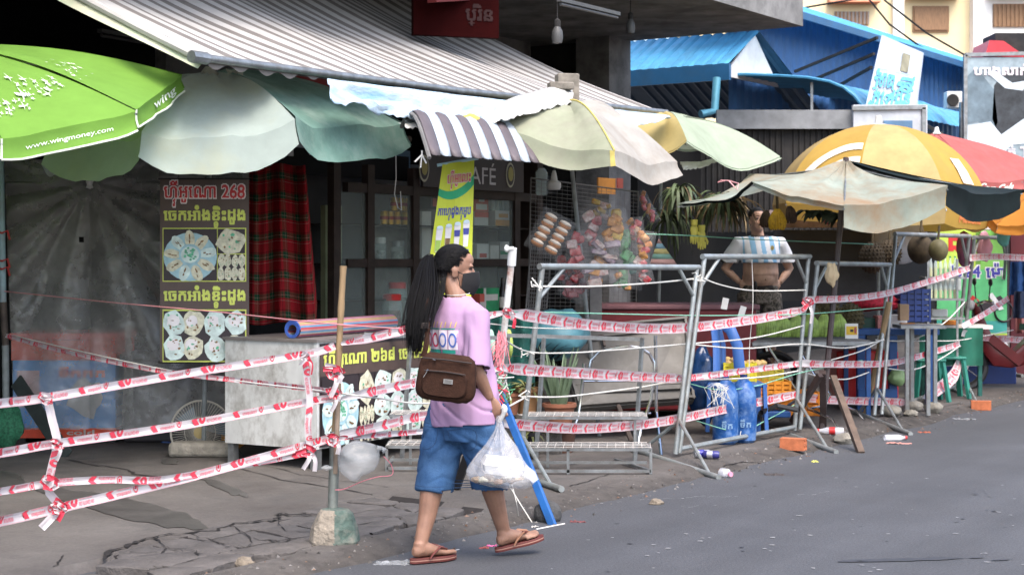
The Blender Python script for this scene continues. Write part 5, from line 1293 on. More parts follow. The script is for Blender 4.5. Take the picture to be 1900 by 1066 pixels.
M_roll = M('baked_orange', (.36, .13, .02), rough=.5, var=.3, scale=30); M_cremo = M('cream_roll', (.68, .6, .5), rough=.6); M_pkr = M('red_packet', (.30, .008, .014), rough=.3, var=.3, scale=20, dirt=(.5, .4, .35), damt=.5, dscale=22); M_pko = M('orange_packet', (.38, .17, .03), rough=.35, var=.4, scale=25, dirt=(.12, .03, .01), damt=.8, dscale=20); M_pkw = M('white_packet', (.38, .32, .29), rough=.3, var=.3, scale=20, dirt=(.2, .02, .02), damt=.9, dscale=18); M_pkg = M('green_packet', (.03, .16, .05), rough=.4, var=.4, scale=22); M_pkv = M('dull_violet_packet', (.16, .11, .14), rough=.4, var=.4, scale=22, dirt=(.4, .36, .34), damt=.7, dscale=16)
M_pky = M('yellow_packet', (.38, .26, .03), rough=.35, var=.4, scale=25, dirt=(.25, .03, .01), damt=.9, dscale=18)
snack(1022, 435, 62, 74, .5, 12.6, 'tilted clear bag of orange and cream bread rolls, largest of the hanging snacks', [M_roll, M_cremo], 'rolls', 1)
snack(1068, 462, 44, 60, -.2, 12.7, 'glossy red snack bag with white spot next to the bread rolls', [M_pkr, M_pkr, M_pkw], 'p', 2)
snack(1098, 425, 46, 60, .1, 12.75, 'red and white snack bag near the middle of the rack', [M_pkr, M_pkw, M_pkr], 'p', 3)
snack(1136, 422, 52, 62, -.1, 12.7, 'yellow and orange snack bag high in the middle of the rack', [M_pko, M_pky, M_pko], 'p', 4)
snack(1120, 462, 62, 44, .2, 12.65, 'mixed pale violet snack bag below the yellow bag', [M_pkv, M_pkw, M_pkv, M_pko], 'p', 5)
snack(1106, 505, 60, 50, -.2, 12.7, 'lowest snack bag with orange and white packets above the barrier top rail', [M_pkw, M_pko, M_pkv], 'p', 6)
snack(1166, 480, 44, 104, 0, 12.8, 'long dark green snack bag right of the middle', [M_pkg, M_pkg, M_tealc], 'p', 7)
snack(1192, 455, 40, 50, .15, 12.75, 'orange-brown snack bag at the upper right of the rack', [M_pko, M_roll, M_pkr], 'p', 8)
snack(1190, 502, 36, 50, -.2, 12.75, 'red and white snack bag at the lower right of the rack', [M_pkr, M_pkw], 'p', 9)
snack(1068, 535, 50, 46, .5, 12.9, 'dull dark red snack bag hanging lowest behind the barrier rope', [M('dark_red_packet', (.14, .01, .015), rough=.4)], 'p', 10)
snack(1200, 385, 22, 60, -.5, 13.4, 'narrow red-brown dried sausage pack hanging high', [M_pkr, M_roll], 'p', 11)
snack(1078, 505, 44, 40, .3, 12.85, 'small maroon snack bag tucked under the glossy red one', [M_pkr, M_pkv], 'p', 12); snack(1152, 520, 40, 40, -.3, 12.8, 'small orange snack bag at the foot of the long green one', [M_pko, M_pkg], 'p', 13)
snack(1112, 388, 50, 34, .1, 12.9, 'pale crisp packet at the top centre of the rack', [M_pkw, M_pky], 'p', 14); snack(1176, 425, 34, 40, -.1, 12.85, 'reddish snack bag just above the long green one', [M_pkr, M_pko], 'p', 15); snack(1048, 500, 36, 50, -.1, 12.95, 'dark violet snack bag behind the first barrier corner', [M_pkv, M_pkr], 'p', 16)
# sheets at the top
mb = MB(); mb.box(T(1125, 345, 3.2), (.3, .02, .16), .9); mb.cur = 1; mb.box(T(1150, 340, 3.15), (.09, .02, .1), .9)
one('orange_placard', 'orange placard with pink corner under the lemon parasol', 'placard', mb, [M('dull_orange', (.45, .2, .05)), M_redc])
# plants: hanging pandan clumps
M_pan = M('dry_leaf', (.26, .19, .1), rough=.7, var=.35, scale=6, trans=.15); M_pang = M('pandan_green', (.06, .085, .035), rough=.6, var=.35, scale=6)
def clump(px, py, Y, n_, L_, label, seed, mats, grp='leaf bundles under the parasols'):
    rng = random.Random(seed); g = MB(); c_ = W(px, py, Y)
    for k in range(n_):
        a = rng.uniform(0, 6.28); g.cur = 0 if rng.random() < .35 else 1; leafblade(g, c_ + V((rng.uniform(-.05, .05), rng.uniform(-.05, .05), rng.uniform(-.03, .05))), (math.cos(a), math.sin(a) * .6, rng.uniform(-.1, 1.2)), L_ * rng.uniform(.6, 1.1), .016, rng.uniform(2.0, 4.5), 8)
    one('leaf_bundle', label, 'leaf bundle', g, mats, grp)
clump(1262, 358, 14.6, 90, .34, 'dry brownish leaf bundle under the left corner of the square parasol', 1, [M_pan, M_pang]); clump(1338, 372, 14.8, 130, .42, 'fullest green leaf bundle with curling dry tips beside the man', 2, [M_pan, M_pang]); clump(1362, 380, 17.0, 70, .4, 'drooping dry leaf bundle touching the man’s elbow'.replace('’', "'"), 3, [M_pan, M_pan]); clump(1240, 405, 15.0, 60, .4, 'dark green leaf bundle low behind the snack bags', 4, [M_pang, M_pang])
# gloves on the green line
def glove(px, py, label):
    g = MB(); c_ = W(px, py, 14.6); g.ell(c_, (.035, .018, .07), None, 10, 8)
    for k in range(4): g.tube([c_ + V((-.027 + .018 * k, 0, -.05)), c_ + V((-.03 + .02 * k, -.006, -.09)), c_ + V((-.03 + .02 * k, 0, -.125 + abs(k - 1.5) * .01))], [.011, .010, .006], 7)
    g.tube([c_ + V((.03, 0, -.01)), c_ + V((.052, -.004, -.05)), c_ + V((.05, 0, -.075))], [.012, .011, .006], 7); g.lathe(c_ + V((0, 0, .05)), [(.03, 0), (.034, .05)], 10)
    one('rubber_glove', label, 'glove', g, M('yellow_rubber', (.58, .53, .1), rough=.5), 'yellow gloves on the line')
glove(1288, 428, 'yellow rubber glove on the green line, left of the pair'); glove(1302, 438, 'yellow rubber glove on the green line, right of the pair, hanging lower')
mb = MB(); q = [W(1205, 490, 14.9), W(1222, 442, 14.9), W(1256, 490, 14.9)]
for k, m_ in enumerate((0, 1, 2, 3, 0)):
    a, b_ = k / 5, (k + 1) / 5; mb.cur = m_; mb.add([q[1].lerp(q[0], a), q[1].lerp(q[2], a), q[1].lerp(q[2], b_), q[1].lerp(q[0], b_)], [(0, 1, 2, 3)])
one('striped_cloth', 'small pastel striped cloth triangle behind the barrier rail', 'cloth', mb, [M('pastel_pink', (.5, .3, .28)), M('pastel_blue', (.2, .36, .45)), M('pastel_yellow', (.5, .45, .2)), M('pastel_teal', (.18, .35, .3))], solid=.006)

# scooter in the shade
def scooter(cx, Y, label, face=-1, body=M_rub):
    def P(x, y, z): return V((cx + face * x, Y + y, z))
    def wheel(x):
        g = MB(); c_ = P(x, 0, .3); g.tube([c_ + V((.25 * math.cos(a), 0, .25 * math.sin(a))) for a in [2 * math.pi * k / 24 for k in range(25)]], .045, 8, cap=False); h = MB(); h.lathe(c_ + V((0, .03, 0)), [(.06, 0), (.06, .06)], 10, Matrix.Rotation(R(90), 3, 'X'))
        for k in range(10): a = k * .628; h.tube([c_, c_ + V((.21 * math.cos(a), 0, .21 * math.sin(a)))], .006, 4)
        return ('wheel', g, M_rub, {'sub': [('hub', h, M_chrome)]})
    b = MB(); b.loft([[P(x, y * w, z) for y, z in ((-.1, z0), (.1, z0), (.13, (z0 + z1) / 2), (.1, z1), (-.1, z1), (-.13, (z0 + z1) / 2))] for x, w, z0, z1 in ((-.75, .5, .62, .72), (-.55, 1, .45, .75), (-.1, 1.1, .35, .7), (.2, 1, .28, .42), (.4, 1, .3, .6), (.55, .9, .5, .95), (.6, .6, .8, 1.0))])
    st = MB(); st.loft([[P(x, y, z) for y, z in ((-.12, z0), (.12, z0), (.1, z0 + .07), (-.1, z0 + .07))] for x, z0 in ((-.7, .74), (-.4, .76), (-.1, .71), (.05, .70))])
    hb = MB(); hb.tube([P(.48, -.34, 1.02), P(.52, -.2, 1.03), P(.55, 0, 1.0), P(.52, .2, 1.03), P(.48, .34, 1.02)], .016, 8); fk = MB(); fk.tube([P(.56, 0, .95), P(.72, 0, .3)], .03, 8)
    hl = MB(); hl.ell(P(.64, 0, .98), (.06, .08, .06), None, 12, 8); mr = []
    for s_ in (-1, 1): g = MB(); g.tube([P(.5, .25 * s_, 1.03), P(.5, .3 * s_, 1.2)], .007, 5); g.ell(P(.5, .31 * s_, 1.24), (.02, .06, .045), None, 10, 6); mr.append(('mirror', g, M_rub))
    tl = MB(); tl.ell(P(-.76, 0, .68), (.03, .07, .03), None, 10, 6); sh = MB(); sh.bar(P(.1, -.14, .34), P(.45, -.14, .62), .02, .1); ex = MB(); ex.tube([P(-.2, -.14, .3), P(-.8, -.16, .4)], .04, 10)
    thing('motor_scooter', label, 'motorbike', [wheel(.72), wheel(-.62), ('body', b, body, {'bev': .01}), ('seat', st, M('seat_vinyl', (.012, .012, .012), rough=.4)), ('handlebar', hb, M_chrome), ('fork', fk, M_chrome), ('headlight', hl, M_white), ('tail_light', tl, M('lens_red', (.6, .02, .05), rough=.15)), ('leg_shield', sh, body), ('exhaust', ex, M_chrome)] + mr)
scooter(X(1300, 16.2), 16.2, 'black scooter parked in the shade between leaf bundles and the man', 1)
for px, py, r_, lab in ((1340, 563, .2, 'white paper tag hanging beside the man, upper one'), (1372, 578, .3, 'white paper tag hanging beside the man, lower one')):
    mb = MB(); mb.box(W(px + 5, py, 14.2), (.055, .006, .1), 0, M=Matrix.Rotation(r_, 3, 'Y')); one('paper_tag', lab, 'paper tag', mb, M_white, 'paper tags beside the man')

# dark stall behind the man
mb = MB(); mb.cur = 0; mb.box(W(1530, 492, 18.3), (1.15, .06, .8)); mb.cur = 1; mb.box(W(1530, 406, 18.35), (1.3, .05, .2))
one('dark_stall_front', 'dark grey stall board with a pinkish strip behind the man', 'board', mb, [M('charcoal_board', (.03, .03, .034), rough=.7, var=.2), M('pinkish_strip', (.35, .26, .25), rough=.7, var=.35, scale=7)])
def hangfruit(px, py, Y, n_, label, seed):
    rng = random.Random(seed); g = MB(); c_ = W(px, py, Y)
    for k in range(n_): a = rng.uniform(0, 6.28); leafblade(g, c_ + V((rng.uniform(-.12, .12), rng.uniform(-.1, .1), .02)), (math.cos(a), math.sin(a), rng.uniform(-.4, .5)), rng.uniform(.1, .2), .035, 1.5, 5)
    one('hanging_leaves', label, 'leaves', g, M('dark_leaf', (.035, .05, .028), rough=.6, var=.4), 'leaf sprays under the square parasol')
hangfruit(1515, 395, 15.2, 26, 'dark leaf spray under the square parasol just right of the bananas', 1); hangfruit(1565, 400, 15.0, 30, 'dark leaf spray under the square parasol beside the brown pole', 2)
for px, py, lab in ((1536, 407, 'red flower under the parasol left of the brown pole'), (1596, 402, 'red flower under the parasol right of the brown pole')):
    one('red_flower', lab, 'flower', lump(W(px, py, 15.1), (.04, .04, .045), px, .4, 10, 8), M_redc, 'red flowers under the parasol')

# bananas
M_ban = M('ripe_banana', (.62, .38, .02), rough=.5, var=.15, scale=12, dirt=(.12, .07, .02), damt=.6, dscale=30); M_bang = M('green_banana', (.27, .39, .09), rough=.5, var=.35, scale=16); M_banb = M('overripe_banana', (.06, .035, .02), rough=.6, var=.4, scale=15); M_stalk = M('banana_stalk', (.08, .06, .03), rough=.8)
def hand_of_bananas(g, c_, n_, L_, r_, spread, rows=2, down=True, rng=random, yaw=0):
    for q in range(rows):
        for k in range(n_):
            a = (k / (n_ - 1) - .5) * spread + rng.uniform(-.06, .06); d = V((math.sin(a + yaw), -math.cos(a + yaw) * .55 - .1 * q, 0)); s_ = -1 if down else 1
            pts = [c_ + d * .02 + V((0, 0, .02 * q)), c_ + d * (L_ * .28) + V((0, 0, s_ * L_ * .22)), c_ + d * (L_ * .42) + V((0, 0, s_ * L_ * .55)), c_ + d * (L_ * .40) + V((0, 0, s_ * L_ * .85)), c_ + d * (L_ * .34) + V((0, 0, s_ * L_))]
            g.tube(pts, [r_ * .4, r_ * .95, r_, r_ * .8, r_ * .25], 7)
rng = random.Random(5); c_ = W(1442, 392, 14.9); g = MB(); hand_of_bananas(g, c_, 8, .17, .019, 2.6, 2, True, rng); g2 = MB(); hand_of_bananas(g2, c_ + V((-.07, .05, .01)), 5, .16, .02, 1.3, 1, True, rng, -.9); g3 = MB(); hand_of_bananas(g3, c_ + V((.11, .05, .05)), 6, .16, .02, 2, 1, True, rng, .9)
s_ = MB(); s_.tube([c_ + V((0, 0, -.02)), c_ + V((0, 0, .07)), c_ + V((0, .03, .2))], .014, 7)
thing('banana_bunch', 'bunch of ripe bananas with blackened hands hanging before the man', 'bananas', [('ripe_hand', g, M_ban), ('blackened_hand', g2, M_banb), ('blackened_hand', g3, M_banb), ('stalk', s_, M_stalk)])
# banana table
Yt_ = 14.75; zt = .745; x0, x1 = X(1386, Yt_), X(1530, Yt_); tb_ = MB(); tb_.box(((x0 + x1) / 2 + .2, Yt_ + .4, zt - .02), (x1 - x0 + .42, .85, .04), .1); bl = MB(); bl.box(((x0 + x1) / 2 + .2, Yt_ + .4, zt + .006), (x1 - x0 + .38, .8, .012), .1)
lg = []
for lx, ly in ((x0 - .02, Yt_ + .05), (x1 + .42, Yt_ + .1), (x0, Yt_ + .75), (x1 + .36, Yt_ + .8)): g = MB(); g.bar((lx, ly, PZ), (lx, ly, zt - .04), .04); lg.append(('leg', g, M_bluep))
thing('metal_table', 'metal-topped table with blue legs carrying green bananas', 'table', [('top', tb_, M_steel, {'bev': .006}), ('liner', bl, M_grey)] + lg)
bh0 = None; names_ = ['at the left end', 'second from the left', 'third from the left', 'fourth from the left', 'fifth, just left of the brown pole', 'sixth, just right of the brown pole', 'last before the yellow card']
for k in range(7):
    g = MB(); rng = random.Random(40 + k); p_ = V((X(1400 + 27 * k, Yt_ + .25), Yt_ + .2 + .02 * k, zt + .016)); hand_of_bananas(g, p_ + V((0, .1, .20)), 9, .19, .019, 2.6, 2, True, rng)
    one('green_bananas', f'hand of green bananas on the metal table, {names_[k]}', 'bananas', g, M_bang, 'hands of green bananas on the table')
mb = MB(); p_ = V((X(1580, 15.0), 15.0, zt + .016)); mb.cur = 0; mb.box(p_ + V((0, 0, .07)), (.12, .012, .14)); fn = sheet(p_ + V((-.06, -.007, 0)), (.12, 0, 0), (0, 0, .14), .002); rect(mb, fn, .08, .25, .92, .82, 1); rect(mb, lambda x, y: fn(x, y, .002), .38, .45, .62, .62, 2); blob(mb, lambda x, y: fn(x, y, .002), .78, .55, .1, .22, 3, 12)
one('price_card', 'small yellow and white card standing at the end of the banana table', 'card', mb, [M_white, M('card_yellow', (.6, .38, .03)), M_drk, M_redc], smooth=False)
# durians
M_dur = M('durian_brown', (.085, .068, .03), rough=.9, var=.4, scale=14); M_durd = M('dark_durian', (.05, .036, .02), rough=.9, var=.4, scale=14); M_coco = M('coconut_olive', (.12, .105, .045), rough=.6, var=.3, scale=5)
def durian(c_, r_, label, m_, seed, grp, hang=False, smooth=False):
    g = MB(); c_ = V(c_); rng = random.Random(seed); g.ell(c_, (r_, r_, r_ * 1.15), None, 22, 16)
    if not smooth:
        for i in range(1, 12):
            th = math.pi * i / 12; n_ = max(4, int(22 * math.sin(th)))
            for j in range(n_):
                ph = 2 * math.pi * (j + .5 * (i % 2)) / n_; d = V((math.sin(th) * math.cos(ph), math.sin(th) * math.sin(ph), math.cos(th) * 1.15)); b0 = c_ + d * r_ * .97; t1 = d.orthogonal().normalized(); t2 = d.cross(t1).normalized(); w = r_ * .13
                g.add([b0 + t1 * w, b0 + t2 * w, b0 - t1 * w, b0 - t2 * w, b0 + d * r_ * .16], [(0, 1, 4), (1, 2, 4), (2, 3, 4), (3, 0, 4)])
    parts = [('husk', g, m_)]; s_ = MB(); s_.tube([c_ + V((0, 0, r_ * 1.12)), c_ + V((.01, 0, r_ * 1.5 + (.1 if hang else 0)))], .012, 6); parts.append(('stalk', s_, M_stalk))
    thing('coconut' if smooth else 'durian', label, 'fruit', parts, grp)
durian((X(1503, 15.5), 15.5, zt + .16), .13, 'brown durian heaped behind the green bananas, left of the brown pole', M_dur, 1, 'durians at the banana table'); durian((X(1535, 15.6), 15.6, zt + .19), .15, 'largest brown durian right behind the brown pole', M_dur, 2, 'durians at the banana table'); durian((X(1578, 15.7), 15.7, zt + .17), .13, 'brown durian behind the yellow card', M_dur, 3, 'durians at the banana table')
durian(W(1618, 478, 16.2), .13, 'dark durian hanging leftmost under the yellow parasol', M_durd, 4, 'fruit hanging on the rail', True); durian(W(1650, 470, 16.4), .12, 'dark durian hanging second under the yellow parasol', M_durd, 5, 'fruit hanging on the rail', True)
durian(W(1708, 462, 16.2), .13, 'brown coconut hanging left of the olive coconut', M_durd, 6, 'fruit hanging on the rail', True, True); durian(W(1741, 464, 15.9), .095, 'olive-green round coconut hanging by the rail post', M_coco, 7, 'fruit hanging on the rail', True, True)
one('red_net_sack', 'red net sack lying among goods on the blue-legged stand', 'sack', lump(W(1618, 560, 16), (.28, .18, .09), 3, .3), M('red_net', (.4, .01, .03), rough=.7, var=.4, scale=40))
carton2 = lambda px, py, w, h, Y, d=.2: MB().box(W(px, py, Y), (w * Y / F, d, h * Y / F))
one('green_basket', 'dark green basket behind the yellow card', 'basket', carton2(1606, 605, 44, 32, 15.9), M('dark_green_plastic', (.01, .06, .04), rough=.5), bev=.01)
one('woven_basket', 'small red and white woven basket on the stand', 'basket', carton2(1634, 600, 20, 30, 15.8), M('woven_red_white', (.4, .15, .13), var=.6, scale=60), bev=.008)
one('white_tray', 'pale slatted tray on the stand beside the woven basket', 'tray', carton2(1661, 598, 36, 30, 15.9), M_boxw, bev=.006)
one('cardboard_box', 'small brown cardboard box with a logo dot beside the navy crate', 'box', carton2(1676, 579, 17, 30, 15.7, .1), M('cardboard', (.3, .2, .12), rough=.8), bev=.003)
one('orange_box', 'small orange box in front of the navy crate', 'box', carton2(1683, 604, 24, 10, 15.5, .12), M_orange, bev=.003)
def crate(px0, px1, py0, py1, Y, label, m_, nv=6, d=.3, cat='crate'):
    a, b_ = W(px0, py1, Y), W(px1, py0, Y); g = MB(); w = b_.x - a.x; h = b_.z - a.z
    for z in [a.z + h * (k + .5) / nv for k in range(nv)]:
        for yy in (Y, Y + d): g.box(((a.x + b_.x) / 2, yy, z), (w, .012, h / nv * .72))
        for xx in (a.x, b_.x): g.box((xx, Y + d / 2, z), (.012, d, h / nv * .72))
    p = MB()
    for k in range(5): p.box((a.x + w * k / 4, Y - .004, (a.z + b_.z) / 2), (.018, .02, h))
    q = MB(); q.box(((a.x + b_.x) / 2, Y + d / 2, a.z + .01), (w, d, .015)); 
    return thing('plastic_crate', label, cat, [('wall', g, m_, {'smooth': False}), ('post', p, m_, {'smooth': False}), ('bottom', q, m_)])
crate(1672, 1725, 535, 597, 15.9, 'navy blue slatted crate standing on the stand', M_navy)
# blue-legged stand and red cooler under it
a0 = V((X(1584, 15.4), 15.4, 0)); tp = MB(); tp.box((X(1640, 15.7), 15.75, .80), (.95, .6, .05)); lg = []
for lx, ly in ((X(1596, 15.5), 15.48), (X(1655, 15.5), 15.48), (X(1600, 16), 16.0), (X(1725, 16), 16.0)): g = MB(); g.bar((lx, ly, PZ), (lx, ly, .77), .075); lg.append(('leg', g, M_bluep))
xb = MB(); xb.bar((X(1590, 15.5), 15.45, .22), (X(1662, 15.5), 15.45, .22), .05, .08)
thing('blue_stand', 'dark blue steel stand holding crates beside the banana table', 'stand', [('top', tp, M_bluep), ('crossbar', xb, M_bluep)] + lg)
mb = MB(); mb.box((X(1600, 15.9), 15.85, .36), (.6, .4, .5)); one('red_cooler', 'red cooler box under the banana table and blue stand', 'cooler', mb, M_redl, bev=.02)
# chair and blue things
def chair_blue():
    Y = 13.3
    def t_(pts, w, h=.02): 
        g = MB(); P = [W(x, y, Y + d) for x, y, d in pts]; g.tube(P, w, 8, flat=.45); return g
    parts = [('backrest', t_([(1330, 700, .0), (1330, 650, .05), (1326, 612, .1), (1332, 600, .1)], .05), M_bplas), ('back_slat', t_([(1343, 700, .1), (1342, 640, .15), (1334, 606, .15)], .03), M_bplas), ('armrest', t_([(1345, 603, .1), (1356, 612, .0), (1368, 640, -.05), (1373, 690, -.05)], .045), M_bplas)]
    s_ = MB(); s_.box(W(1365, 712, Y), (.46, .42, .03)); parts.append(('seat', s_, M_bplas, {'bev': .012}))
    for x in (1312, 1422): g = MB(); g.bar(W(x + (4 if x < 1350 else -4), 712, Y - .2), W(x, 800, Y - .2), .06, .03); parts.append(('leg', g, M_bplas))
    for x in (1335, 1405): g = MB(); g.bar(W(x, 712, Y + .2), V((X(x, Y + .2), Y + .22, PZ)), .06, .03); parts.append(('leg', g, M_bplas))
    thing('plastic_chair', 'blue plastic armchair facing away behind the second barrier frame', 'chair', parts)
chair_blue()
mb = lump(W(1305, 715, 13.4), (.13, .12, .30), 4, .22); one('trash_bag', 'shiny dark blue plastic bag stuffed beside the blue chair', 'bag', mb, M('shiny_navy_film', (.008, .03, .09), rough=.18, var=.4, bump=.5, bscale=12))
M_jug = M('printed_blue_wrap', (.008, .07, .25), rough=.4, var=.25, dirt=(.25, .36, .5), damt=.5, dscale=9, bump=.3, bscale=18)
jg = None
for k, (px, lab) in enumerate(((1346, 'large blue wrapped water jug standing under the chair, left of two'), (1384, 'large blue wrapped water jug standing under the chair, right of two'))):
    c_ = V((X(px, 12.75), 12.75 + .12 * k, PZ)); g = MB(); g.lathe(c_, [(.08, 0), (.1, .02), (.105, .2), (.1, .24), (.105, .28), (.1, .4), (.07, .47), (.035, .5)], 18)
    g.xf(lambda p: p + V((.008 * noise((p.x * 9, p.y * 9, p.z * 9)), .008 * noise((p.x * 9 + 4, p.y * 9, p.z * 9)), 0))); n_ = MB(); n_.lathe(c_ + V((0, 0, .5)), [(.03, 0), (.03, .035)], 12)
    tx_ = MB(); text(tx_, 'ទឹក', lambda x, y: c_ + V((.109 * math.sin((x - .5) * 1.6), -.109 * math.cos((x - .5) * 1.6), .1 + .13 * y)), .25, .2, .5, .5, 0, 10, .02)
    thing('water_jug', lab, 'water jug', [('body', g, M_jug), ('cap', n_, M_navy), ('print', tx_, M('jug_print', (.16, .27, .42)))], 'blue water jugs')
crate(1344, 1402, 672, 708, 13.35, 'yellow crate of potatoes behind the blue chair seat', M('yellow_crate', (.55, .45, .02), rough=.5), 4, .3); crate(1403, 1452, 680, 712, 13.7, 'olive yellow crate half hidden right of the potatoes', M('olive_crate', (.35, .3, .03), rough=.5), 4, .3)
po = None; rng = random.Random(3)
for k in range(11):
    px = 1352 + 9 * (k % 8) + rng.uniform(-3, 3); p_ = W(px, 674 - 6 * (k // 8), 13.5 + .06 * (k % 3)); 
    if po is None: g = MB(); g.join(lump((0, 0, 0), (.045, .032, .03), 1, .2, 10, 8)); po = thing('potato', 'light brown potato heaped in the yellow crate', 'potato', [(None, g, M('potato_skin', (.45, .3, .12), rough=.8, var=.2, scale=20))], 'potatoes in the yellow crate', base=(0, 0, 0)); po.location = p_
    else: copy_tree(po, p_, rng.uniform(0, 6))
crate(1410, 1466, 706, 740, 13.6, 'orange crate, upper of the stack right of the water jugs', M('orange_crate', (.62, .22, .012), rough=.5), 4, .3); crate(1412, 1520, 726, 772, 13.9, 'orange crate at the bottom of the stack with faded lettering', M('orange_crate2', (.5, .17, .012), rough=.5), 4, .35)
mb = MB(); mb.box(W(1430, 766, 13.7), (.3, .25, .05)); one('blue_pallet', 'flat blue slab under the orange crates', 'slab', mb, M_bluep, bev=.008)
# second chrome frame on the ground
thing('chrome_chair', 'toppled chrome chair frame lying at the foot of the brown pole', 'chair frame', [('tube', chrome([(1427, 645, 1.2), (1455, 690, 1.1), (1478, 725, 1.0), (1500, 758, .9), (1525, 768, .8), (1545, 778, .7), (1555, 797, .6)], .012, 12.9), M_chrome), ('tube', chrome([(1490, 660, 1.3), (1515, 700, 1.2), (1540, 730, 1.1), (1530, 752, 1.0), (1505, 757, .9)], .012, 12.9), M_chrome), ('tube', chrome([(1572, 756, 1.2), (1590, 762, 1.1), (1604, 778, 1.0)], .013, 12.9), M_chrome)])
mb = MB(); mb.tube([G(1405, 790), W(1412, 765, 13), W(1440, 752, 13.2), W(1480, 760, 13.2)], .022, 8); one('black_hose', 'thick black hose curling behind the third barrier foot', 'hose', mb, M_rub)
# bottles shelf
sh = []
for z_, nm in ((590, 0), (555, 1), (515, 2)): g = MB(); g.box(W(1748, z_, 17), (.42, .24, .02)); sh.append(('shelf', g, M_steel))
for px in (1722, 1776): g = MB(); g.bar(W(px, 480, 16.9), W(px, 700, 16.9), .022); sh.append(('post', g, M_steel))
thing('bottle_rack', 'steel rack with rows of oil bottles beside the navy crate', 'rack', sh)
bt = None; oi = M('cooking_oil', (.5, .42, .05), rough=.2); 
for r_, (z_, py) in enumerate(((H(515, 17) + .011, 0), (H(555, 17) + .011, 0))):
    for k in range(6):
        l = V((X(1727 + 9 * k, 16.95), 16.95, z_)); lab = f'tall oil bottle on the {["upper", "lower"][r_]} rack shelf, {["first", "second", "third", "fourth", "fifth", "sixth"][k]} from the left'
        if bt is None:
            g = MB(); g.lathe((0, 0, 0), [(.019, 0), (.021, .01), (.021, .13), (.01, .17), (.009, .2)], 10); f = MB(); f.lathe((0, 0, .005), [(.0175, 0), (.0175, .09)], 10); c_ = MB(); c_.lathe((0, 0, .2), [(.011, 0), (.011, .015)], 8)
            bt = thing('oil_bottle', lab, 'bottle', [('glass', g, glass('bottle_glass', a=.3)), ('oil', f, oi), ('cap', c_, M_boxg)], 'oil bottles on the rack', base=(0, 0, 0)); bt.location = l
        else: copy_tree(bt, l, 0, lab)
mb = MB(); mb.box(W(1765, 605, 17.4), (.75, .5, .04)); lg = []
for px in (1712, 1818): g = MB(); g.bar(W(px, 612, 17.2), V((X(px, 17.2), 17.2, PZ)), .04); lg.append(('leg', g, M_tealc))
cl = MB(); cl.grid(lambda u, v: W(1706 + 118 * u, 608 + 70 * v, 17.13 - .02 * math.sin(u * 20)), 20, 6)
thing('green_table', 'small table under a dark green cloth behind the far barriers', 'table', [('top', mb, M_boxw), ('cloth', cl, M('bottle_green', (.01, .11, .07), rough=.7, var=.2))] + lg)
def stool(px, Y, label):
    c_ = V((X(px, Y), Y, PZ)); s_ = MB(); s_.box(c_ + V((0, 0, .42)), (.3, .3, .03)); pr = [('seat', s_, M_stool, {'bev': .012})]
    for sx in (-1, 1):
        for sy in (-1, 1): g = MB(); g.bar(c_ + V((sx * .17, sy * .17, 0)), c_ + V((sx * .12, sy * .12, .405)), .05, .03); pr.append(('leg', g, M_stool))
    thing('plastic_stool', label, 'stool', pr, 'green plastic stools')
M_stool = M('turquoise_plastic', (.02, .17, .125), rough=.45)
stool(1722, 16.6, 'turquoise plastic stool left of two beside the bottle rack'); stool(1760, 17.0, 'turquoise plastic stool right of two, nearer the motorbike poster')
for i, (px, py, w, h, lab, col) in enumerate(((1742, 580, 30, 14, 'white tray of cups on the green table', (.6, .6, .58)), (1762, 598, 26, 9, 'orange bag on the green table', (.6, .2, .03)), (1752, 528, 60, 22, 'pale board leaning behind the oil bottles', (.4, .42, .4)))):
    one(['tray', 'bag', 'board'][i], lab, ['tray', 'bag', 'board'][i], carton2(px, py, w, h, 17.2, .08), M('small_goods_' + str(i), col), bev=.01)
one('umbrella_folded', 'pale grey umbrella cloth slumped behind the hanging durians', 'umbrella', lump(W(1668, 440, 17.8), (.3, .2, .3), 6, .15), M('pale_grey_cloth', (.42, .44, .5), rough=.8))
# poster with motorbike
o = W(1738, 655, 19.2); b_ = W(1868, 655, 19.5); wv_ = b_ - o; hh = V((0, 0, 1.62)); nn = wv_.cross(hh).normalized()
pb = MB(); pb.extr([o, b_, b_ + hh, o + hh], -nn * .04); fn = sheet(o, wv_, hh, 0); fz = lambda k: (lambda x, y, q=0: fn(x, y, .004 * k + q))
rect(pb, fz(1), 0, .62, .62, 1, 1); rect(pb, fz(1), .0, .24, 1, .62, 2); rect(pb, fz(1), .55, .62, 1, 1, 3); rect(pb, fz(1), 0, .14, 1, .24, 4); rect(pb, fz(1), 0, 0, 1, .14, 5); rect(pb, fz(2), 0, .135, 1, .15, 1)
text(pb, 'ដ', fz(2), .16, .75, .18, .12, 5, 14, .05); put(pb, letters('២24 េម៉ា', 16, .07), fz(2), .18, .55, .8, .13, 6); put(pb, letters('២24 េម៉ា', 16, .02), fz(3), .19, .56, .78, .11, 7); text(pb, '500 567 / 095', fz(2), .33, .04, .68, .065, 6, 14, .03)
old = 8; 
for cx_ in (.52, .95): 
    pb.cur = 8; pb.tube([fz(3)(cx_ + .13 * math.cos(a), .31 + .075 * math.sin(a)) for a in [2 * math.pi * k / 20 for k in range(21)]], .012, 5); 
pb.poly([fz(3)(.5, .33), fz(3)(.6, .32), fz(3)(.72, .3), fz(3)(.9, .33), fz(3)(.98, .38), fz(3)(.9, .43), fz(3)(.78, .4), fz(3)(.62, .36)]); pb.cur = 5; pb.poly([fz(3)(.42, .37), fz(3)(.56, .35), fz(3)(.6, .39), fz(3)(.5, .43)]); pb.cur = 6; pb.poly([fz(4)(.72, .43), fz(4)(.78, .45), fz(4)(.95, .33), fz(4)(.88, .32)]); pb.cur = 0
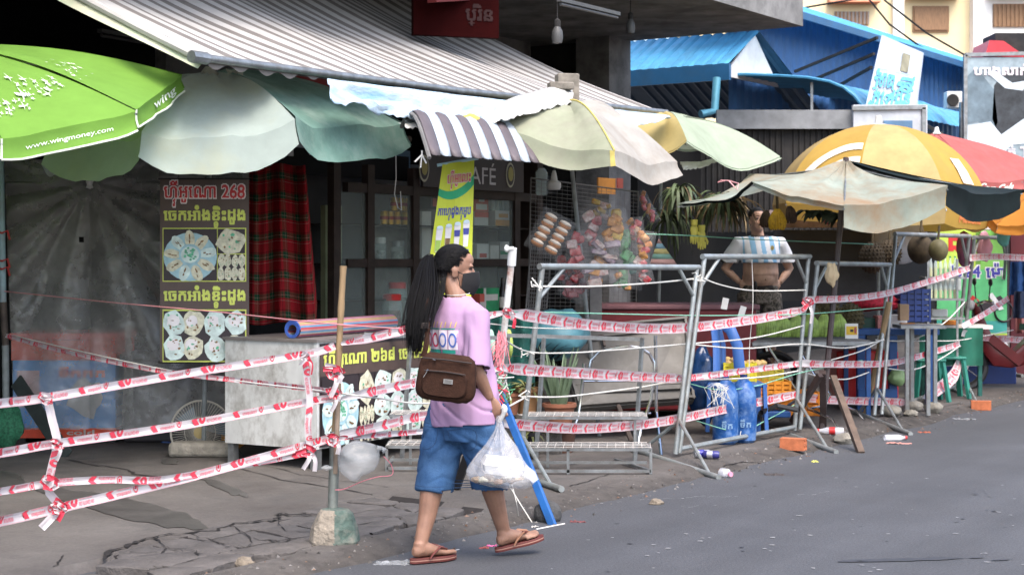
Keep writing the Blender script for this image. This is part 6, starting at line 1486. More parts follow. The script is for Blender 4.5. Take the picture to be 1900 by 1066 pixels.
thing('motorbike_poster', 'green poster board picturing a motorbike with a red phone-number strip', 'poster', [('panel', pb, [M_steel, M('poster_lime', (.4, .55, .08)), M('poster_green', (.1, .45, .18)), M('poster_mid', (.2, .48, .1)), M('poster_teal', (.06, .38, .32)), M('poster_red', (.5, .03, .03)), M('poster_white', (.7, .7, .7)), M('poster_navy', (.05, .05, .3)), M_drk], {'smooth': False})])
# hanging pillows, clothes
for px, py, rx, rz, col, lab in ((1826, 458, .09, .16, (.6, .32, .4), 'pink plush cushion hanging in front of the motorbike poster'), (1790, 462, .09, .2, (.22, .08, .16), 'dark plum cushion hanging left of the pink one'), (1862, 432, .08, .15, (.12, .42, .4), 'teal cloth hanging right of the pink cushion')):
    one('hanging_cushion', lab, 'cushion', lump(W(px, py, 18), (rx, .07, rz), px, .2), M('cushion_' + str(px), col, rough=.8), 'soft goods hanging by the poster')
def shirt(px, py, w, h, Y, col, label):
    g = MB(); g.grid(lambda u, v: W(px + w * (u - .5) * (1 + .15 * v), py + h * v, Y + .05 * math.sin(u * 9) + .03 * noise((u * 5, v * 5, px))), 14, 14); one('hanging_garment', label, 'garment', g, M('garment_' + str(px), col, rough=.85, var=.2), 'clothes on the rack', solid=.01)
shirt(1888, 485, 26, 62, 18.4, (.03, .1, .28), 'blue garment hanging at the far right rack'); shirt(1893, 540, 22, 50, 18.2, (.03, .045, .09), 'dark slate garment hanging below the blue one'); shirt(1896, 498, 20, 120, 18.8, (.5, .2, .18), 'salmon pink garment hanging at the very edge')
mb = MB(); mb.box(W(1905, 540, 20.5), (.42, .05, 2.2)); one('maroon_board', 'tall maroon board behind the hanging clothes', 'board', mb, M('maroon', (.09, .01, .015), rough=.6))
mb = MB(); mb.box(W(1930, 420, 19.6), (1.2, .5, .12)); 
mb.box(W(1870, 420, 19.2), (.7, .05, .09)); one('pale_counter', 'pale counter edge running under the orange parasol', 'counter', mb, M_boxw, bev=.01)
scooter(X(1905, 18.2), 18.2, 'red and black scooter at the far right behind the last barrier', -1, M('scooter_red', (.10, .008, .01), rough=.3))
mb = MB(); mb.box(W(1800, 690, 19.0), (1.0, .3, .34)); one('navy_bench', 'low navy bench under the motorbike poster', 'bench', mb, M_navy, bev=.02)
# cabbage, small table legs
mb = lump(W(1665, 700, 15.4), (.09, .09, .08), 2, .2); one('cabbage', 'pale green cabbage on the ground behind the stand leg', 'cabbage', mb, M('cabbage_green', (.2, .3, .14), var=.3))
mb = MB(); mb.box(W(1705, 605, 15.2), (.42, .35, .03)); lg = []
for px, Y in ((1683, 15.05), (1722, 15.05), (1692, 15.4), (1735, 15.4)): g = MB(); g.bar(W(px, 608, Y), V((X(px, Y), Y, PZ)), .035); lg.append(('leg', g, M_steel))
thing('side_table', 'narrow grey metal table with tall legs in front of the navy crate', 'table', [('top', mb, M_steel)] + lg)
for px, lab in ((1660, 'dark weathered foot block at the blue stand'), (1700, 'dark round block under the narrow table leg, left of two'), (1738, 'dark round block under the narrow table leg, right of two')):
    one('foot_block', lab, 'block', lump(gz(px, 765 if px > 1670 else 775) + V((0, .1, .05)), (.09, .08, .055), px, .15), M_concr, 'dark blocks under the stands')
# ================================================================ BARRIERS, TAPE, ROPE
M_tube = M('barrier_tube', (.27, .295, .295), rough=.45, var=.2, scale=9, metal=.45, dirt=(.16, .12, .09), damt=.5, dscale=8)
M_bamboo = M('bamboo', (.28, .19, .10), rough=.7, var=.25, scale=8, stretch=(1, 1, .25)); M_rope = M('white_rope', (.55, .54, .5), rough=.8); M_ropeg = M('green_rope', (.18, .42, .3), rough=.8)
def barrier(label, tA, tB, bA, bB, footA=None, footB=None, lowrail=False, braces=True, r=.019):
    TA, TB = W(*tA), W(*tB); BA, BB = gz(*bA), gz(*bB); parts = []
    g = MB(); g.tube([TA + (TA - TB).normalized() * .03, TB + (TB - TA).normalized() * .03], r * 1.15, 10); parts.append(('top_rail', g, M_tube))
    for (t, b, foot, s_) in ((TA, BA, footA, 1), (TB, BB, footB, -1)):
        g = MB(); g.tube([b + V((0, 0, .02)), t - V((0, 0, .01))], r, 10); parts.append(('post', g, M_tube))
        if braces:
            q = (TB - TA).normalized() * s_; g = MB(); g.tube([t + q * .24, t.lerp(b, .155)], r * .75, 8); parts.append(('corner_brace', g, M_tube))
        if foot:
            f0, f1 = gz(*foot[0]) + V((0, 0, .018)), gz(*foot[1]) + V((0, 0, .018)); g = MB(); g.tube([f0, f1], r * 1.1, 10); parts.append(('foot', g, M_tube))
            for f in (f0, f1): g = MB(); g.tube([b.lerp(t, .19), f.lerp(b, .22)], r * .7, 8); parts.append(('foot_brace', g, M_tube))
    if lowrail: g = MB(); g.tube([BA + V((0, 0, .05)), BB + V((0, 0, .05))], r, 8); parts.append(('lower_rail', g, M_tube))
    thing('street_barrier', label, 'barrier', parts, 'tube barrier frames along the kerb')
barrier('first steel tube barrier frame, beside the white racks', (1006, 494, 10.75), (1293, 496, 12.1), (962, 884), (1253, 848), ((905, 866), (1042, 914)), ((1172, 838), (1334, 876)))
barrier('second steel tube barrier frame, in front of the blue chair', (1307, 476, 12.2), (1500, 476, 13.6), (1260, 846), (1474, 804), None, ((1400, 786), (1552, 830)), True)
barrier('third steel tube barrier frame, with the tan rag hanging at its corner', (1517, 488, 13.75), (1650, 491, 15.3), (1484, 802), (1622, 776), None, ((1585, 768), (1690, 797)))
barrier('fourth steel tube barrier frame, before the navy crate', (1662, 434, 15.5), (1798, 438, 17.2), (1636, 774), (1770, 726), None, ((1752, 716), (1828, 752)), True)
barrier('fifth steel tube barrier frame, farthest, beside the motorbike poster', (1808, 440, 17.4), (1868, 441, 18.9), (1782, 724), (1852, 688), None, ((1797, 682), (1897, 700)))
# leaning planks of the third frame
mb = MB(); mb.bar(W(1546, 700, 13.4), gz(1598, 829), .05, .05); one('timber_prop', 'brown timber prop leaning from the brown pole to the kerb', 'prop', mb, M_wood)
mb = MB(); mb.bar(W(1522, 695, 13.5), W(1470, 782, 13.8), .045, .045); mb.bar(W(1526, 690, 13.6), V((X(1528, 13.9), 13.9, PZ)), .055, .055); one('dark_trestle', 'dark wooden trestle legs at the foot of the brown pole', 'trestle', mb, M_brownpole)
mb = MB(); mb.tube([W(1650, 560, 15.0), W(1606, 770, 15.2)], .028, 8); one('bamboo_pole', 'thin bamboo pole tied slanting to the fourth barrier frame', 'pole', mb, M_bamboo)
mb = lump(W(1543, 508, 13.5), (.05, .05, .10), 2, .35); one('hanging_rag', 'tan rag draped over the top of the brown pole and rail', 'rag', mb, M('tan_rag', (.42, .33, .2), rough=.9))
# bamboo pole in a stone
a_, b_ = W(637, 493, 8.42), W(621, 806, 8.4); g = MB(); pts = [a_.lerp(b_, i / 16) + V((.003 * noise((i, 0, 0)), 0, 0)) for i in range(17)]; g.tube(pts, [.0165 + (.0025 if i % 4 == 0 else 0) for i in range(17)], 10)
s_ = MB(); s_.tube([W(629, 705, 8.36), W(622, 878, 8.36)], .013, 8); pp = MB(); pp.tube([W(622, 800, 8.4), W(617, 952, 8.36)], [.026, .027], 12)
thing('bamboo_post', 'bamboo pole set in a steel pipe on a painted stone, front left', 'post', [('bamboo', g, M_bamboo), ('short_stick', s_, M('grey_stick', (.26, .2, .15), rough=.85, var=.3)), ('pipe', pp, M('mossy_pipe', (.2, .22, .2), rough=.5, metal=.4, var=.3, dirt=(.1, .07, .05), damt=.6))])
st = MB(); c_ = W(621, 1013, 8.32); rg = random.Random(4)
def ringp(z, rx, ry, n=7, ph=.3): return [c_ + V((rx * math.cos(ph + 6.283 * k / n) * rg.uniform(.93, 1.07), ry * math.sin(ph + 6.283 * k / n) * rg.uniform(.93, 1.07), z)) for k in range(n)]
R4 = [ringp(-.03, .128, .11), ringp(.035, .142, .12), ringp(.10, .125, .105), ringp(.17, .098, .082), ringp(.195, .075, .06)]
st.loft(R4)
for i in range(len(st.f)):
    cx = sum(st.v[k].x for k in st.f[i]) / len(st.f[i]); cz = sum(st.v[k].z for k in st.f[i]) / len(st.f[i])
    if cx > c_.x + .035 or (cz > .14 and cx > c_.x): st.m[i] = 1
one('stone_base', 'chunky beige stone with green-painted faces holding the bamboo post', 'stone', st, [M('beige_stone', (.26, .225, .18), rough=.95, var=.2, scale=14, bump=.9, bscale=40, dirt=(.18, .16, .13), damt=.6), M('green_stone', (.07, .11, .093), rough=.85, var=.3, scale=14, bump=.6, bscale=40, dirt=(.22, .2, .17), damt=.8, dscale=9)], smooth=False, bev=.012)
# white pole with clamp, blue prop, dark prop
g = MB(); g.tube([W(949, 488, 9.62), W(921, 745, 9.7)], .02, 12); c2 = MB(); c2.tube([W(951, 460, 9.6), W(949, 492, 9.62)], .027, 12); c3 = MB(); c3.tube([W(953, 461, 9.58), W(941, 461, 9.58)], .012, 8); c3.ell(W(940, 461, 9.58), (.016, .016, .022), None, 10, 6)
tw = MB(); rg = random.Random(9)
for k in range(46):
    p0 = W(931 + rg.uniform(-6, 6), 612 + rg.uniform(0, 30), 9.6); p1 = p0 + V((rg.uniform(-.05, .05) - .02, rg.uniform(-.05, .01), -rg.uniform(.08, .2))); tw.tube([p0, p0.lerp(p1, .5) + V((rg.uniform(-.03, .03), 0, 0)), p1 + V((rg.uniform(-.04, .03), 0, 0))], .0024, 4)
kn = MB()
for k in range(40):
    p0 = W(921 + rg.uniform(-7, 9), 715 + rg.uniform(-18, 18), 9.58); kn.cur = k % 3; kn.tube([p0, p0 + V((rg.uniform(-.05, .06), rg.uniform(-.04, .03), rg.uniform(-.06, .05))), p0 + V((rg.uniform(-.07, .09), -.02, rg.uniform(-.08, .06)))], .004, 4)
thing('white_post', 'chipped white pipe post with a clamp knob and shredded pink twine', 'post', [('pipe', g, M('chipped_white_pipe', (.62, .62, .58), rough=.45, var=.06, dirt=(.2, .06, .03), damt=.9, dscale=11)), ('clamp', c2, M_white, {'sub': [('knob', c3, M_white)]}), ('pink_twine', tw, M('pink_twine', (.68, .2, .24), rough=.8)), ('knotted_string', kn, [M_white, M('red_string', (.55, .05, .08)), M('green_string', (.1, .3, .15))])])
mb = MB(); mb.bar(W(914, 695, 9.75), gz(1026, 958), .045, .028, up=V((.4, 1, 0))); one('blue_prop', 'bright blue timber prop slanting down to the kerb behind the carrier bag', 'prop', mb, M('bright_blue_paint', (.014, .10, .32), rough=.5, var=.15, dirt=(.01, .03, .08), damt=.6, dscale=9), bev=.003)
mb = MB(); mb.bar(W(902, 745, 9.75), gz(846, 908), .05, .03, up=V((.4, 1, 0))); one('black_prop', 'black timber prop slanting behind the woman', 'prop', mb, M_rub, bev=.003)

# wire display racks
def rack(x0, Yf, label):
    P = lambda x, y, z: V((x0 + x, Yf + y, z)); w = .83; parts = []
    def fr(pts, r=.011): g = MB(); [g.bar(a, b, r * 1.7) for a, b in pts]; return g
    def mesh(y0, y1, z):
        g = MB()
        for i in range(15): x = w * i / 14; g.tube([P(x, y0, z), P(x + .02, y1, z)], .0022, 4)
        for j in range(4): y = y0 + (y1 - y0) * j / 3; g.tube([P(0, y, z + .004), P(w, y, z + .004)], .0022, 4)
        return g
    z1, z2 = .21, .39
    parts.append(('lower_shelf', mesh(0, .3, z1 + .012), M_boxw, {'sub': [('shelf_frame', fr([(P(0, 0, z1), P(w, 0, z1)), (P(0, .3, z1), P(w, .3, z1)), (P(0, 0, z1), P(0, .3, z1)), (P(w, 0, z1), P(w, .3, z1))]), M_steel)]}))
    parts.append(('upper_shelf', mesh(.34, .62, z2 + .012), M_boxw, {'sub': [('shelf_frame', fr([(P(0, .34, z2), P(w, .34, z2)), (P(0, .62, z2), P(w, .62, z2)), (P(0, .34, z2), P(0, .62, z2)), (P(w, .34, z2), P(w, .62, z2))]), M_steel)]}))
    for x in (.0, .27, w): parts.append(('leg', fr([(P(x, 0, PZ), P(x, 0, z1))]), M_steel))
    for x in (.06, w - .06): parts.append(('upright', fr([(P(x, .64, PZ), P(x + .06, .72, .93))], .014), M_steel))
    parts.append(('top_rail', fr([(P(-.22, .73, .95), P(w, .73, .92))], .016), M_steel))
    for x in (.14, w - .08): parts.append(('rear_leg', fr([(P(x, .36, PZ), P(x, .36, z2))]), M_steel))
    parts.append(('base_rail', fr([(P(0, 0, PZ + .02), P(w, 0, PZ + .02))]), M_steel)); parts.append(('base_rail', fr([(P(.0, .3, PZ + .04), P(w, .3, PZ + .04))]), M_steel)); parts.append(('base_rail', fr([(P(w, 0, PZ + .02), P(w - .2, .62, PZ + .02))]), M_steel)); parts.append(('base_rail', fr([(P(0, 0, PZ + .02), P(0, .62, PZ + .02))]), M_steel))
    return thing('plant_rack', label, 'rack', parts, 'stepped wire racks')
rack(.11, 10.95, 'stepped white wire rack standing in front of the aloe pot'); rack(-.86, 11.1, 'stepped white wire rack between metal cabinet and woman')

# ---- tape
M_tape = M('white_tape', (.60, .56, .57), rough=.35, trans=.25, var=.05, spec=.5); M_tred = M('tape_red', (.55, .045, .075), rough=.4, var=.1); M_tpink = M('tape_pink', (.58, .17, .21), rough=.4)
_pats = {}
def catmull(P, n=24):
    out = []
    for i in range(len(P) - 1):
        p0, p1, p2, p3 = P[max(0, i - 1)], P[i], P[i + 1], P[min(len(P) - 1, i + 2)]
        for k in range(n):
            t = k / n; out.append(.5 * ((2 * p1) + (p2 - p0) * t + (2 * p0 - 5 * p1 + 4 * p2 - p3) * t * t + (3 * p1 - p0 - 3 * p2 + p3) * t ** 3))
    out.append(P[-1]); return out
def ribbon(pts, width, twist=0, fold=(0., 1.), seed=0, print_=True, wob=.25, ends=(1, 1)):
    P = catmull([V(p) for p in pts]); L = [0]
    for a, b in zip(P[:-1], P[1:]): L.append(L[-1] + (b - a).length)
    tot = L[-1]
    def at(u):
        u = max(0, min(tot - 1e-5, u)); lo, hi = 0, len(L) - 1
        while hi - lo > 1:
            m_ = (lo + hi) // 2
            if L[m_] <= u: lo = m_
            else: hi = m_
        k = (u - L[lo]) / max(1e-9, L[hi] - L[lo]); return P[lo].lerp(P[hi], k), (P[hi] - P[lo]).normalized()
    def mp(u, v, k=0):                                   # v in 0..1
        p, t = at(u); view = V((p.x, p.y, 0)).normalized(); side = t.cross(view).normalized()
        if side.z < 0 and abs(t.z) < .8: side = -side
        nn = side.cross(t).normalized()
        if nn.dot(view) > 0: nn = -nn
        ang = twist * math.sin(u * 2.1 + seed) + wob * noise((u * 1.3, seed, 0)); s2 = side * math.cos(ang) + nn * math.sin(ang); n2 = nn * math.cos(ang) - side * math.sin(ang)
        ww = width
        for e, d in ((0, u), (1, tot - u)):
            if ends[e] < 1 and d < .22: ww *= ends[e] + (1 - ends[e]) * d / .22
        return p + s2 * (v - .5) * ww + n2 * (k + .004 * noise((u * 9, v * 2, seed)) - .006 * math.cos((v - .5) * 3))
    g = MB(); nu = max(8, int(tot / .035)); g.grid(lambda a, b: mp(a * tot, b), nu, 4)
    if print_:
        f0, f1 = fold; kf = 1 / (f1 - f0)
        def vv(y): return (y - f0) * kf
        for sgn in (1, -1):
            q = lambda x, y, m_=.0025: mp(x, vv(y), m_ * sgn)
            clip = (f0, f1); x = -.1 * (seed % 3)
            for yy in (.03, .95): 
                if f0 <= yy <= f1: rg_ = [(0, 1, yy, yy + .018)]
                else: rg_ = []
                for a, b, c_, d in rg_:
                    old = g.cur; g.cur = 2; n_ = max(6, int(tot / .06)); g.grid(lambda aa, bb: q(aa * tot, c_ + (d - c_) * bb), n_, 1); g.cur = old
            def poly(cols):                              # list of (x, y) clipped by row sampling
                ys = [max(f0, min(f1, y)) for _, y in cols]
                if max(ys) - min(ys) < 1e-4: return
                old = g.cur; g.cur = 1; g.add([q(xx, yy) for (xx, _), yy in zip(cols, ys)], [tuple(range(len(cols)))]); g.cur = old
            kk = 0
            while x < tot - .02:
                if x > .02:
                    w_ = .028
                    for ya, yb in ((.12, .5), (.5, .88)):
                        dx0 = 0 if ya == .5 else .016; dx1 = .016 - dx0
                        poly([(x + dx0, ya), (x + dx0 + w_, ya), (x + dx1 + w_, yb), (x + dx1, yb)])
                    if kk % 2:
                        for th in range(12):
                            a0, a1 = 2 * math.pi * th / 12, 2 * math.pi * (th + 1) / 12; c_ = (x + .062, .5)
                            y0, y1 = .5 + .36 * math.sin(a0), .5 + .36 * math.sin(a1)
                            poly([(c_[0] + .006 * math.cos(a0), .5 + .14 * math.sin(a0)), (c_[0] + .019 * math.cos(a0), y0), (c_[0] + .019 * math.cos(a1), y1), (c_[0] + .006 * math.cos(a1), .5 + .14 * math.sin(a1))])
                        text(g, '禁区勿进', q, x + .09, .53, .07, .32, 2, 9, .03, clip); text(g, 'NOT ALLOWED AREA', q, x + .088, .16, .085, .24, 2, 8, .04, clip)
                    else:
                        text(g, 'តំបន់ហាមឃាត់', q, x + .055, .52, .085, .34, 2, 8, .03, clip); text(g, 'ហាមឆ្លងកាត់', q, x + .058, .12, .08, .32, 2, 8, .03, clip)
                        for th in range(12):
                            a0, a1 = 2 * math.pi * th / 12, 2 * math.pi * (th + 1) / 12; c_ = (x + .165, .5)
                            poly([(c_[0] + .010 * math.cos(a0), .5 + .26 * math.sin(a0)), (c_[0] + .014 * math.cos(a0), .5 + .36 * math.sin(a0)), (c_[0] + .014 * math.cos(a1), .5 + .36 * math.sin(a1)), (c_[0] + .010 * math.cos(a1), .5 + .26 * math.sin(a1))])
                        poly([(x + .16, .38), (x + .17, .38), (x + .17, .62), (x + .16, .62)])
                x += .2 if f1 - f0 > .9 else .235; kk += 1
            if sgn == 1 and tot > 2.6 and seed >= 50: break
    return g, mp, tot
TM = [M_tape, M_tred, M_tpink]
def tape(label, pts, width=.07, **k): 
    g, mp, tot = ribbon([W(*p) for p in pts], width, **k); one('barrier_tape', label, 'barrier tape', g, TM, 'red and white barrier tapes', smooth=False)
def knot(px, py, Y, label, s_=1.0, tails=3, seed=0):
    g = MB(); rg = random.Random(seed + int(px))
    c_ = W(px, py, Y)
    for k in range(4): 
        a = rg.uniform(0, 3.14); pts = [c_ + V((.02 * s_ * math.cos(t + a) * (1 + .2 * k), -.02 + .015 * math.sin(t * 2 + k), .022 * s_ * math.sin(t))) for t in [6.28 * i / 10 for i in range(11)]]; g.cur = k % 2; 
        rb, _, _ = ribbon(pts, .022 * s_, seed=seed + k, print_=False, wob=1.5); g.join(rb, mat=k % 2 if k else 0)
    for k in range(tails):
        e = c_ + V((rg.uniform(-.07, .07), -.03, rg.uniform(-.14, .03))) * s_; rb, _, _ = ribbon([c_, c_.lerp(e, .5) + V((.02, -.02, .01)), e], .02 * s_, seed=k, print_=False, wob=1); g.join(rb, mat=k % 3 % 2)
    one('tape_knot', label, 'tape knot', g, TM, 'knots in the barrier tape', smooth=False)
YA = 8.37
tape('upper white and red tape running from the left edge to the bamboo post', [(-140, 768, 6.1), (0, 748, 6.85), (88, 737, 7.2), (300, 700, 7.75), (565, 657, 8.25), (622, 641, YA)], .041, fold=(0, .55), seed=1, wob=.15)
tape('middle white and red tape running from the left edge to the bamboo post', [(-140, 858, 6.1), (0, 840, 6.85), (100, 823, 7.2), (330, 790, 7.75), (570, 745, 8.25), (624, 737, YA)], .041, fold=(0, .55), seed=2, wob=.15)
tape('lowest white and red tape crossing in front of the cracked pavement', [(-140, 995, 6.1), (0, 967, 6.85), (105, 943, 7.2), (350, 885, 7.75), (580, 822, 8.25), (622, 808, YA)], .044, fold=(0, .6), seed=3, wob=.15)
tape('slack tape joining the lowest tape before the fan', [(-140, 925, 6.1), (0, 911, 6.85), (92, 896, 7.18), (200, 889, 7.4), (300, 889, 7.62), (430, 866, 7.95), (575, 838, 8.24)], .034, fold=(.3, .8), seed=4, wob=.2)
tape('upper tape from the bamboo post to the white post, passing behind the woman', [(634, 637, YA), (700, 624, 8.65), (780, 606, 8.95), (880, 590, 9.35), (943, 578, 9.58)], .05, fold=(.0, .62), seed=5, wob=.2, ends=(.4, .4))
tape('middle tape from the bamboo post behind the woman', [(634, 739, YA), (700, 724, 8.65), (780, 708, 8.95), (880, 692, 9.35), (932, 682, 9.58)], .05, fold=(.1, .75), seed=6, wob=.2, ends=(.4, .5))
tape('lower tape from the bamboo post behind the woman', [(632, 806, YA), (700, 791, 8.65), (780, 772, 8.95), (880, 764, 9.35), (922, 772, 9.58)], .05, fold=(.2, .85), seed=7, wob=.25)
tape('pinkish doubled tape just under the lower tape behind the woman', [(632, 810, YA + .02), (700, 806, 8.67), (780, 800, 8.97), (880, 795, 9.35)], .032, fold=(.4, .9), seed=8)
tape('top wide tape sagging from the white post to the second barrier frame', [(943, 579, 9.58), (1000, 588, 9.95), (1100, 603, 10.7), (1250, 609, 11.9), (1380, 595, 12.7), (1480, 577, 13.4), (1497, 566, 13.5)], .074, seed=9, wob=.12, ends=(.35, .5))
tape('middle wide tape from the white post to the first barrier far post', [(928, 681, 9.6), (985, 686, 9.95), (1080, 692, 10.6), (1200, 699, 11.5), (1272, 702, 12.1)], .072, seed=10, wob=.12, ends=(.5, .6))
tape('narrow middle tape from the first barrier to the second barrier far post', [(1275, 701, 12.1), (1330, 694, 12.4), (1420, 682, 13.1), (1483, 674, 13.5)], .05, fold=(.2, .9), seed=11)
tape('lower wide tape sweeping from behind the carrier bag to the second barrier', [(922, 782, 9.6), (985, 789, 9.9), (1080, 794, 10.6), (1180, 788, 11.4), (1260, 776, 12.0), (1370, 753, 12.8), (1478, 731, 13.5)], .070, seed=12, wob=.15, ends=(.6, .8))
tape('middle tape from the second barrier past the brown pole to the fourth frame', [(1485, 673, 13.5), (1530, 675, 13.8), (1640, 674, 15.0), (1700, 662, 15.8), (1782, 637, 16.9)], .062, fold=(.0, .9), seed=13, wob=.2)
tape('lower tape behind the brown pole to the hanging loop', [(1480, 735, 13.6), (1540, 741, 14.1), (1620, 744, 14.9), (1690, 746, 15.6)], .075, seed=14, wob=.3, ends=(.7, .15))
tape('twisted loop of tape hanging from the fourth frame to the ground', [(1712, 738, 16.0), (1740, 722, 16.4), (1768, 698, 16.8), (1780, 668, 16.9)], .12, seed=15, wob=.5, ends=(.1, .5))
tape('top tape from the second barrier corner to the fourth frame', [(1500, 556, 13.55), (1580, 553, 14.3), (1650, 543, 15.1), (1730, 520, 16.1), (1800, 497, 17.1)], .06, fold=(.0, .8), seed=16, wob=.25)
tape('tape running right from the fourth frame below the poster', [(1786, 617, 17.0), (1820, 625, 17.6), (1855, 628, 18.4), (1930, 632, 19.5)], .075, seed=17)
tape('slanting tape across the motorbike poster', [(1786, 605, 17.0), (1830, 580, 17.6), (1872, 552, 18.4)], .06, fold=(.1, .9), seed=18)
tape('pale tape across the top of the motorbike poster', [(1800, 478, 17.1), (1850, 476, 18.2), (1935, 480, 19.5)], .075, seed=19)
tape('thin twisted tape from the pale blue pole to the bamboo post', [(10, 622, 12.2), (120, 652, 11.4), (300, 688, 10.3), (450, 706, 9.4), (622, 726, YA)], .03, fold=(.3, .7), seed=20, wob=.8)
tape('vertical tape tying the left tapes together', [(87, 736, 7.17), (96, 775, 7.16), (106, 820, 7.16), (98, 858, 7.15), (90, 893, 7.15), (88, 908, 7.14), (110, 936, 7.16)], .036, fold=(.1, .6), seed=21, wob=.8)
tape('loose tape tail fluttering under the left knot', [(108, 944, 7.14), (95, 960, 7.1), (77, 979, 7.08)], .035, fold=(.1, .6), seed=22, wob=.3)
tape('vertical tape tying the tapes in front of the metal cabinet', [(565, 655, 8.22), (570, 700, 8.2), (575, 745, 8.2), (571, 790, 8.19), (576, 830, 8.2)], .034, fold=(.1, .6), seed=23, wob=.7)
knot(87, 738, 7.15, 'tape knot on the upper left tape', .9, 1, 1); knot(108, 822, 7.14, 'tape knot on the middle left tape', .8, 1, 2); knot(95, 893, 7.13, 'broad tape knot on the slack tape', 1.1, 1, 3); knot(112, 940, 7.12, 'tape knot on the lowest left tape', 1.0, 2, 4)
knot(567, 660, 8.18, 'tape knot with frayed pink ends on the upper tape before the cabinet', .8, 4, 5); knot(573, 835, 8.17, 'big loose tape knot on the lowest tape before the cabinet', 1.1, 4, 6); knot(623, 690, 8.3, 'tape knot wound high on the bamboo post', 1.3, 5, 7); knot(622, 728, 8.3, 'tape knot wound at the middle of the bamboo post', 1.0, 3, 8); knot(619, 815, 8.3, 'red tape knot wound low on the bamboo post', 1.1, 4, 9); knot(944, 580, 9.55, 'tape knot on the white post', 1.0, 3, 10); knot(1498, 560, 13.4, 'white tape wrapped at the second barrier corner', 1.3, 2, 11)
rg = random.Random(2)
def rope(label, pts, r=.0055, m=None, name='rope'):
    g = MB(); P = catmull([W(*p) for p in pts], 8); g.tube(P, r, 6); one(name, label, 'rope', g, m or M_rope, 'ropes tied along the barrier')
rope('white rope from the pale blue pole to the bamboo post and behind the woman', [(14, 620, 12.2), (320, 688, 10.3), (622, 728, 8.4), (700, 738, 8.7), (790, 748, 9.0), (925, 735, 9.6)], .005)
rope('thin red string across the plastic sheet to the white post', [(8, 540, 12.25), (200, 560, 11.2), (400, 578, 10.0), (610, 600, 8.4), (790, 612, 9.0)], .0035, M('red_pink_string', (.6, .25, .26), rough=.8), 'string')
rope('white rope tied under the first barrier top rail', [(999, 531, 10.72), (1100, 531, 11.2), (1220, 524, 11.8), (1302, 515, 12.15)], .006)
rope('white rope drooping under the second barrier top rail', [(1302, 515, 12.15), (1340, 529, 12.4), (1400, 539, 13.0), (1495, 538, 13.5)])
rope('pale green cord above the top wide tape', [(945, 578, 9.6), (1050, 580, 10.3), (1290, 585, 12.1), (1400, 584, 12.9), (1500, 582, 13.5), (1640, 570, 14.8)], .004, M_ropeg)
rope('thin teal line high behind the man', [(1150, 432, 14.0), (1280, 437, 14.4), (1400, 444, 14.9), (1620, 453, 15.8)], .0045, M_ropeg)
rope('white rope from the white post round the first barrier to the second frame', [(930, 626, 9.6), (980, 652, 10.5), (1060, 654, 11.0), (1150, 648, 11.4), (1270, 638, 12.1), (1400, 626, 12.9), (1490, 604, 13.5)])
rope('pale rope low on the second barrier', [(1272, 637, 12.1), (1380, 646, 12.8), (1485, 638, 13.5), (1570, 645, 14.2), (1640, 630, 14.9)])
rope('white rope low on the first barrier', [(976, 735, 10.6), (1050, 735, 11.0), (1180, 719, 11.6), (1265, 706, 12.1), (1400, 700, 12.9), (1480, 688, 13.5)], .006)
rope('slanting white rope from the carrier bag hand side to the first post', [(905, 770, 9.6), (935, 758, 10.0), (976, 736, 10.58)], .006)
rope('white rope drooping behind the brown pole', [(1480, 686, 13.5), (1520, 698, 13.9), (1570, 703, 14.3), (1612, 690, 14.8)])
rope('green cord low between first and second barrier', [(1258, 705, 12.1), (1330, 722, 12.6), (1400, 716, 12.9), (1490, 690, 13.5), (1600, 668, 14.6)], .004, M_ropeg)
rope('lowest green cord on the second barrier', [(1292, 780, 12.3), (1370, 800, 12.8), (1420, 780, 13.1), (1475, 750, 13.5)], .004, M_ropeg)
rope('white rope drooping across the blue-legged stand', [(1625, 630, 15.0), (1690, 630, 15.6), (1750, 600, 16.3), (1790, 560, 16.9)], .006)
rope('white rope drooping lowest at the fourth frame', [(1640, 682, 15.1), (1690, 686, 15.7), (1740, 668, 16.2), (1780, 642, 16.8)], .006)
rope('white rope across the fourth frame to the poster', [(1648, 632, 15.2), (1720, 632, 16.0), (1786, 630, 16.9), (1880, 612, 18.4)], .005)
rope('slanting pale rope from third to fourth frame', [(1540, 668, 14.0), (1600, 650, 14.5), (1640, 628, 15.0)], .005)
rope('thin white string hanging from the second rail', [(1395, 480, 12.9), (1397, 560, 12.9), (1391, 640, 12.9), (1388, 720, 12.9), (1372, 815, 12.75)], .003, name='string')
rope('pale grey rope under the first tape beside the woman', [(905, 600, 9.5), (990, 608, 10.4), (1100, 610, 11.0)], .004)
g = MB()
for k in range(16): p0 = W(1326 + rg.uniform(-4, 6), 710, 12.45); g.tube([p0, p0 + V((rg.uniform(-.07, .09), -.01, -rg.uniform(.02, .06))), p0 + V((rg.uniform(-.1, .14), 0, -rg.uniform(.08, .2)))], .003, 4)
one('rope_tassel', 'frayed rope ends knotted on the second barrier above the water jugs', 'rope', g, M_rope)
g = MB()
for px, py, Y, k in ((1000, 531, 10.7, 6), (1300, 517, 12.1, 5), (976, 735, 10.55, 4), (983, 653, 10.55, 4)):
    for q in range(k): p0 = W(px, py, Y); g.tube([p0, p0 + V((rg.uniform(-.05, .03), -.03, rg.uniform(-.03, .05))), p0 + V((rg.uniform(-.07, .03), -.02, rg.uniform(-.04, .07)))], .005, 5)
one('rope_knots', 'rope knots wound round the first barrier posts', 'rope', g, M_rope)
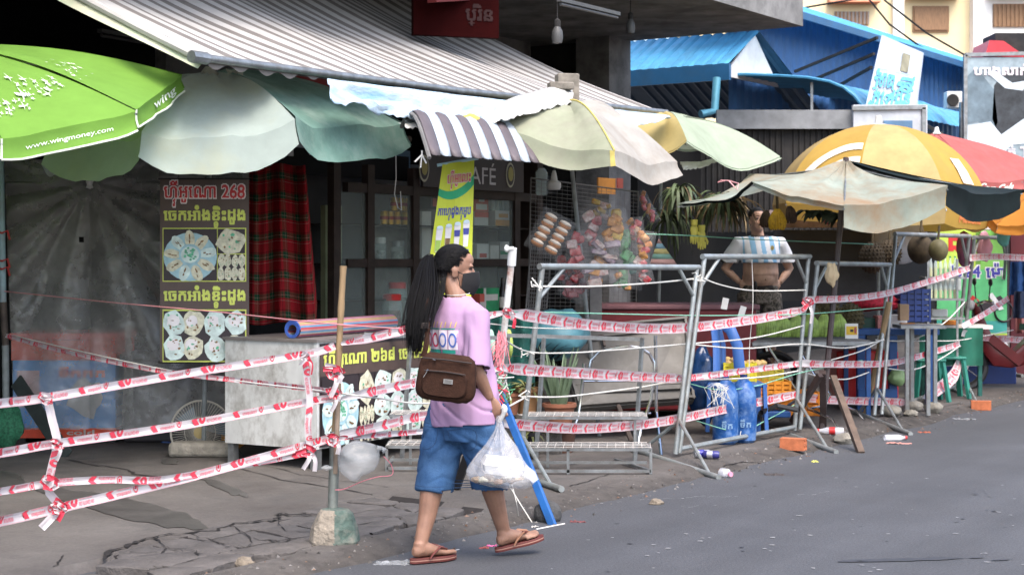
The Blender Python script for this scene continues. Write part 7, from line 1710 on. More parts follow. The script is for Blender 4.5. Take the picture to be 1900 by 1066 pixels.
# small white carrier caught on the string
c_ = W(668, 850, 8.3); g = MB(); g.ell((0, 0, 0), (.108, .08, .09), None, 26, 18)
def bagf(p):
    q = V(p); a = noise((q.x * 14, q.y * 14, q.z * 14)); q = q * (1 + .25 * a); k = max(0, -q.z) / .09; q.x -= .02 * k; q.z -= .02 * k * (q.x < 0); 
    if q.x > .06: q.z += (q.x - .06) * .4; q.x += .01
    return q + c_
g.xf(bagf); tk = MB(); tk.tube([c_ + V((.09, -.01, .05)), c_ + V((.115, -.01, .055)), c_ + V((.13, -.02, .04))], [.02, .008, .016], 8); sr = MB(); sr.tube(catmull([W(712, 846, 8.28), W(726, 862, 8.3), W(727, 880, 8.3), W(700, 884, 8.3), W(670, 893, 8.3), W(640, 906, 8.33), W(622, 908, 8.33)], 6), .0022, 5); sr.tube([c_ + V((-.15, .02, -.15)), c_ + V((-.15, .02, -.15))], .001, 4)
M_film2 = M('thin_white_film', (.46, .48, .49), rough=.25, alpha=.38, bump=.8, bscale=10, var=.1)
thing('plastic_bag', 'empty translucent plastic bag blown up beside the bamboo post with pink string', 'plastic bag', [('film', g, M_film2), ('knot', tk, M_film2), ('string', sr, M_tpink)])
g = lump(W(606, 867, 8.32), (.028, .015, .012), 4, .3); one('torn_film', 'scrap of clear plastic stuck at the pipe of the bamboo post', 'scrap', g, M_film2)

# ================================================================ LITTER AND SMALL THINGS ON THE GROUND
def brick(px, py, yaw, label, n4=True):
    c_ = gz(px, py) + V((0, 0, .045)); A = Matrix.Rotation(yaw, 3, 'Z'); L_, w, h = .19, .09, .09; g = MB()
    def P(x, y, z): return c_ + A @ V((x, y, z))
    pts = [P(sx * L_ / 2, sy * w / 2, sz * h / 2) for sx in (-1, 1) for sy in (-1, 1) for sz in (-1, 1)]
    g.add(pts, [(0, 4, 5, 1), (2, 3, 7, 6), (1, 5, 7, 3), (0, 2, 6, 4), (0, 1, 3, 2)])
    # end with four tubes
    for sy in (-1, 1):
        for sz in (-1, 1):
            hc = (L_ / 2, sy * w / 4, sz * h / 4); r_ = .016; ring = [P(hc[0], hc[1] + r_ * math.cos(a), hc[2] + r_ * math.sin(a)) for a in [2 * math.pi * k / 12 for k in range(12)]]; inn = [P(-.04, hc[1] + r_ * math.cos(a), hc[2] + r_ * math.sin(a)) for a in [2 * math.pi * k / 12 for k in range(12)]]
            sq = [P(hc[0], hc[1] + (w / 4) * max(-1, min(1, 1.42 * math.cos(a))), hc[2] + (h / 4) * max(-1, min(1, 1.42 * math.sin(a)))) for a in [2 * math.pi * k / 12 for k in range(12)]]
            o_ = len(g.v); g.add(sq + ring + inn, [(k, (k + 1) % 12, 12 + (k + 1) % 12, 12 + k) for k in range(12)] + [(12 + k, 12 + (k + 1) % 12, 24 + (k + 1) % 12, 24 + k) for k in range(12)] + [tuple(range(24, 36))])
    one('hollow_brick', label, 'brick', g, M('clay_brick_' + str(px), (.42, .13, .055), rough=.9, var=.2, scale=20), 'hollow bricks at the kerb', smooth=False)
brick(1472, 830, -.45, 'orange four-hole brick holding the second barrier foot'); brick(1820, 752, -.2, 'orange hollow brick by the fourth barrier foot')
def canlie(px, py, yaw, label, mats):
    c_ = gz(px, py) + V((0, 0, .03)); A = Matrix.Rotation(yaw, 3, 'Z') @ Matrix.Rotation(R(90), 3, 'Y'); g = MB(); g.lathe(c_, [(.022, -.06), (.028, -.052), (.028, .05), (.022, .06)], 14, A); b = MB(); b.lathe(c_, [(.0285, -.03), (.0285, .012)], 14, A, cap=False); l = MB(); l.lathe(c_ , [(.021, .0605), (.018, .062)], 14, A)
    thing('crushed_can', label, 'can', [('body', g, mats[0]), ('label_band', b, mats[1]), ('lid', l, M_steel)])
canlie(1303, 849, .2, 'silver blue drink can lying under the first barrier foot', [M('can_silver', (.5, .52, .58), rough=.3, metal=.6), M('can_blue', (.04, .04, .3), rough=.3)]); canlie(1320, 851, -.3, 'dark blue drink can lying beside the silver one', [M('can_navy', (.03, .03, .16), rough=.3), M('can_silver2', (.5, .5, .55), rough=.3, metal=.6)])
def bottle(px, py, yaw, label, cap_, L_=.16, r_=.032, band=None):
    c_ = gz(px, py) + V((0, 0, r_)); A = Matrix.Rotation(yaw, 3, 'Z') @ Matrix.Rotation(R(90), 3, 'Y'); g = MB(); g.lathe(c_, [(r_ * .8, -L_ / 2), (r_, -L_ / 2 + .01), (r_, L_ * .2), (r_ * .45, L_ * .42), (r_ * .42, L_ / 2)], 14, A); cp = MB(); cp.lathe(c_ , [(r_ * .5, L_ / 2), (r_ * .5, L_ / 2 + .018)], 12, A); parts = [('bottle', g, glass('pet_' + str(px), (.85, .85, .88), a=.4)), ('cap', cp, cap_)]
    if band: b = MB(); b.lathe(c_, [(r_ * 1.02, -.03), (r_ * 1.02, .02)], 14, A, cap=False); parts.append(('label_band', b, band))
    thing('plastic_bottle', label, 'bottle', parts)
bottle(1346, 872, -1.1, 'small clear bottle with pink cap lying at the kerb end of the barrier foot', M('pink_cap', (.75, .25, .35), rough=.4), .1, .034); bottle(1543, 806, 2.9, 'red-labelled drink bottle lying under the trestle', M_redl, .2, .03, M_redl); bottle(1660, 806, .2, 'clear crushed bottle lying beyond the brown timber prop', M_redl, .18, .028)
for px, py, r_, lab, m_ in ((1218, 921, .034, 'lone beige stone lying on the road edge', None), (452, 1036, .042, 'beige pebble stone lying on the cracked paving', None), (520, 1064, .035, 'pale stone at the bottom edge of the photo', None), (1565, 812, .07, 'grey rubble lump under the brown timber prop', M_concr), (1690, 772, .05, 'grey rubble lump near the third barrier foot', M_concr)):
    one('loose_stone', lab, 'stone', lump(gz(px, py) + V((0, 0, r_ * .5)), (r_ * 1.25, r_, r_ * .7), px, .35, 12, 9), m_ or M('stone_' + str(px), (.2, .165, .125), rough=.95, var=.3, scale=20, bump=.5))
one('concrete_lump', 'dark concrete block at the kerb behind the blue prop', 'concrete block', lump(gz(1016, 953) + V((0, .05, .05)), (.085, .08, .07), 3, .12, 16, 12), M('dark_lump', (.06, .06, .06), rough=.95, var=.3, bump=.6))
mb = MB(); mb.lathe(gz(956, 979), [(.012, 0), (.012, .03)], 10, Matrix.Rotation(.3, 3, 'X')); one('screw_top', 'small black cap standing on the kerb dirt', 'cap', mb, M_rub)
def scrap(px, py, sx, sy, m_, label, seed, name='litter_scrap', cat='litter', rot=0):
    g = MB(); c_ = gz(px, py, .004); g.grid(lambda u, v: c_ + Matrix.Rotation(rot, 3, 'Z') @ V(((u - .5) * sx * (1 + .3 * noise((v * 4, seed, 0))), (v - .5) * sy * (1 + .4 * noise((u * 4, seed, 1))), .006 + .02 * abs(noise((u * 5, v * 5, seed))))), 12, 8); one(name, label, cat, g, m_)
scrap(728, 1027, .17, .1, M_film2, 'crumpled pale plastic film on the road edge behind the woman', 1); scrap(898, 1000, .05, .03, M_redc, 'small pink-red wrapper scrap left of the woman’s front foot'.replace('’', "'"), 2); scrap(912, 996, .05, .03, M('hot_pink', (.75, .15, .35)), 'hot pink wrapper scrap beside the front sandal', 3); scrap(606, 1055, .05, .03, M_boxw, 'white paper scrap at the bottom of the cracked paving', 4)
scrap(1072, 953, .09, .04, M('dark_red_scrap', (.12, .03, .03)), 'dark red scrap at the kerb beside the blue prop', 5); scrap(993, 962, .04, .03, M_boxw, 'white torn paper bit by the dark concrete lump', 6); scrap(1512, 845, .05, .04, M('lime_wrapper', (.5, .5, .1)), 'yellow wrapper scrap at the second barrier foot end', 7); scrap(1436, 868, .14, .1, M('brown_mud', (.05, .04, .035)), 'flattened dark sodden carton at the kerb', 8); scrap(1668, 812, .2, .08, M('pinkish_litter', (.4, .2, .17)), 'pinkish litter pile at the kerb beyond the timber prop', 9); scrap(1715, 792, .1, .07, M('rusty_litter', (.3, .08, .04)), 'rust-red litter scrap on the far pavement', 10); scrap(1060, 861, .1, .03, M_rustst, 'rusty strip lying under the white rack', 11); scrap(1790, 768, .2, .1, M_film2, 'pale torn netting on the ground at the fourth frame', 12)
def stick(p, q, r_, m_, label): g = MB(); g.tube([gz(*p, .008), gz(*q, .008)], r_, 6); one('litter_stick', label, 'stick', g, m_)
stick((800, 1013), (852, 1002), .006, M_boxw, 'thin white stick lying on the road edge behind the woman'); stick((995, 966), (1047, 956), .008, M_boxw, 'pale strip lying at the foot of the blue prop')
mb = MB(); mb.tube(catmull([W(945, 900, 9.3), W(963, 930, 9.3), gz(985, 952), gz(992, 962)], 8), .0035, 5); mb.tube(catmull([W(950, 898, 9.3), W(958, 930, 9.2), gz(962, 950)], 8), .0022, 5); one('string', 'white string trailing from behind the carrier bag to the kerb', 'string', mb, M_rope)
# kerb grit and dead leaves: countless
mb = MB(); rng = random.Random(6)
for k in range(1500):
    s_ = rng.uniform(-5, 14); t_ = rng.gauss(.08, .13); z_ = pave_z(s_, t_) if t_ > -.4 else 0
    r_ = rng.choice([.004, .006, .006, .009, .014]) * rng.uniform(.6, 1.2); c_ = ST(s_, t_, max(z_, .0)); mb.cur = rng.choice([0, 0, 1, 1, 2]); a0 = rng.uniform(0, 6)
    mb.add([c_ + V((r_ * 1.4 * math.cos(a0), r_ * 1.4 * math.sin(a0), 0)), c_ + V((r_ * math.cos(a0 + 2), r_ * math.sin(a0 + 2), 0)), c_ + V((r_ * math.cos(a0 + 4), r_ * math.sin(a0 + 4), 0)), c_ + V((0, 0, r_ * .9))], [(0, 1, 3), (1, 2, 3), (2, 0, 3)])
one('gravel', 'loose dark grit and crumbs gathered along the kerb', 'grit', mb, [M('grit_dark', (.05, .045, .04)), M('grit_mid', (.14, .13, .12)), M('grit_brown', (.12, .07, .045))], kind='stuff', smooth=False)
mb = MB(); rng = random.Random(2)
for k in range(70): leafblade(mb, gz(677 + rng.uniform(-14, 14), 944 + rng.uniform(-3, 3)), (rng.uniform(-1, 1), rng.uniform(-1, 1), 1), rng.uniform(.02, .05), .0025, .8, 4)
one('weeds', 'small tuft of grass in a pavement crack right of the stone', 'grass', mb, M('weed_green', (.1, .13, .04), var=.3), kind='stuff')
# ================================================================ PEOPLE
from mathutils.bvhtree import BVHTree
def voxel(mb, size, it=4, fac=.5):
    me = build_mesh('tmp', mb, [], V(), False); ob = bpy.data.objects.new('tmp', me); COL.objects.link(ob)
    m = ob.modifiers.new('r', 'REMESH'); m.mode = 'VOXEL'; m.voxel_size = size
    if it: s = ob.modifiers.new('s', 'SMOOTH'); s.factor = fac; s.iterations = it
    dg = bpy.context.evaluated_depsgraph_get(); ev = ob.evaluated_get(dg); m2 = ev.to_mesh()
    out = MB(); out.v = [v.co.copy() for v in m2.vertices]; out.f = [tuple(p.vertices) for p in m2.polygons]; out.m = [0] * len(out.f); out.uv = [(0, 0)] * len(out.v)
    nor = [v.normal.copy() for v in m2.vertices]
    ev.to_mesh_clear(); bpy.data.objects.remove(ob); bpy.data.meshes.remove(me); return out, nor
def ringe(c, a, b, n=20, tilt=(0, 0)):
    return [V((c[0] + a * math.cos(t), c[1] + b * math.sin(t), c[2] + tilt[0] * math.cos(t) * a + tilt[1] * math.sin(t) * b)) for t in [2 * math.pi * k / n for k in range(n)]]
def drop_faces(mb, test):
    keep = [i for i, f in enumerate(mb.f) if not test(sum((mb.v[k] for k in f), V()) / len(f))]
    mb.f = [mb.f[i] for i in keep]; mb.m = [mb.m[i] for i in keep]
    used = sorted({k for f in mb.f for k in f}); mp = {k: i for i, k in enumerate(used)}
    mb.v = [mb.v[k] for k in used]; mb.uv = [mb.uv[k] for k in used]; mb.f = [tuple(mp[k] for k in f) for f in mb.f]; return used
def skin_mat(name, col): 
    m = M(name, col, rough=.5, var=.15, scale=7, bump=.12, bscale=150, spec=.35, dirt=tuple(c * .62 for c in col), damt=.55, dscale=9); n, L = nodes(m); b = n['Principled BSDF']; b.inputs['Subsurface Weight'].default_value = .12; b.inputs['Subsurface Radius'].default_value = (.012, .005, .003); return m

def head_shape(mb, T_, s=1.0, male=False):
    """skull, face, nose, ears in the head frame (x right, y forward, z up); T_ maps to the body frame"""
    g = MB()
    g.ell((0, -.012, .022), (.073, .092, .088), None, 20, 14); g.ell((0, .03, -.03), (.059, .06, .078), None, 18, 12); g.ell((0, .012, .045), (.064, .073, .052), None, 16, 12); g.ell((0, .046, -.082), (.040, .042, .03), None, 14, 10); g.ell((0, .012, -.06), (.058, .055, .045), None, 14, 10)
    for s_ in (-1, 1):
        g.ell((s_ * .036, .062, -.022), (.024, .022, .02), None, 10, 8); g.ell((s_ * .03, .070, .022), (.026, .012, .009), None, 10, 8)
        g.ell((s_ * .073, -.006, -.022), (.008, .019, .030), Matrix.Rotation(s_ * .35, 3, 'Z'), 10, 8); g.ell((s_ * .077, -.012, -.012), (.008, .018, .018), None, 8, 6)
    g.tube([(0, .082, .01), (0, .096, -.012), (0, .107, -.033), (0, .09, -.043)], [.008, .010, .013, .008], 8); 
    for s_ in (-1, 1): g.ell((s_ * .011, .093, -.036), (.009, .011, .008), None, 8, 6)
    g.ell((0, .088, -.064), (.023, .011, .007), None, 10, 6); g.ell((0, .087, -.074), (.019, .011, .007), None, 10, 6)
    mb.join(g.xf(lambda p: T_(p * s)))
def hand_shape(mb, w, d, palm_n, curl, s=1.0, thumb=1, spread=.12):
    """w wrist, d direction to the knuckles, palm_n direction the palm faces; curl radians per joint"""
    w, d, n_ = V(w), V(d).normalized(), V(palm_n); n_ = (n_ - d * n_.dot(d)).normalized(); sd = d.cross(n_).normalized()
    A = Matrix((sd, n_, d)).transposed(); mb.ell(w + d * .045 * s, (.036 * s, .015 * s, .052 * s), A, 14, 10); mb.ell(w + d * .075 * s, (.039 * s, .014 * s, .022 * s), A, 12, 8)
    for k, L_ in enumerate((.072, .082, .077, .06)):
        p = w + d * .082 * s + sd * (.028 - .0187 * k) * s; a = (1.5 - k) * spread; dr = (d * math.cos(a) + sd * math.sin(a)).normalized(); P = [p - dr * .02 * s, p]; ax = dr
        for j in range(3):
            c_ = curl * (j + .6 if j else .5); q = (dr * math.cos(c_) + n_ * math.sin(c_)).normalized(); P.append(P[-1] + q * L_ * (.45, .32, .23)[j] * s)
        mb.tube(P, [.0095 * s, .0098 * s, .0088 * s, .0078 * s, .006 * s], 8); mb.ell(P[-1], (.0062 * s,) * 3, None, 8, 6)
    p = w + d * .025 * s + sd * .03 * s * thumb; q1 = (d * .65 + sd * .6 * thumb + n_ * .35).normalized(); q2 = (d * .85 + n_ * .6 * (curl > .4) + sd * .1 * thumb).normalized(); P = [p - q1 * .01 * s, p + q1 * .035 * s, p + q1 * .035 * s + q2 * .03 * s, p + q1 * .035 * s + q2 * .052 * s]; mb.tube(P, [.013 * s, .0115 * s, .010 * s, .007 * s], 8); mb.ell(P[-1], (.0072 * s,) * 3, None, 8, 6)
def foot_shape(mb, heel, d, up, ankle, s=1.0, inner=1):
    h, d = V(heel), V(d).normalized(); up = V(up); up = (up - d * up.dot(d)).normalized(); sd = d.cross(up).normalized(); A = Matrix((sd, d, up)).transposed()
    def P(x, y, z): return h + sd * x * s + d * y * s + up * z * s
    mb.loft([[P(c_ + a * math.cos(t), y, max(.004, z + b * math.sin(t))) for t in [6.283 * k / 14 for k in range(14)]] for y, c_, a, b, z in ((-.008, 0, .018, .02, .03), (.01, 0, .031, .034, .036), (.045, 0, .033, .042, .044), (.09, .003 * inner, .034, .034, .036), (.135, .004 * inner, .040, .023, .025), (.17, .003 * inner, .044, .016, .018), (.19, .002 * inner, .043, .012, .014))])
    for k, (x, y, L_, r_) in enumerate(((.031, .185, .045, .0125), (.010, .192, .036, .0095), (-.008, .188, .032, .009), (-.024, .18, .028, .0085), (-.037, .168, .024, .008))):
        x *= inner; mb.tube([P(x, y - .03, r_ + .004), P(x, y, r_ + .005), P(x * 1.02, y + L_ * .6, r_ + .005), P(x * 1.02, y + L_, r_)], [r_, r_, r_ * .98, r_ * .7], 8)
    mb.tube([P(0, .035, .03), P(0, .03, .07), V(ankle)], [.036 * s, .032 * s, .033 * s], 12)
def flipflop(heel, d, up, sm, stm, inner=1, s=1.0):
    h, d = V(heel), V(d).normalized(); up = V(up); up = (up - d * up.dot(d)).normalized(); sd = d.cross(up).normalized()
    def P(x, y, z): return h + sd * x * s + d * y * s + up * z * s
    ol = []
    for k in range(28):
        t = 6.283 * k / 28; y = .108 - .135 * math.cos(t); w_ = .036 + .014 * max(0, min(1, (y - .02) / .15)) - .006 * math.exp(-((y - .07) / .04) ** 2); ol.append((w_ * math.sin(t) * (1 if abs(math.cos(t)) < .96 else .9) + .003 * inner, y))
    g = MB(); g.loft([[P(x * .97, y, -.024) for x, y in ol], [P(x, y, -.018) for x, y in ol], [P(x, y, -.003) for x, y in ol], [P(x * .96, y, .001) for x, y in ol]]); e = MB(); e.loft([[P(x * 1.008, y, -.014) for x, y in ol], [P(x * 1.008, y, -.009) for x, y in ol]], (False, False)); q = MB()
    for s_ in (-1, 1): q.tube([P(.018 * inner, .178, .012), P(.018 * inner + s_ * .012, .165, .034), P(s_ * .036, .125, .046), P(s_ * .046, .08, .018), P(s_ * .042, .065, -.004)], [.006, .009, .012, .011, .009], 8, flat=.45)
    b = MB(); b.box(P(-.028 * inner, .138, .047), (.022, .02, .006))
    return [('sole', g, sm, {'sub': [('sole_edge', e, M('sole_edge', (.3, .16, .12), rough=.7))]}), ('strap', q, stm), ('buckle', b, sm)]

# ---------------------------------------------------------------- the woman
phi = R(45); WO = V((-.205, 8.12, 0)); wr_, wf = V((math.cos(phi), -math.sin(phi), 0)), V((math.sin(phi), math.cos(phi), 0))
def LW(p): p = V(p); return WO + wr_ * p.x + wf * p.y + Z * p.z
def WL(p): d = V(p) - WO; return V((d.dot(wr_), d.dot(wf), d.z))
hy = R(80) - phi; HC = V((-.052, -.062, 1.452)); HR = Matrix.Rotation(-hy, 3, 'Z') @ Matrix.Rotation(R(-9), 3, 'X')
def HD(p): return HC + HR @ V(p)
M_skin = skin_mat('skin', (.265, .145, .098)); M_hair = M('black_hair', (.004, .0036, .004), rough=.6, var=.4, scale=60, spec=.16, stretch=(1, 1, .12)); M_mask = M('black_mask', (.008, .008, .009), rough=.85, var=.2)
M_tee = M('lavender_cotton', (.355, .225, .355), rough=.9, var=.04, scale=3, spec=.15, bump=.06, bscale=220); M_denim = M('blue_denim', (.034, .085, .185), rough=.9, var=.2, scale=9, spec=.15, bump=.25, bscale=150, dirt=(.075, .15, .27), damt=.6, dscale=4); M_seam = M('denim_seam', (.02, .05, .11), rough=.9); M_bag = M('brown_nylon', (.036, .0165, .0105), spec=.12, rough=.8, var=.2, scale=30, bump=.2, bscale=150); M_zip = M('zip_dark', (.02, .013, .011), rough=.6)
SH = -.085                                             # shoulders sit a little behind the hips
b = MB()
head_shape(b, HD, 1.04)
b.tube([(-.005, -.095, 1.24), (-.02, -.085, 1.32), HD((0, -.02, -.05))], [.062, .05, .052], 14)
tor = [ringe((0, -.045, .76), .15, .115), ringe((0, -.045, .86), .155, .115), ringe((0, -.06, .98), .13, .098), ringe((0, SH + .01, 1.12), .14, .105), ringe((0, SH, 1.2), .135, .09), ringe((0, SH - .01, 1.27), .09, .06)]
b.loft(tor)
RS, RE, RW = V((.138, SH - .005, 1.225)), V((.178, -.145, .975)), V((.185, -.05, .815))
LS, LE, LWr = V((-.138, SH, 1.225)), V((-.165, .0, 1.0)), V((-.12, .13, .86))
b.tube([(.07, SH, 1.24), RS, RS.lerp(RE, .5), RE, RE.lerp(RW, .3), RE.lerp(RW, .7), RW], [.05, .05, .043, .037, .037, .029, .024], 12); b.tube([(-.07, SH, 1.24), LS, LS.lerp(LE, .5), LE, LE.lerp(LWr, .3), LWr], [.05, .05, .043, .037, .037, .024], 12)
hd = V((.03, .035, -.09)); hand_shape(b, RW, hd, V((-.5, .8, 0)), .85, 1.0, -1, .05); hand_shape(b, LWr, V((.1, .3, -.9)), V((.9, -.2, 0)), .3, 1.0, 1)
RK, RA = V((.085, .035, .43)), V((.068, .165, .115)); LK, LA = V((-.085, -.155, .42)), V((-.072, -.275, .10))
b.tube([(.085, -.04, .80), (.09, -.01, .62), RK, RK.lerp(RA, .28), RK.lerp(RA, .6), RA], [.095, .082, .058, .056, .045, .033], 14); b.tube([(-.085, -.05, .80), (-.09, -.1, .62), LK, LK.lerp(LA, .28) + V((0, -.012, 0)), LK.lerp(LA, .6), LA], [.095, .082, .058, .056, .045, .033], 14)
rd = V((math.sin(R(70) - phi), math.cos(R(70) - phi), .2)).normalized(); ru = Z; RH = V((.066, .135, .048)); ld = V((.17, .98, 0)).normalized(); LH = V((-.074, -.315, .03))
foot_shape(b, RH, rd, ru, RA, .98, -1); foot_shape(b, LH, ld, Z, LA, .98, 1)
body, _ = voxel(b, .0052, 3, .45); body.xf(LW)
# T-shirt
t = MB(); t.loft([ringe((0, -.045, .665), .198, .163), ringe((0, -.045, .74), .198, .165), ringe((0, -.05, .86), .185, .152), ringe((0, -.06, .98), .172, .14), ringe((0, SH + .005, 1.10), .165, .135), ringe((0, SH - .005, 1.18), .162, .122), ringe((0, SH - .01, 1.235), .142, .102), ringe((-.003, SH - .012, 1.285), .105, .08), ringe((-.01, SH - .01, 1.318), .072, .064)])
SE, SEL = RS.lerp(RE, 1.02) + V((.012, 0, -.01)), LS.lerp(LE, .95)
t.tube([(.08, SH, 1.222), RS + V((.0, -.005, -.01)), RS.lerp(RE, .5) + V((.006, 0, 0)), SE], [.068, .070, .070, .071], 16); t.tube([(-.08, SH, 1.222), LS + V((0, 0, -.01)), LS.lerp(LE, .5), SEL], [.068, .07, .07, .072], 16)
shirt, nor = voxel(t, .0075, 6, .5)
def shirt_fold(p, n):
    k = .008 * noise((p.x * 7, p.y * 7, p.z * 3.2 + 2)) + .004 * noise((p.x * 16, p.y * 16, p.z * 8))
    q = abs(p.z - (.86 + .5 * p.x)); k += .006 * math.sin((p.z * 1.0 + p.x * 1.4 - p.y * .8) * 42) * max(0, 1 - abs(p.z - .84) / .16) * .7
    d_ = (p - RS.lerp(RE, .4)).length; k += .005 * math.sin((p.x + p.z * .35) * 70 + 3 * noise(p * 5)) * max(0, 1 - d_ / .2)
    k += .006 * noise((p.x * 20 + p.z * 8, p.y * 12, p.z * 5)) * max(0, 1 - abs(p.z - 1.15) / .16)
    k -= .013 * max(0, math.cos(p.x * 30 + p.z * 7 + 2.2 * noise(p * 3))) ** 8 * max(0, 1 - abs(p.z - .93) / .28) + .009 * max(0, math.cos((p.z * .9 + p.x * .7) * 62 + 2 * noise(p * 5))) ** 8 * max(0, 1 - abs(p.z - .76) / .1)
    return p + n * k
shirt.v = [shirt_fold(p, n) for p, n in zip(shirt.v, nor)]
sax = (SE - RS).normalized(); saxl = (SEL - LS).normalized()
drop_faces(shirt, lambda c: c.z < .672 + .012 * math.sin(c.x * 9) or c.z > 1.308 and abs(c.x + .008) < .07 or ((c - SE).dot(sax) > -.009 and (c - SE).length < .1) or ((c - SEL).dot(saxl) > -.008 and (c - SEL).length < .1))
bvh = BVHTree.FromPolygons([tuple(p) for p in shirt.v], shirt.f)
def on_back(x, z, k=.003):
    h = bvh.ray_cast(V((x, -.6, z)), V((0, 1, 0)))
    return LW((h[0] if h[0] is not None else V((x, -.2, z))) + V((0, -k, 0)))
pr = MB(); fb2 = lambda k: (lambda x, y: on_back(-.115 + x, 1.035 + y, .0025 + .0012 * k))
def prect(x0, y0, x1, y1, m, k=0, n=8):
    pr.cur = m; pr.grid(lambda a, b_: fb2(k)(x0 + (x1 - x0) * a, y0 + (y1 - y0) * b_), n, n); pr.cur = 0
prect(0, 0, .22, .018, 0, 0, 10); prect(.0, .118, .22, .124, 0, 0, 10)
for k in range(4):
    x = .006 + .054 * k; prect(x, .02, x + .048, .115, 1, 0, 6); c_ = x + .024
    pr.cur = 2 if k < 2 else 3; pr.grid(lambda a, b_: fb2(2)(c_ + (.014 + .0075 * b_) * math.cos(6.2832 * a), .066 + (.026 + .010 * b_) * math.sin(6.2832 * a)), 26, 1); pr.cur = 4
    for q in (0, 1): pr.grid(lambda a, b_: fb2(1)(c_ - .016 + .024 * q + .004 * b_ + .006 * a, .128 + .028 * a), 3, 1)
pr.cur = 0
text(pr, 'please take care of it', fb2(0), 0, -.052, .23, .022, 5, 14, .012)
shirt.xf(LW)
# shorts
s = MB(); s.loft([ringe((0, -.045, .60), .168, .138), ringe((0, -.045, .70), .184, .152), ringe((0, -.045, .78), .182, .15), ringe((0, -.045, .84), .17, .138)])
RHm, LHm = V((.088, .055, .345)), V((-.088, -.175, .335))
s.tube([(.085, -.04, .76), (.095, -.01, .60), RK.lerp(V((.09, -.01, .6)), .4), RHm], [.112, .112, .10, .094], 18); s.tube([(-.085, -.05, .76), (-.095, -.1, .60), (-.092, -.145, .45), LHm], [.112, .112, .10, .094], 18)
shorts, nor = voxel(s, .0075, 5, .5)
def sf(p, n):
    k = .005 * noise((p.x * 9, p.y * 9, p.z * 7)) + .004 * math.sin(p.z * 62 + p.x * 22 + 3 * noise(p * 6)) * max(0, 1 - abs(p.z - .52) / .14) + .005 * math.sin((p.x * .8 + p.z) * 48) * max(0, 1 - abs(p.z - .66) / .07)
    k -= .012 * max(0, math.cos(p.z * 44 + abs(p.x) * 34 + 2.5 * noise(p * 5))) ** 7 * max(0, 1 - abs(p.z - .55) / .2)
    return p + n * k
shorts.v = [sf(p, n) for p, n in zip(shorts.v, nor)]
drop_faces(shorts, lambda c: (c.z < .353 and c.x > 0) or (c.z < .343 and c.x <= 0))
bv2 = BVHTree.FromPolygons([tuple(p) for p in shorts.v], shorts.f)
def on_short(x, z, k=.003, o=(0, -.7), d=(0, 1)):
    h = bv2.ray_cast(V((x + o[0], o[1], z)), V((d[0], d[1], 0)).normalized())
    return LW((h[0] if h[0] is not None else V((x, -.2, z))) + V((-d[0], -d[1], 0)) * k)
seam = MB()
for pts in ([(.035, .655), (.145, .665), (.143, .58), (.09, .555), (.04, .578), (.035, .655)], [(-.145, .665), (-.05, .655), (-.05, .58), (-.095, .557), (-.14, .58), (-.145, .665)], [(0, .665), (0, .62), (0, .58)], [(-.15, .685), (0, .672), (.15, .685)]):
    P = catmull([V((x, 0, z)) for x, z in pts], 6); seam.tube([on_short(p.x, p.z, .001) for p in P], .0022, 5)
for hc in (RHm, LHm):
    for q in (.012, .034): seam.tube([on_short(0, hc.z + q + .008, .0005, (hc.x + .5 * math.cos(a) - 0, hc.y + .5 * math.sin(a)), (-math.cos(a), -math.sin(a))) for a in [math.pi * (1 + k / 20) for k in range(21)]], .002, 5)
sd_seam = [on_short(0, z, .001, (.6, -.04 + .05 * (.7 - z)), (-1, 0)) for z in [.66 - .02 * k for k in range(14)]]; seam.tube(sd_seam, .002, 5)
shorts.xf(LW)
# hair: cap and ponytail of strands
def strand_curve(name, strands, r, m):
    g = MB()
    for P, r0 in strands: g.tube(P, [r0 * (1 - .55 * (i / (len(P) - 1)) ** 2) for i in range(len(P))], 5)
    return (name, g, m, {'smooth': 'all'})
TIE = HD((0, -.104, .036)); rng = random.Random(12); cap = MB()
def hairline(th): return None
def capf(u, v):
    th = math.pi * (.0 + .64 * u); ph = 2 * math.pi * v; x, y, z = math.sin(th) * math.sin(ph), math.sin(th) * math.cos(ph), math.cos(th); return HD((x * .081, -.014 + y * .100, .024 + z * .097))
strands = []; HM = HR
for k in range(1000):
    ph = rng.uniform(-math.pi, math.pi); fr = math.cos(ph)
    lim = .31 + (.70 - .31) * max(0, min(1, (.72 - fr) / .8)); lim += rng.uniform(-.03, .01)
    th = math.pi * lim * math.sqrt(rng.uniform(.02, 1)); x, y, z = math.sin(th) * math.sin(ph), math.sin(th) * math.cos(ph), math.cos(th)
    s0 = V((x, y, z)); e0 = V((rng.gauss(0, .07), -1, .18 + rng.gauss(0, .06))).normalized(); P = []
    for i in range(9):
        q = s0.lerp(e0, i / 8).normalized(); r_ = 1 + .03 * rng.random(); P.append(HD((q.x * .0785 * r_, -.014 + q.y * .0975 * r_, .024 + q.z * .0945 * r_)))
    P.append(TIE); strands.append((P, rng.uniform(.0011, .002)))
under = MB(); under.ell((0, -.018, .026), (.077, .094, .09), None, 22, 16); drop_faces(under, lambda c: c.y > .012 and c.z < .062 - (c.y * .0) + 0 or c.z < -.062 or (c.z < .0 and c.y > -.012)); under.xf(HD)
pony = []
tail_end = WL(W(770, 648, 7.80)); 
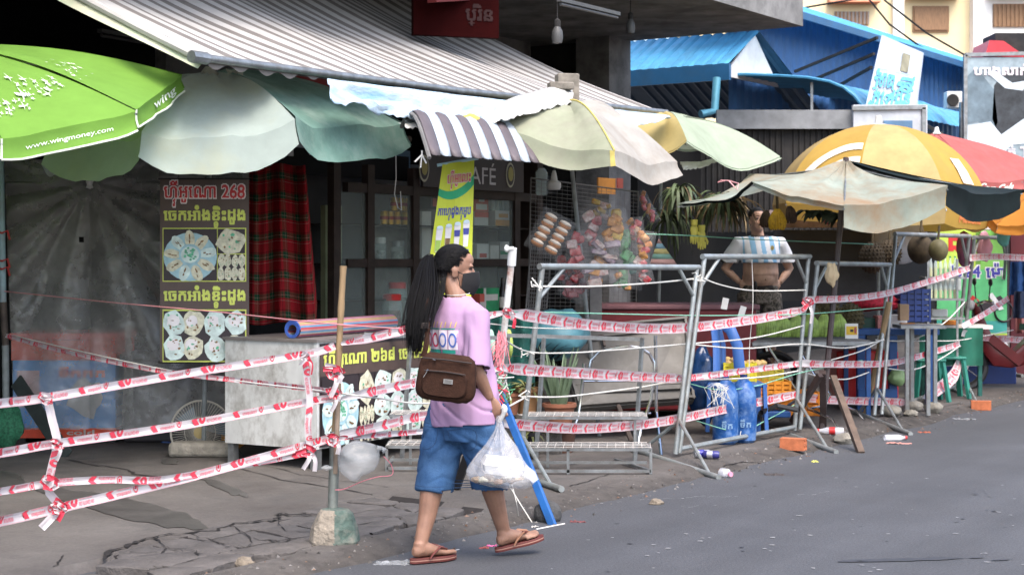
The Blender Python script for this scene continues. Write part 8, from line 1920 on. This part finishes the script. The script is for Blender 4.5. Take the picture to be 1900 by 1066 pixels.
for k in range(900):
    j = V((rng.gauss(0, 1), rng.gauss(0, .6), rng.gauss(0, .5))); jj = j * .031; P0 = [TIE + j * .006, TIE + V((-.022, -.03, -.012)) + jj * .5, WL(W(787, 540, 7.92)) + jj * 1.0, WL(W(776, 592, 7.84)) + jj * 1.05, tail_end + jj * .75 + V((0, 0, rng.uniform(-.03, .10)))]
    if rng.random() < .35: P0 = P0[:4] + [P0[3].lerp(P0[4], rng.uniform(.1, .7))]
    pony.append((catmull(P0, 5), rng.uniform(.0011, .002)))
for k in range(220):
    a = rng.uniform(-1.25, 1.25); p0 = HD((.078 * math.sin(a), -.014 - .098 * math.cos(a), .0 + rng.uniform(-.02, .03))); pony.append((catmull([p0, HD((.066 * math.sin(a), -.02 - .08 * math.cos(a), -.055)), WL(W(800 + 22 * math.sin(a), 548, 7.97)) + V((0, rng.uniform(-.01, .01), 0)), WL(W(786 + 12 * math.sin(a), 585 + rng.uniform(-10, 25), 7.88))], 4), .002))
band = MB(); band.tube([TIE + V((.015 * math.cos(a) * .6 - .012, .015 * math.sin(a) - .006, .016 * math.sin(a + 1))) for a in [6.283 * i / 12 for i in range(13)]], .006, 6)
hs = strand_curve('hair', [([LW(q) for q in P], r_) for P, r_ in strands + pony], 0, M_hair); hs[1].join(under.xf(LW))
# mask, eyes
mk = MB()
def mf(u, v):
    a = (u - .5) * 2; ph = a * 1.3; rr = .066 + .035 * math.cos(ph) + .014 * math.cos(ph) * math.sin(math.pi * v) ; z = .010 * (1 - abs(a)) + .002 - .125 * v * (1 - .25 * abs(a) ** 2) - .016 * abs(a) ** 2 * (1 - v)
    return HD(1.05 * V((math.sin(ph) * (.070 + .004 * math.sin(math.pi * v)), .012 + (rr) * math.cos(ph) * (1.02 - .16 * max(0, v - .55)), z - .006 * (1 - v) + .0012 * math.sin(v * 19))))
mk.grid(mf, 20, 14); mk.xf(LW); ml = MB()
for s_ in (1, 0):
    for v0, dz in ((.05, .0), (.95, -.05)):
        sx = 1 if s_ else -1; ml.tube([LW(mf(1.0 if s_ else 0.0, v0)), LW(HD((sx * .077, .012, -.018 + dz * .5))), LW(HD((sx * .082, -.016, -.002 + dz * .9)))], .0022, 5)
eys = []; eb = MB(); bvb = BVHTree.FromPolygons([tuple(p) for p in body.v], body.f)
for s_ in (-1, 1):
    hp = lambda x, y, z: (lambda a, d: ((bvb.ray_cast(a, d)[0] or a) - d * .001))(LW(HD((x * 3, y * 3, z))), (LW(HD((0, 0, z))) - LW(HD((x * 3, y * 3, z)))).normalized())
    ey = MB(); eys.append(('eye', ey, M_drk)); ey.tube([hp(s_ * .022, .086, .010), hp(s_ * .032, .082, .0145), hp(s_ * .042, .075, .013), hp(s_ * .050, .066, .008)], [.0015, .0034, .0034, .0015], 6); ey.tube([hp(s_ * .024, .086, .007), hp(s_ * .046, .07, .0065)], .0016, 5)
    eb.tube([hp(s_ * .016, .088, .029), hp(s_ * .032, .082, .034), hp(s_ * .054, .062, .029)], [.0025, .0034, .0015], 6)
necklace = MB(); necklace.tube([LW(V((-.012 + .064 * math.cos(a), SH + .004 + .056 * math.sin(a), 1.325 + .006 * math.sin(a)))) for a in [6.283 * i / 30 for i in range(31)]], .0018, 5)
M_sole = M('dark_red_sole', (.10, .022, .018), rough=.6); M_strap = M('tan_leather_strap', (.30, .15, .09), rough=.6, var=.15)
def tow(parts, f):
    for p in parts:
        p[1].xf(f)
        if len(p) > 3: tow(p[3].get('sub', []), f)
    return parts
thing('person', 'woman in lavender T-shirt and denim shorts walking past with long ponytail and black mask', 'person', [('body', body, M_skin, {'smooth': 'all'}), ('t_shirt', shirt, M_tee, {'smooth': 'all', 'solid': .003, 'sub': [('print', pr, [M('print_green', (.02, .25, .2)), M('print_white', (.68, .62, .68)), M('print_pink', (.55, .03, .1)), M('print_blue', (.08, .14, .42)), M('print_yellow', (.6, .45, .08)), M('print_grey', (.2, .14, .22))], {'smooth': False})]}), ('shorts', shorts, M_denim, {'smooth': 'all', 'solid': .003, 'sub': [('seam', seam, M_seam)]}), hs, ('hair_band', band.xf(LW), M('lime_band', (.4, .45, .06))), ('eyebrows', eb, M_hair), ('necklace', necklace, M_white), *eys, ('face_mask', mk, M_mask, {'smooth': 'all', 'solid': .002, 'sub': [('ear_loop', ml, M_mask)]})] + [(q[0], q[1], q[2], {'sub': [(w_[0], w_[1], w_[2]) for w_ in ff[1:]] + q[3].get('sub', [])}) for ff in (tow(flipflop(RH, rd, ru, M_sole, M_strap, -1), LW), tow(flipflop(LH, ld, Z, M_sole, M('dark_red_strap', (.13, .035, .03), rough=.6), 1), LW)) for q in [('flip_flop',) + tuple(ff[0][1:])]], base=WO)
# shoulder bag
BC = W(829, 700, 7.76); BA_ = Matrix.Rotation(R(-8), 3, 'Z') @ Matrix.Rotation(R(6), 3, 'Y')
def BP(x, y, z): return BC + BA_ @ V((x, y, z))
def rbox(w, d, h, taper=.0, n=8, e=3.2):
    g = MB(); rings = []
    for i in range(13):
        v = i / 12 * 2 - 1; k = (1 - abs(v) ** 5) ** .2 if abs(v) < 1 else .0; k = max(k, .72)
        rings.append([BP((w / 2) * (1 - taper * v) * k * math.copysign(abs(math.cos(t)) ** (2 / e), math.cos(t)), (d / 2) * k * (1 - .25 * max(0, v)) * math.copysign(abs(math.sin(t)) ** (2 / e), math.sin(t)) + .008 * noise((math.cos(t) * 2, v * 2, 3)), h / 2 * v + .006 * noise((math.cos(t) * 3, v, 5))) for t in [6.283 * q / 36 for q in range(36)]])
    g.loft(rings); return g
bb = rbox(.285, .10, .225, .06); fp = MB(); fp.loft([[BP((.112 - .004 * k) * math.copysign(abs(math.cos(t)) ** .5, math.cos(t)) + .0, -.050 - .012 * k / 2 + (.01 if k == 0 else 0), -.028 + (.066 - .004 * k) * math.copysign(abs(math.sin(t)) ** .5, math.sin(t))) for t in [6.283 * q / 28 for q in range(28)]] for k in range(3)])
zp = MB(); zp.tube([BP(-.10, -.066, .028), BP(0, -.069, .032), BP(.10, -.066, .028)], .0035, 6); zp.tube([BP(-.12, -.045, .085), BP(0, -.054, .088), BP(.12, -.045, .085)], .004, 6)
pl_ = MB(); pl_.box(BP(.02, -.067, -.012), (.045, .004, .022), M=BA_); pl_.cur = 1
for k in range(3): pl_.box(BP(.02, -.0695, -.007 - .005 * k), (.034, .001, .0014), M=BA_)
pu = MB(); pu.bar(BP(-.085, -.072, .028), BP(-.10, -.078, -.004), .009, .003); pu.bar(BP(-.065, -.058, .086), BP(-.05, -.062, .082), .009, .004); pu.tube([BP(-.085, -.072, .032), BP(-.08, -.076, .028)], .006, 6)
sp2 = MB(); pts = [BP(-.125, -.01, .085), W(791, 640, 7.765), W(793, 610, 7.80), W(791, 578, 7.83), W(796, 552, 7.865), LW((-.115, SH - .01, 1.312)), LW((-.08, SH + .1, 1.25)), LW((.05, .08, 1.05)), LW((.11, .03, .95)), LW((.15, -.13, .93)), BP(.125, .0, .085)]
P = catmull(pts, 6); sp2.tube(P, .0125, 8, flat=.22, up=(1, 0, 0)); sl_ = MB(); sl_.box(W(788, 604, 7.785), (.04, .012, .03)); 
thing('shoulder_bag', 'brown nylon shoulder bag slung across the woman with front pocket and metal plate', 'bag', [('body', bb, M_bag, {'smooth': 'all', 'sub': [('zip', zp, M_zip)]}), ('front_pocket', fp, M_bag, {'sub': [('name_plate', pl_, [M('nickel_plate', (.4, .38, .36), rough=.35, metal=.8), M_zip])]}), ('zip_puller', pu, M_chrome), ('strap', sp2, M_bag, {'sub': [('slider', sl_, M_zip, {'bev': .003})]})])
# carrier bag with a foam box
HP = LW(RW + hd.normalized() * .105); CB = V((X(924, 7.93), 7.93, 0))
film = MB(); rings = []; prof = [(.775, .012, .010), (.755, .016, .012), (.735, .013, .011), (.70, .022, .016), (.65, .047, .03), (.60, .078, .048), (.55, .108, .065), (.50, .145, .08), (.46, .168, .09), (.43, .166, .09), (.405, .15, .08), (.388, .11, .06), (.383, .04, .02)]
for z, a, c_ in prof:
    u = (.775 - z) / .39; cx = HP.x * (1 - u) + CB.x * u + (.012 * u); cy = HP.y * (1 - u) + CB.y * u; R_ = []
    for q in range(64):
        t = 6.2832 * q / 64; pl = 1 + (.14 * (1 - u) * math.sin(t * 9 + 2) + .06 * math.sin(t * 17 + u * 4) * (1 - u) + .045 * noise((math.cos(t) * 3, math.sin(t) * 3, z * 7)))
        R_.append(V((cx + a * math.cos(t) * pl, cy + c_ * math.sin(t) * pl, z + (HP.z - .765) * (1 - u) + .006 * noise((math.cos(t) * 4, math.sin(t) * 4, z * 9)) + .10 * (math.cos(t) * -1) * (a > .1) * .16)))
    rings.append(R_)
film.loft(rings)
hnd = MB(); hnd.tube(catmull([HP + V((.0, 0, -.02)), HP + V((.018, -.015, .015)), HP + V((.025, -.02, .045)), HP + V((.012, -.02, .055))], 4), [.011] * 6 + [.015] * 7, 8)
ear = MB(); ear.tube([V((CB.x + .12, CB.y - .02, .47)), V((CB.x + .165, CB.y - .03, .445)), V((CB.x + .185, CB.y - .03, .415))], [.035, .03, .02], 10, flat=.3)
M_bagf = M('carrier_film', (.56, .56, .58), rough=.25, alpha=.37, var=.05, bump=.9, bscale=16, spec=.6)
bx = MB(); A = Matrix.Rotation(.15, 3, 'Z') @ Matrix.Rotation(.16, 3, 'Y'); c_ = CB + V((.02, 0, .487)); bx.loft([[c_ + A @ V((w * sx, d_ * sy, z)) for sx, sy in ((-1, -1), (1, -1), (1, 1), (-1, 1))] for w, d_, z in ((.085, .055, -.045), (.10, .07, -.003), (.104, .074, .0), (.10, .07, .004), (.088, .058, .042))])
fd = []
M_mush = M('cooked_food', (.42, .30, .18), rough=.6, var=.4, scale=26); rng = random.Random(8)
for k in range(11):
    fd.append(('food_piece', lump(CB + V((-.10 + .022 * k + rng.uniform(-.01, .01), rng.uniform(-.045, .0), .418 + rng.uniform(-.012, .022) + .01 * (k < 3))), (.024, .02, .014), k, .5, 12, 8), [M_mush, M_crm, M('brown_food', (.2, .1, .04), var=.3)][k % 3]))
thing('carrier_bag', 'translucent white plastic carrier bag of food hanging from the woman’s right hand'.replace('’', "'"), 'plastic bag', [('film', film, M_bagf, {'smooth': 'all', 'sub': [('corner', ear, M_bagf)]}), ('handle', hnd, M_white)], base=(CB.x, CB.y, .38))
one('foam_box', 'white foam takeaway box inside the carrier bag', 'box', bx, M('foam_white', (.62, .62, .62), rough=.5), smooth=False, bev=.006)
thing('takeaway_food', 'brown and cream cooked pieces in the bottom of the carrier bag', 'food', fd)

# ---------------------------------------------------------------- the man behind the stall
MO = V((X(1409, 16.2), 16.2, .25)); my = R(172)
mr, mf_ = V((math.cos(my), -math.sin(my), 0)), V((math.sin(my), math.cos(my), 0))
def MW(p): p = V(p); return MO + mr * p.x + mf_ * p.y + Z * p.z
mh = Matrix.Rotation(R(6), 3, 'Z'); 
def MHD(p): return V((.03, .02, 1.64)) + mh @ V(p)
b = MB(); head_shape(b, MHD, 1.05); b.tube([(0, -.01, 1.40), (.02, .0, 1.50), MHD((0, -.02, -.05))], [.075, .062, .06], 12)
b.loft([ringe((0, 0, .90), .165, .125), ringe((0, .01, 1.0), .18, .15), ringe((0, .045, 1.10), .178, .175), ringe((0, .035, 1.2), .175, .16), ringe((0, .0, 1.32), .185, .125), ringe((0, -.01, 1.41), .17, .09), ringe((0, -.01, 1.46), .1, .06)])
b.ell((0, .10, 1.07), (.13, .115, .11), None, 18, 12)
hands = []
for s_ in (-1, 1):
    S_, E_, W_ = V((s_ * .205, -.01, 1.40)), V((s_ * .335, -.07, 1.15)), V((s_ * .205, .02, 1.015)); b.tube([(s_ * .1, -.01, 1.41), S_, S_.lerp(E_, .5), E_, E_.lerp(W_, .35), W_], [.06, .062, .052, .043, .042, .028], 12)
    hand_shape(b, W_, V((-s_ * .55, .45, -.35)), V((-s_ * .6, -.4, -.1)), .3, 1.05, -s_)
    b.tube([(s_ * .1, 0, .9), (s_ * .11, .01, .68), (s_ * .115, .0, .48), (s_ * .115, -.02, .32), (s_ * .115, -.02, .10)], [.11, .09, .062, .06, .038], 12)
    foot_shape(b, V((s_ * .12, -.07, .012)), V((s_ * .15, 1, 0)), Z, V((s_ * .115, -.03, .1)), 1.08, -s_)
mbody, _ = voxel(b, .0075, 3, .5); mbody.xf(MW)
t = MB(); t.loft([ringe((0, .05, 1.205), .19, .18), ringe((0, .04, 1.25), .20, .175), ringe((0, .01, 1.34), .205, .15), ringe((0, -.005, 1.42), .195, .115), ringe((0, -.005, 1.47), .12, .085), ringe((.005, -.005, 1.49), .085, .075)])
sends = []
for s_ in (-1, 1): S_, E_ = V((s_ * .20, -.01, 1.395)), V((s_ * .325, -.065, 1.185)); t.tube([(s_ * .12, -.01, 1.40), S_, S_.lerp(E_, .5), E_], [.08, .088, .086, .088], 14); sends.append((E_, (E_ - S_).normalized()))
ms, nor = voxel(t, .0085, 5, .5)
ms.v = [p + n * (.006 * noise((p.x * 10, p.y * 10, p.z * 9)) + .005 * math.sin(p.z * 85 + 4 * noise(p * 6)) * max(0, 1 - abs(p.z - 1.25) / .07)) for p, n in zip(ms.v, nor)]
drop_faces(ms, lambda c: c.z < 1.212 or (c.z > 1.482 and abs(c.x) < .07) or any((c - e).dot(a) > -.01 and (c - e).length < .12 for e, a in sends))
for i, f in enumerate(ms.f):
    c_ = sum((ms.v[k] for k in f), V()) / len(f); band_ = any((c_ - e).dot(a) > -.03 and (c_ - e).length < .13 for e, a in sends) or (c_.z > 1.468 and abs(c_.x) < .095)
    ms.m[i] = 2 if band_ else (1 if abs(c_.x) < .19 and int((c_.x + .025 + 1) / .05) % 2 == 0 else 0)
ms.xf(MW)
cr = MB(); blob(cr, lambda x, y: MW((-.085 + x, .158 + .0, 1.36 + y)), 0, 0, .018, .024, 0, 14); 
s = MB(); s.loft([ringe((0, .0, .80), .18, .145), ringe((0, .0, .92), .19, .15), ringe((0, .012, .985), .182, .158)])
for s_ in (-1, 1): s.tube([(s_ * .1, 0, .9), (s_ * .115, .01, .68), (s_ * .12, .0, .45)], [.125, .118, .112], 16)
sh2, nor = voxel(s, .010, 4, .5); sh2.v = [p + n * .008 * noise(p * 9) for p, n in zip(sh2.v, nor)]; drop_faces(sh2, lambda c: c.z < .462); sh2.xf(MW)
def camo():
    m = M('camouflage_cloth', (.12, .10, .085), rough=.9); n, L = nodes(m); bs = n['Principled BSDF']; tc = [q for q in n if q.type == 'TEX_COORD'][0]; vz = n.new('ShaderNodeTexNoise'); vz.inputs['Scale'].default_value = 11; vz.inputs['Detail'].default_value = 3; L.new(tc.outputs['Object'], vz.inputs['Vector']); r = n.new('ShaderNodeValToRGB'); r.color_ramp.interpolation = 'CONSTANT'; e = r.color_ramp.elements; e[0].color = (.04, .033, .03, 1); e[1].position = .44; e[1].color = (.10, .085, .065, 1)
    for p_, c_ in ((.5, (.2, .165, .14, 1)), (.56, (.065, .06, .045, 1)), (.62, (.16, .13, .11, 1))): q = e.new(p_); q.color = c_
    L.new(vz.outputs[0], r.inputs[0]); L.new(r.outputs[0], bs.inputs['Base Color']); return m
mh_ = MB(); mh_.ell((0, -.018, .032), (.081, .098, .092), None, 22, 16); drop_faces(mh_, lambda c: (c.y > .04 and c.z < .085) or c.z < -.035 or (c.z < .035 and c.y > .0)); mh_.xf(lambda p: MW(MHD(p * 1.05)))
fes = []; fbw = MB(); bd_ = MB()
for s_ in (-1, 1): fe = MB(); fes.append(('eye', fe.ell((s_ * .031, .086, .012), (.012, .009, .0055), None, 10, 6), M_drk)); fbw.tube([(s_ * .014, .092, .032), (s_ * .03, .092, .036), (s_ * .05, .082, .031)], [.004, .0045, .002], 6)
for g in (fes[0][1], fes[1][1], fbw): g.xf(lambda p: MW(MHD(p * 1.05)))
bd_.tube([MW(MHD(V(p) * 1.05)) for p in ((-.024, .094, -.052), (0, .1, -.05), (.024, .094, -.052))], .004, 6)
nv = MB(); nv.ell(MW((0, .212, 1.045)), (.007, .006, .01), None, 8, 6)
thing('person', 'man with hands on hips, striped football shirt lifted over his bare belly, camouflage shorts', 'person', [('body', mbody, skin_mat('man_skin', (.56, .35, .255)), {'smooth': 'all', 'sub': [('navel', nv, M_bwn)]}), ('football_shirt', ms, [M('jersey_white', (.66, .68, .72), rough=.8, var=.04), M('jersey_blue', (.22, .42, .62), rough=.8, var=.05), M_drk], {'smooth': 'all', 'solid': .004, 'sub': [('crest', cr, M('crest_gold', (.5, .4, .15)))]}), ('shorts', sh2, camo(), {'smooth': 'all', 'solid': .004}), ('hair', mh_, M('short_black_hair', (.012, .01, .009), rough=.7, var=.4, scale=90, bump=.8, bscale=140), {'smooth': 'all'}), *fes, ('eyebrows', fbw, M_hair), ('moustache', bd_, M('moustache_hair', (.05, .03, .022)))], base=MO)
mb = MB(); mb.box((MO.x, MO.y, .15), (.9, .7, .19), .3); one('wooden_platform', 'low dark wooden platform the man stands on behind the banana table', 'platform', mb, M_wood, bev=.01)
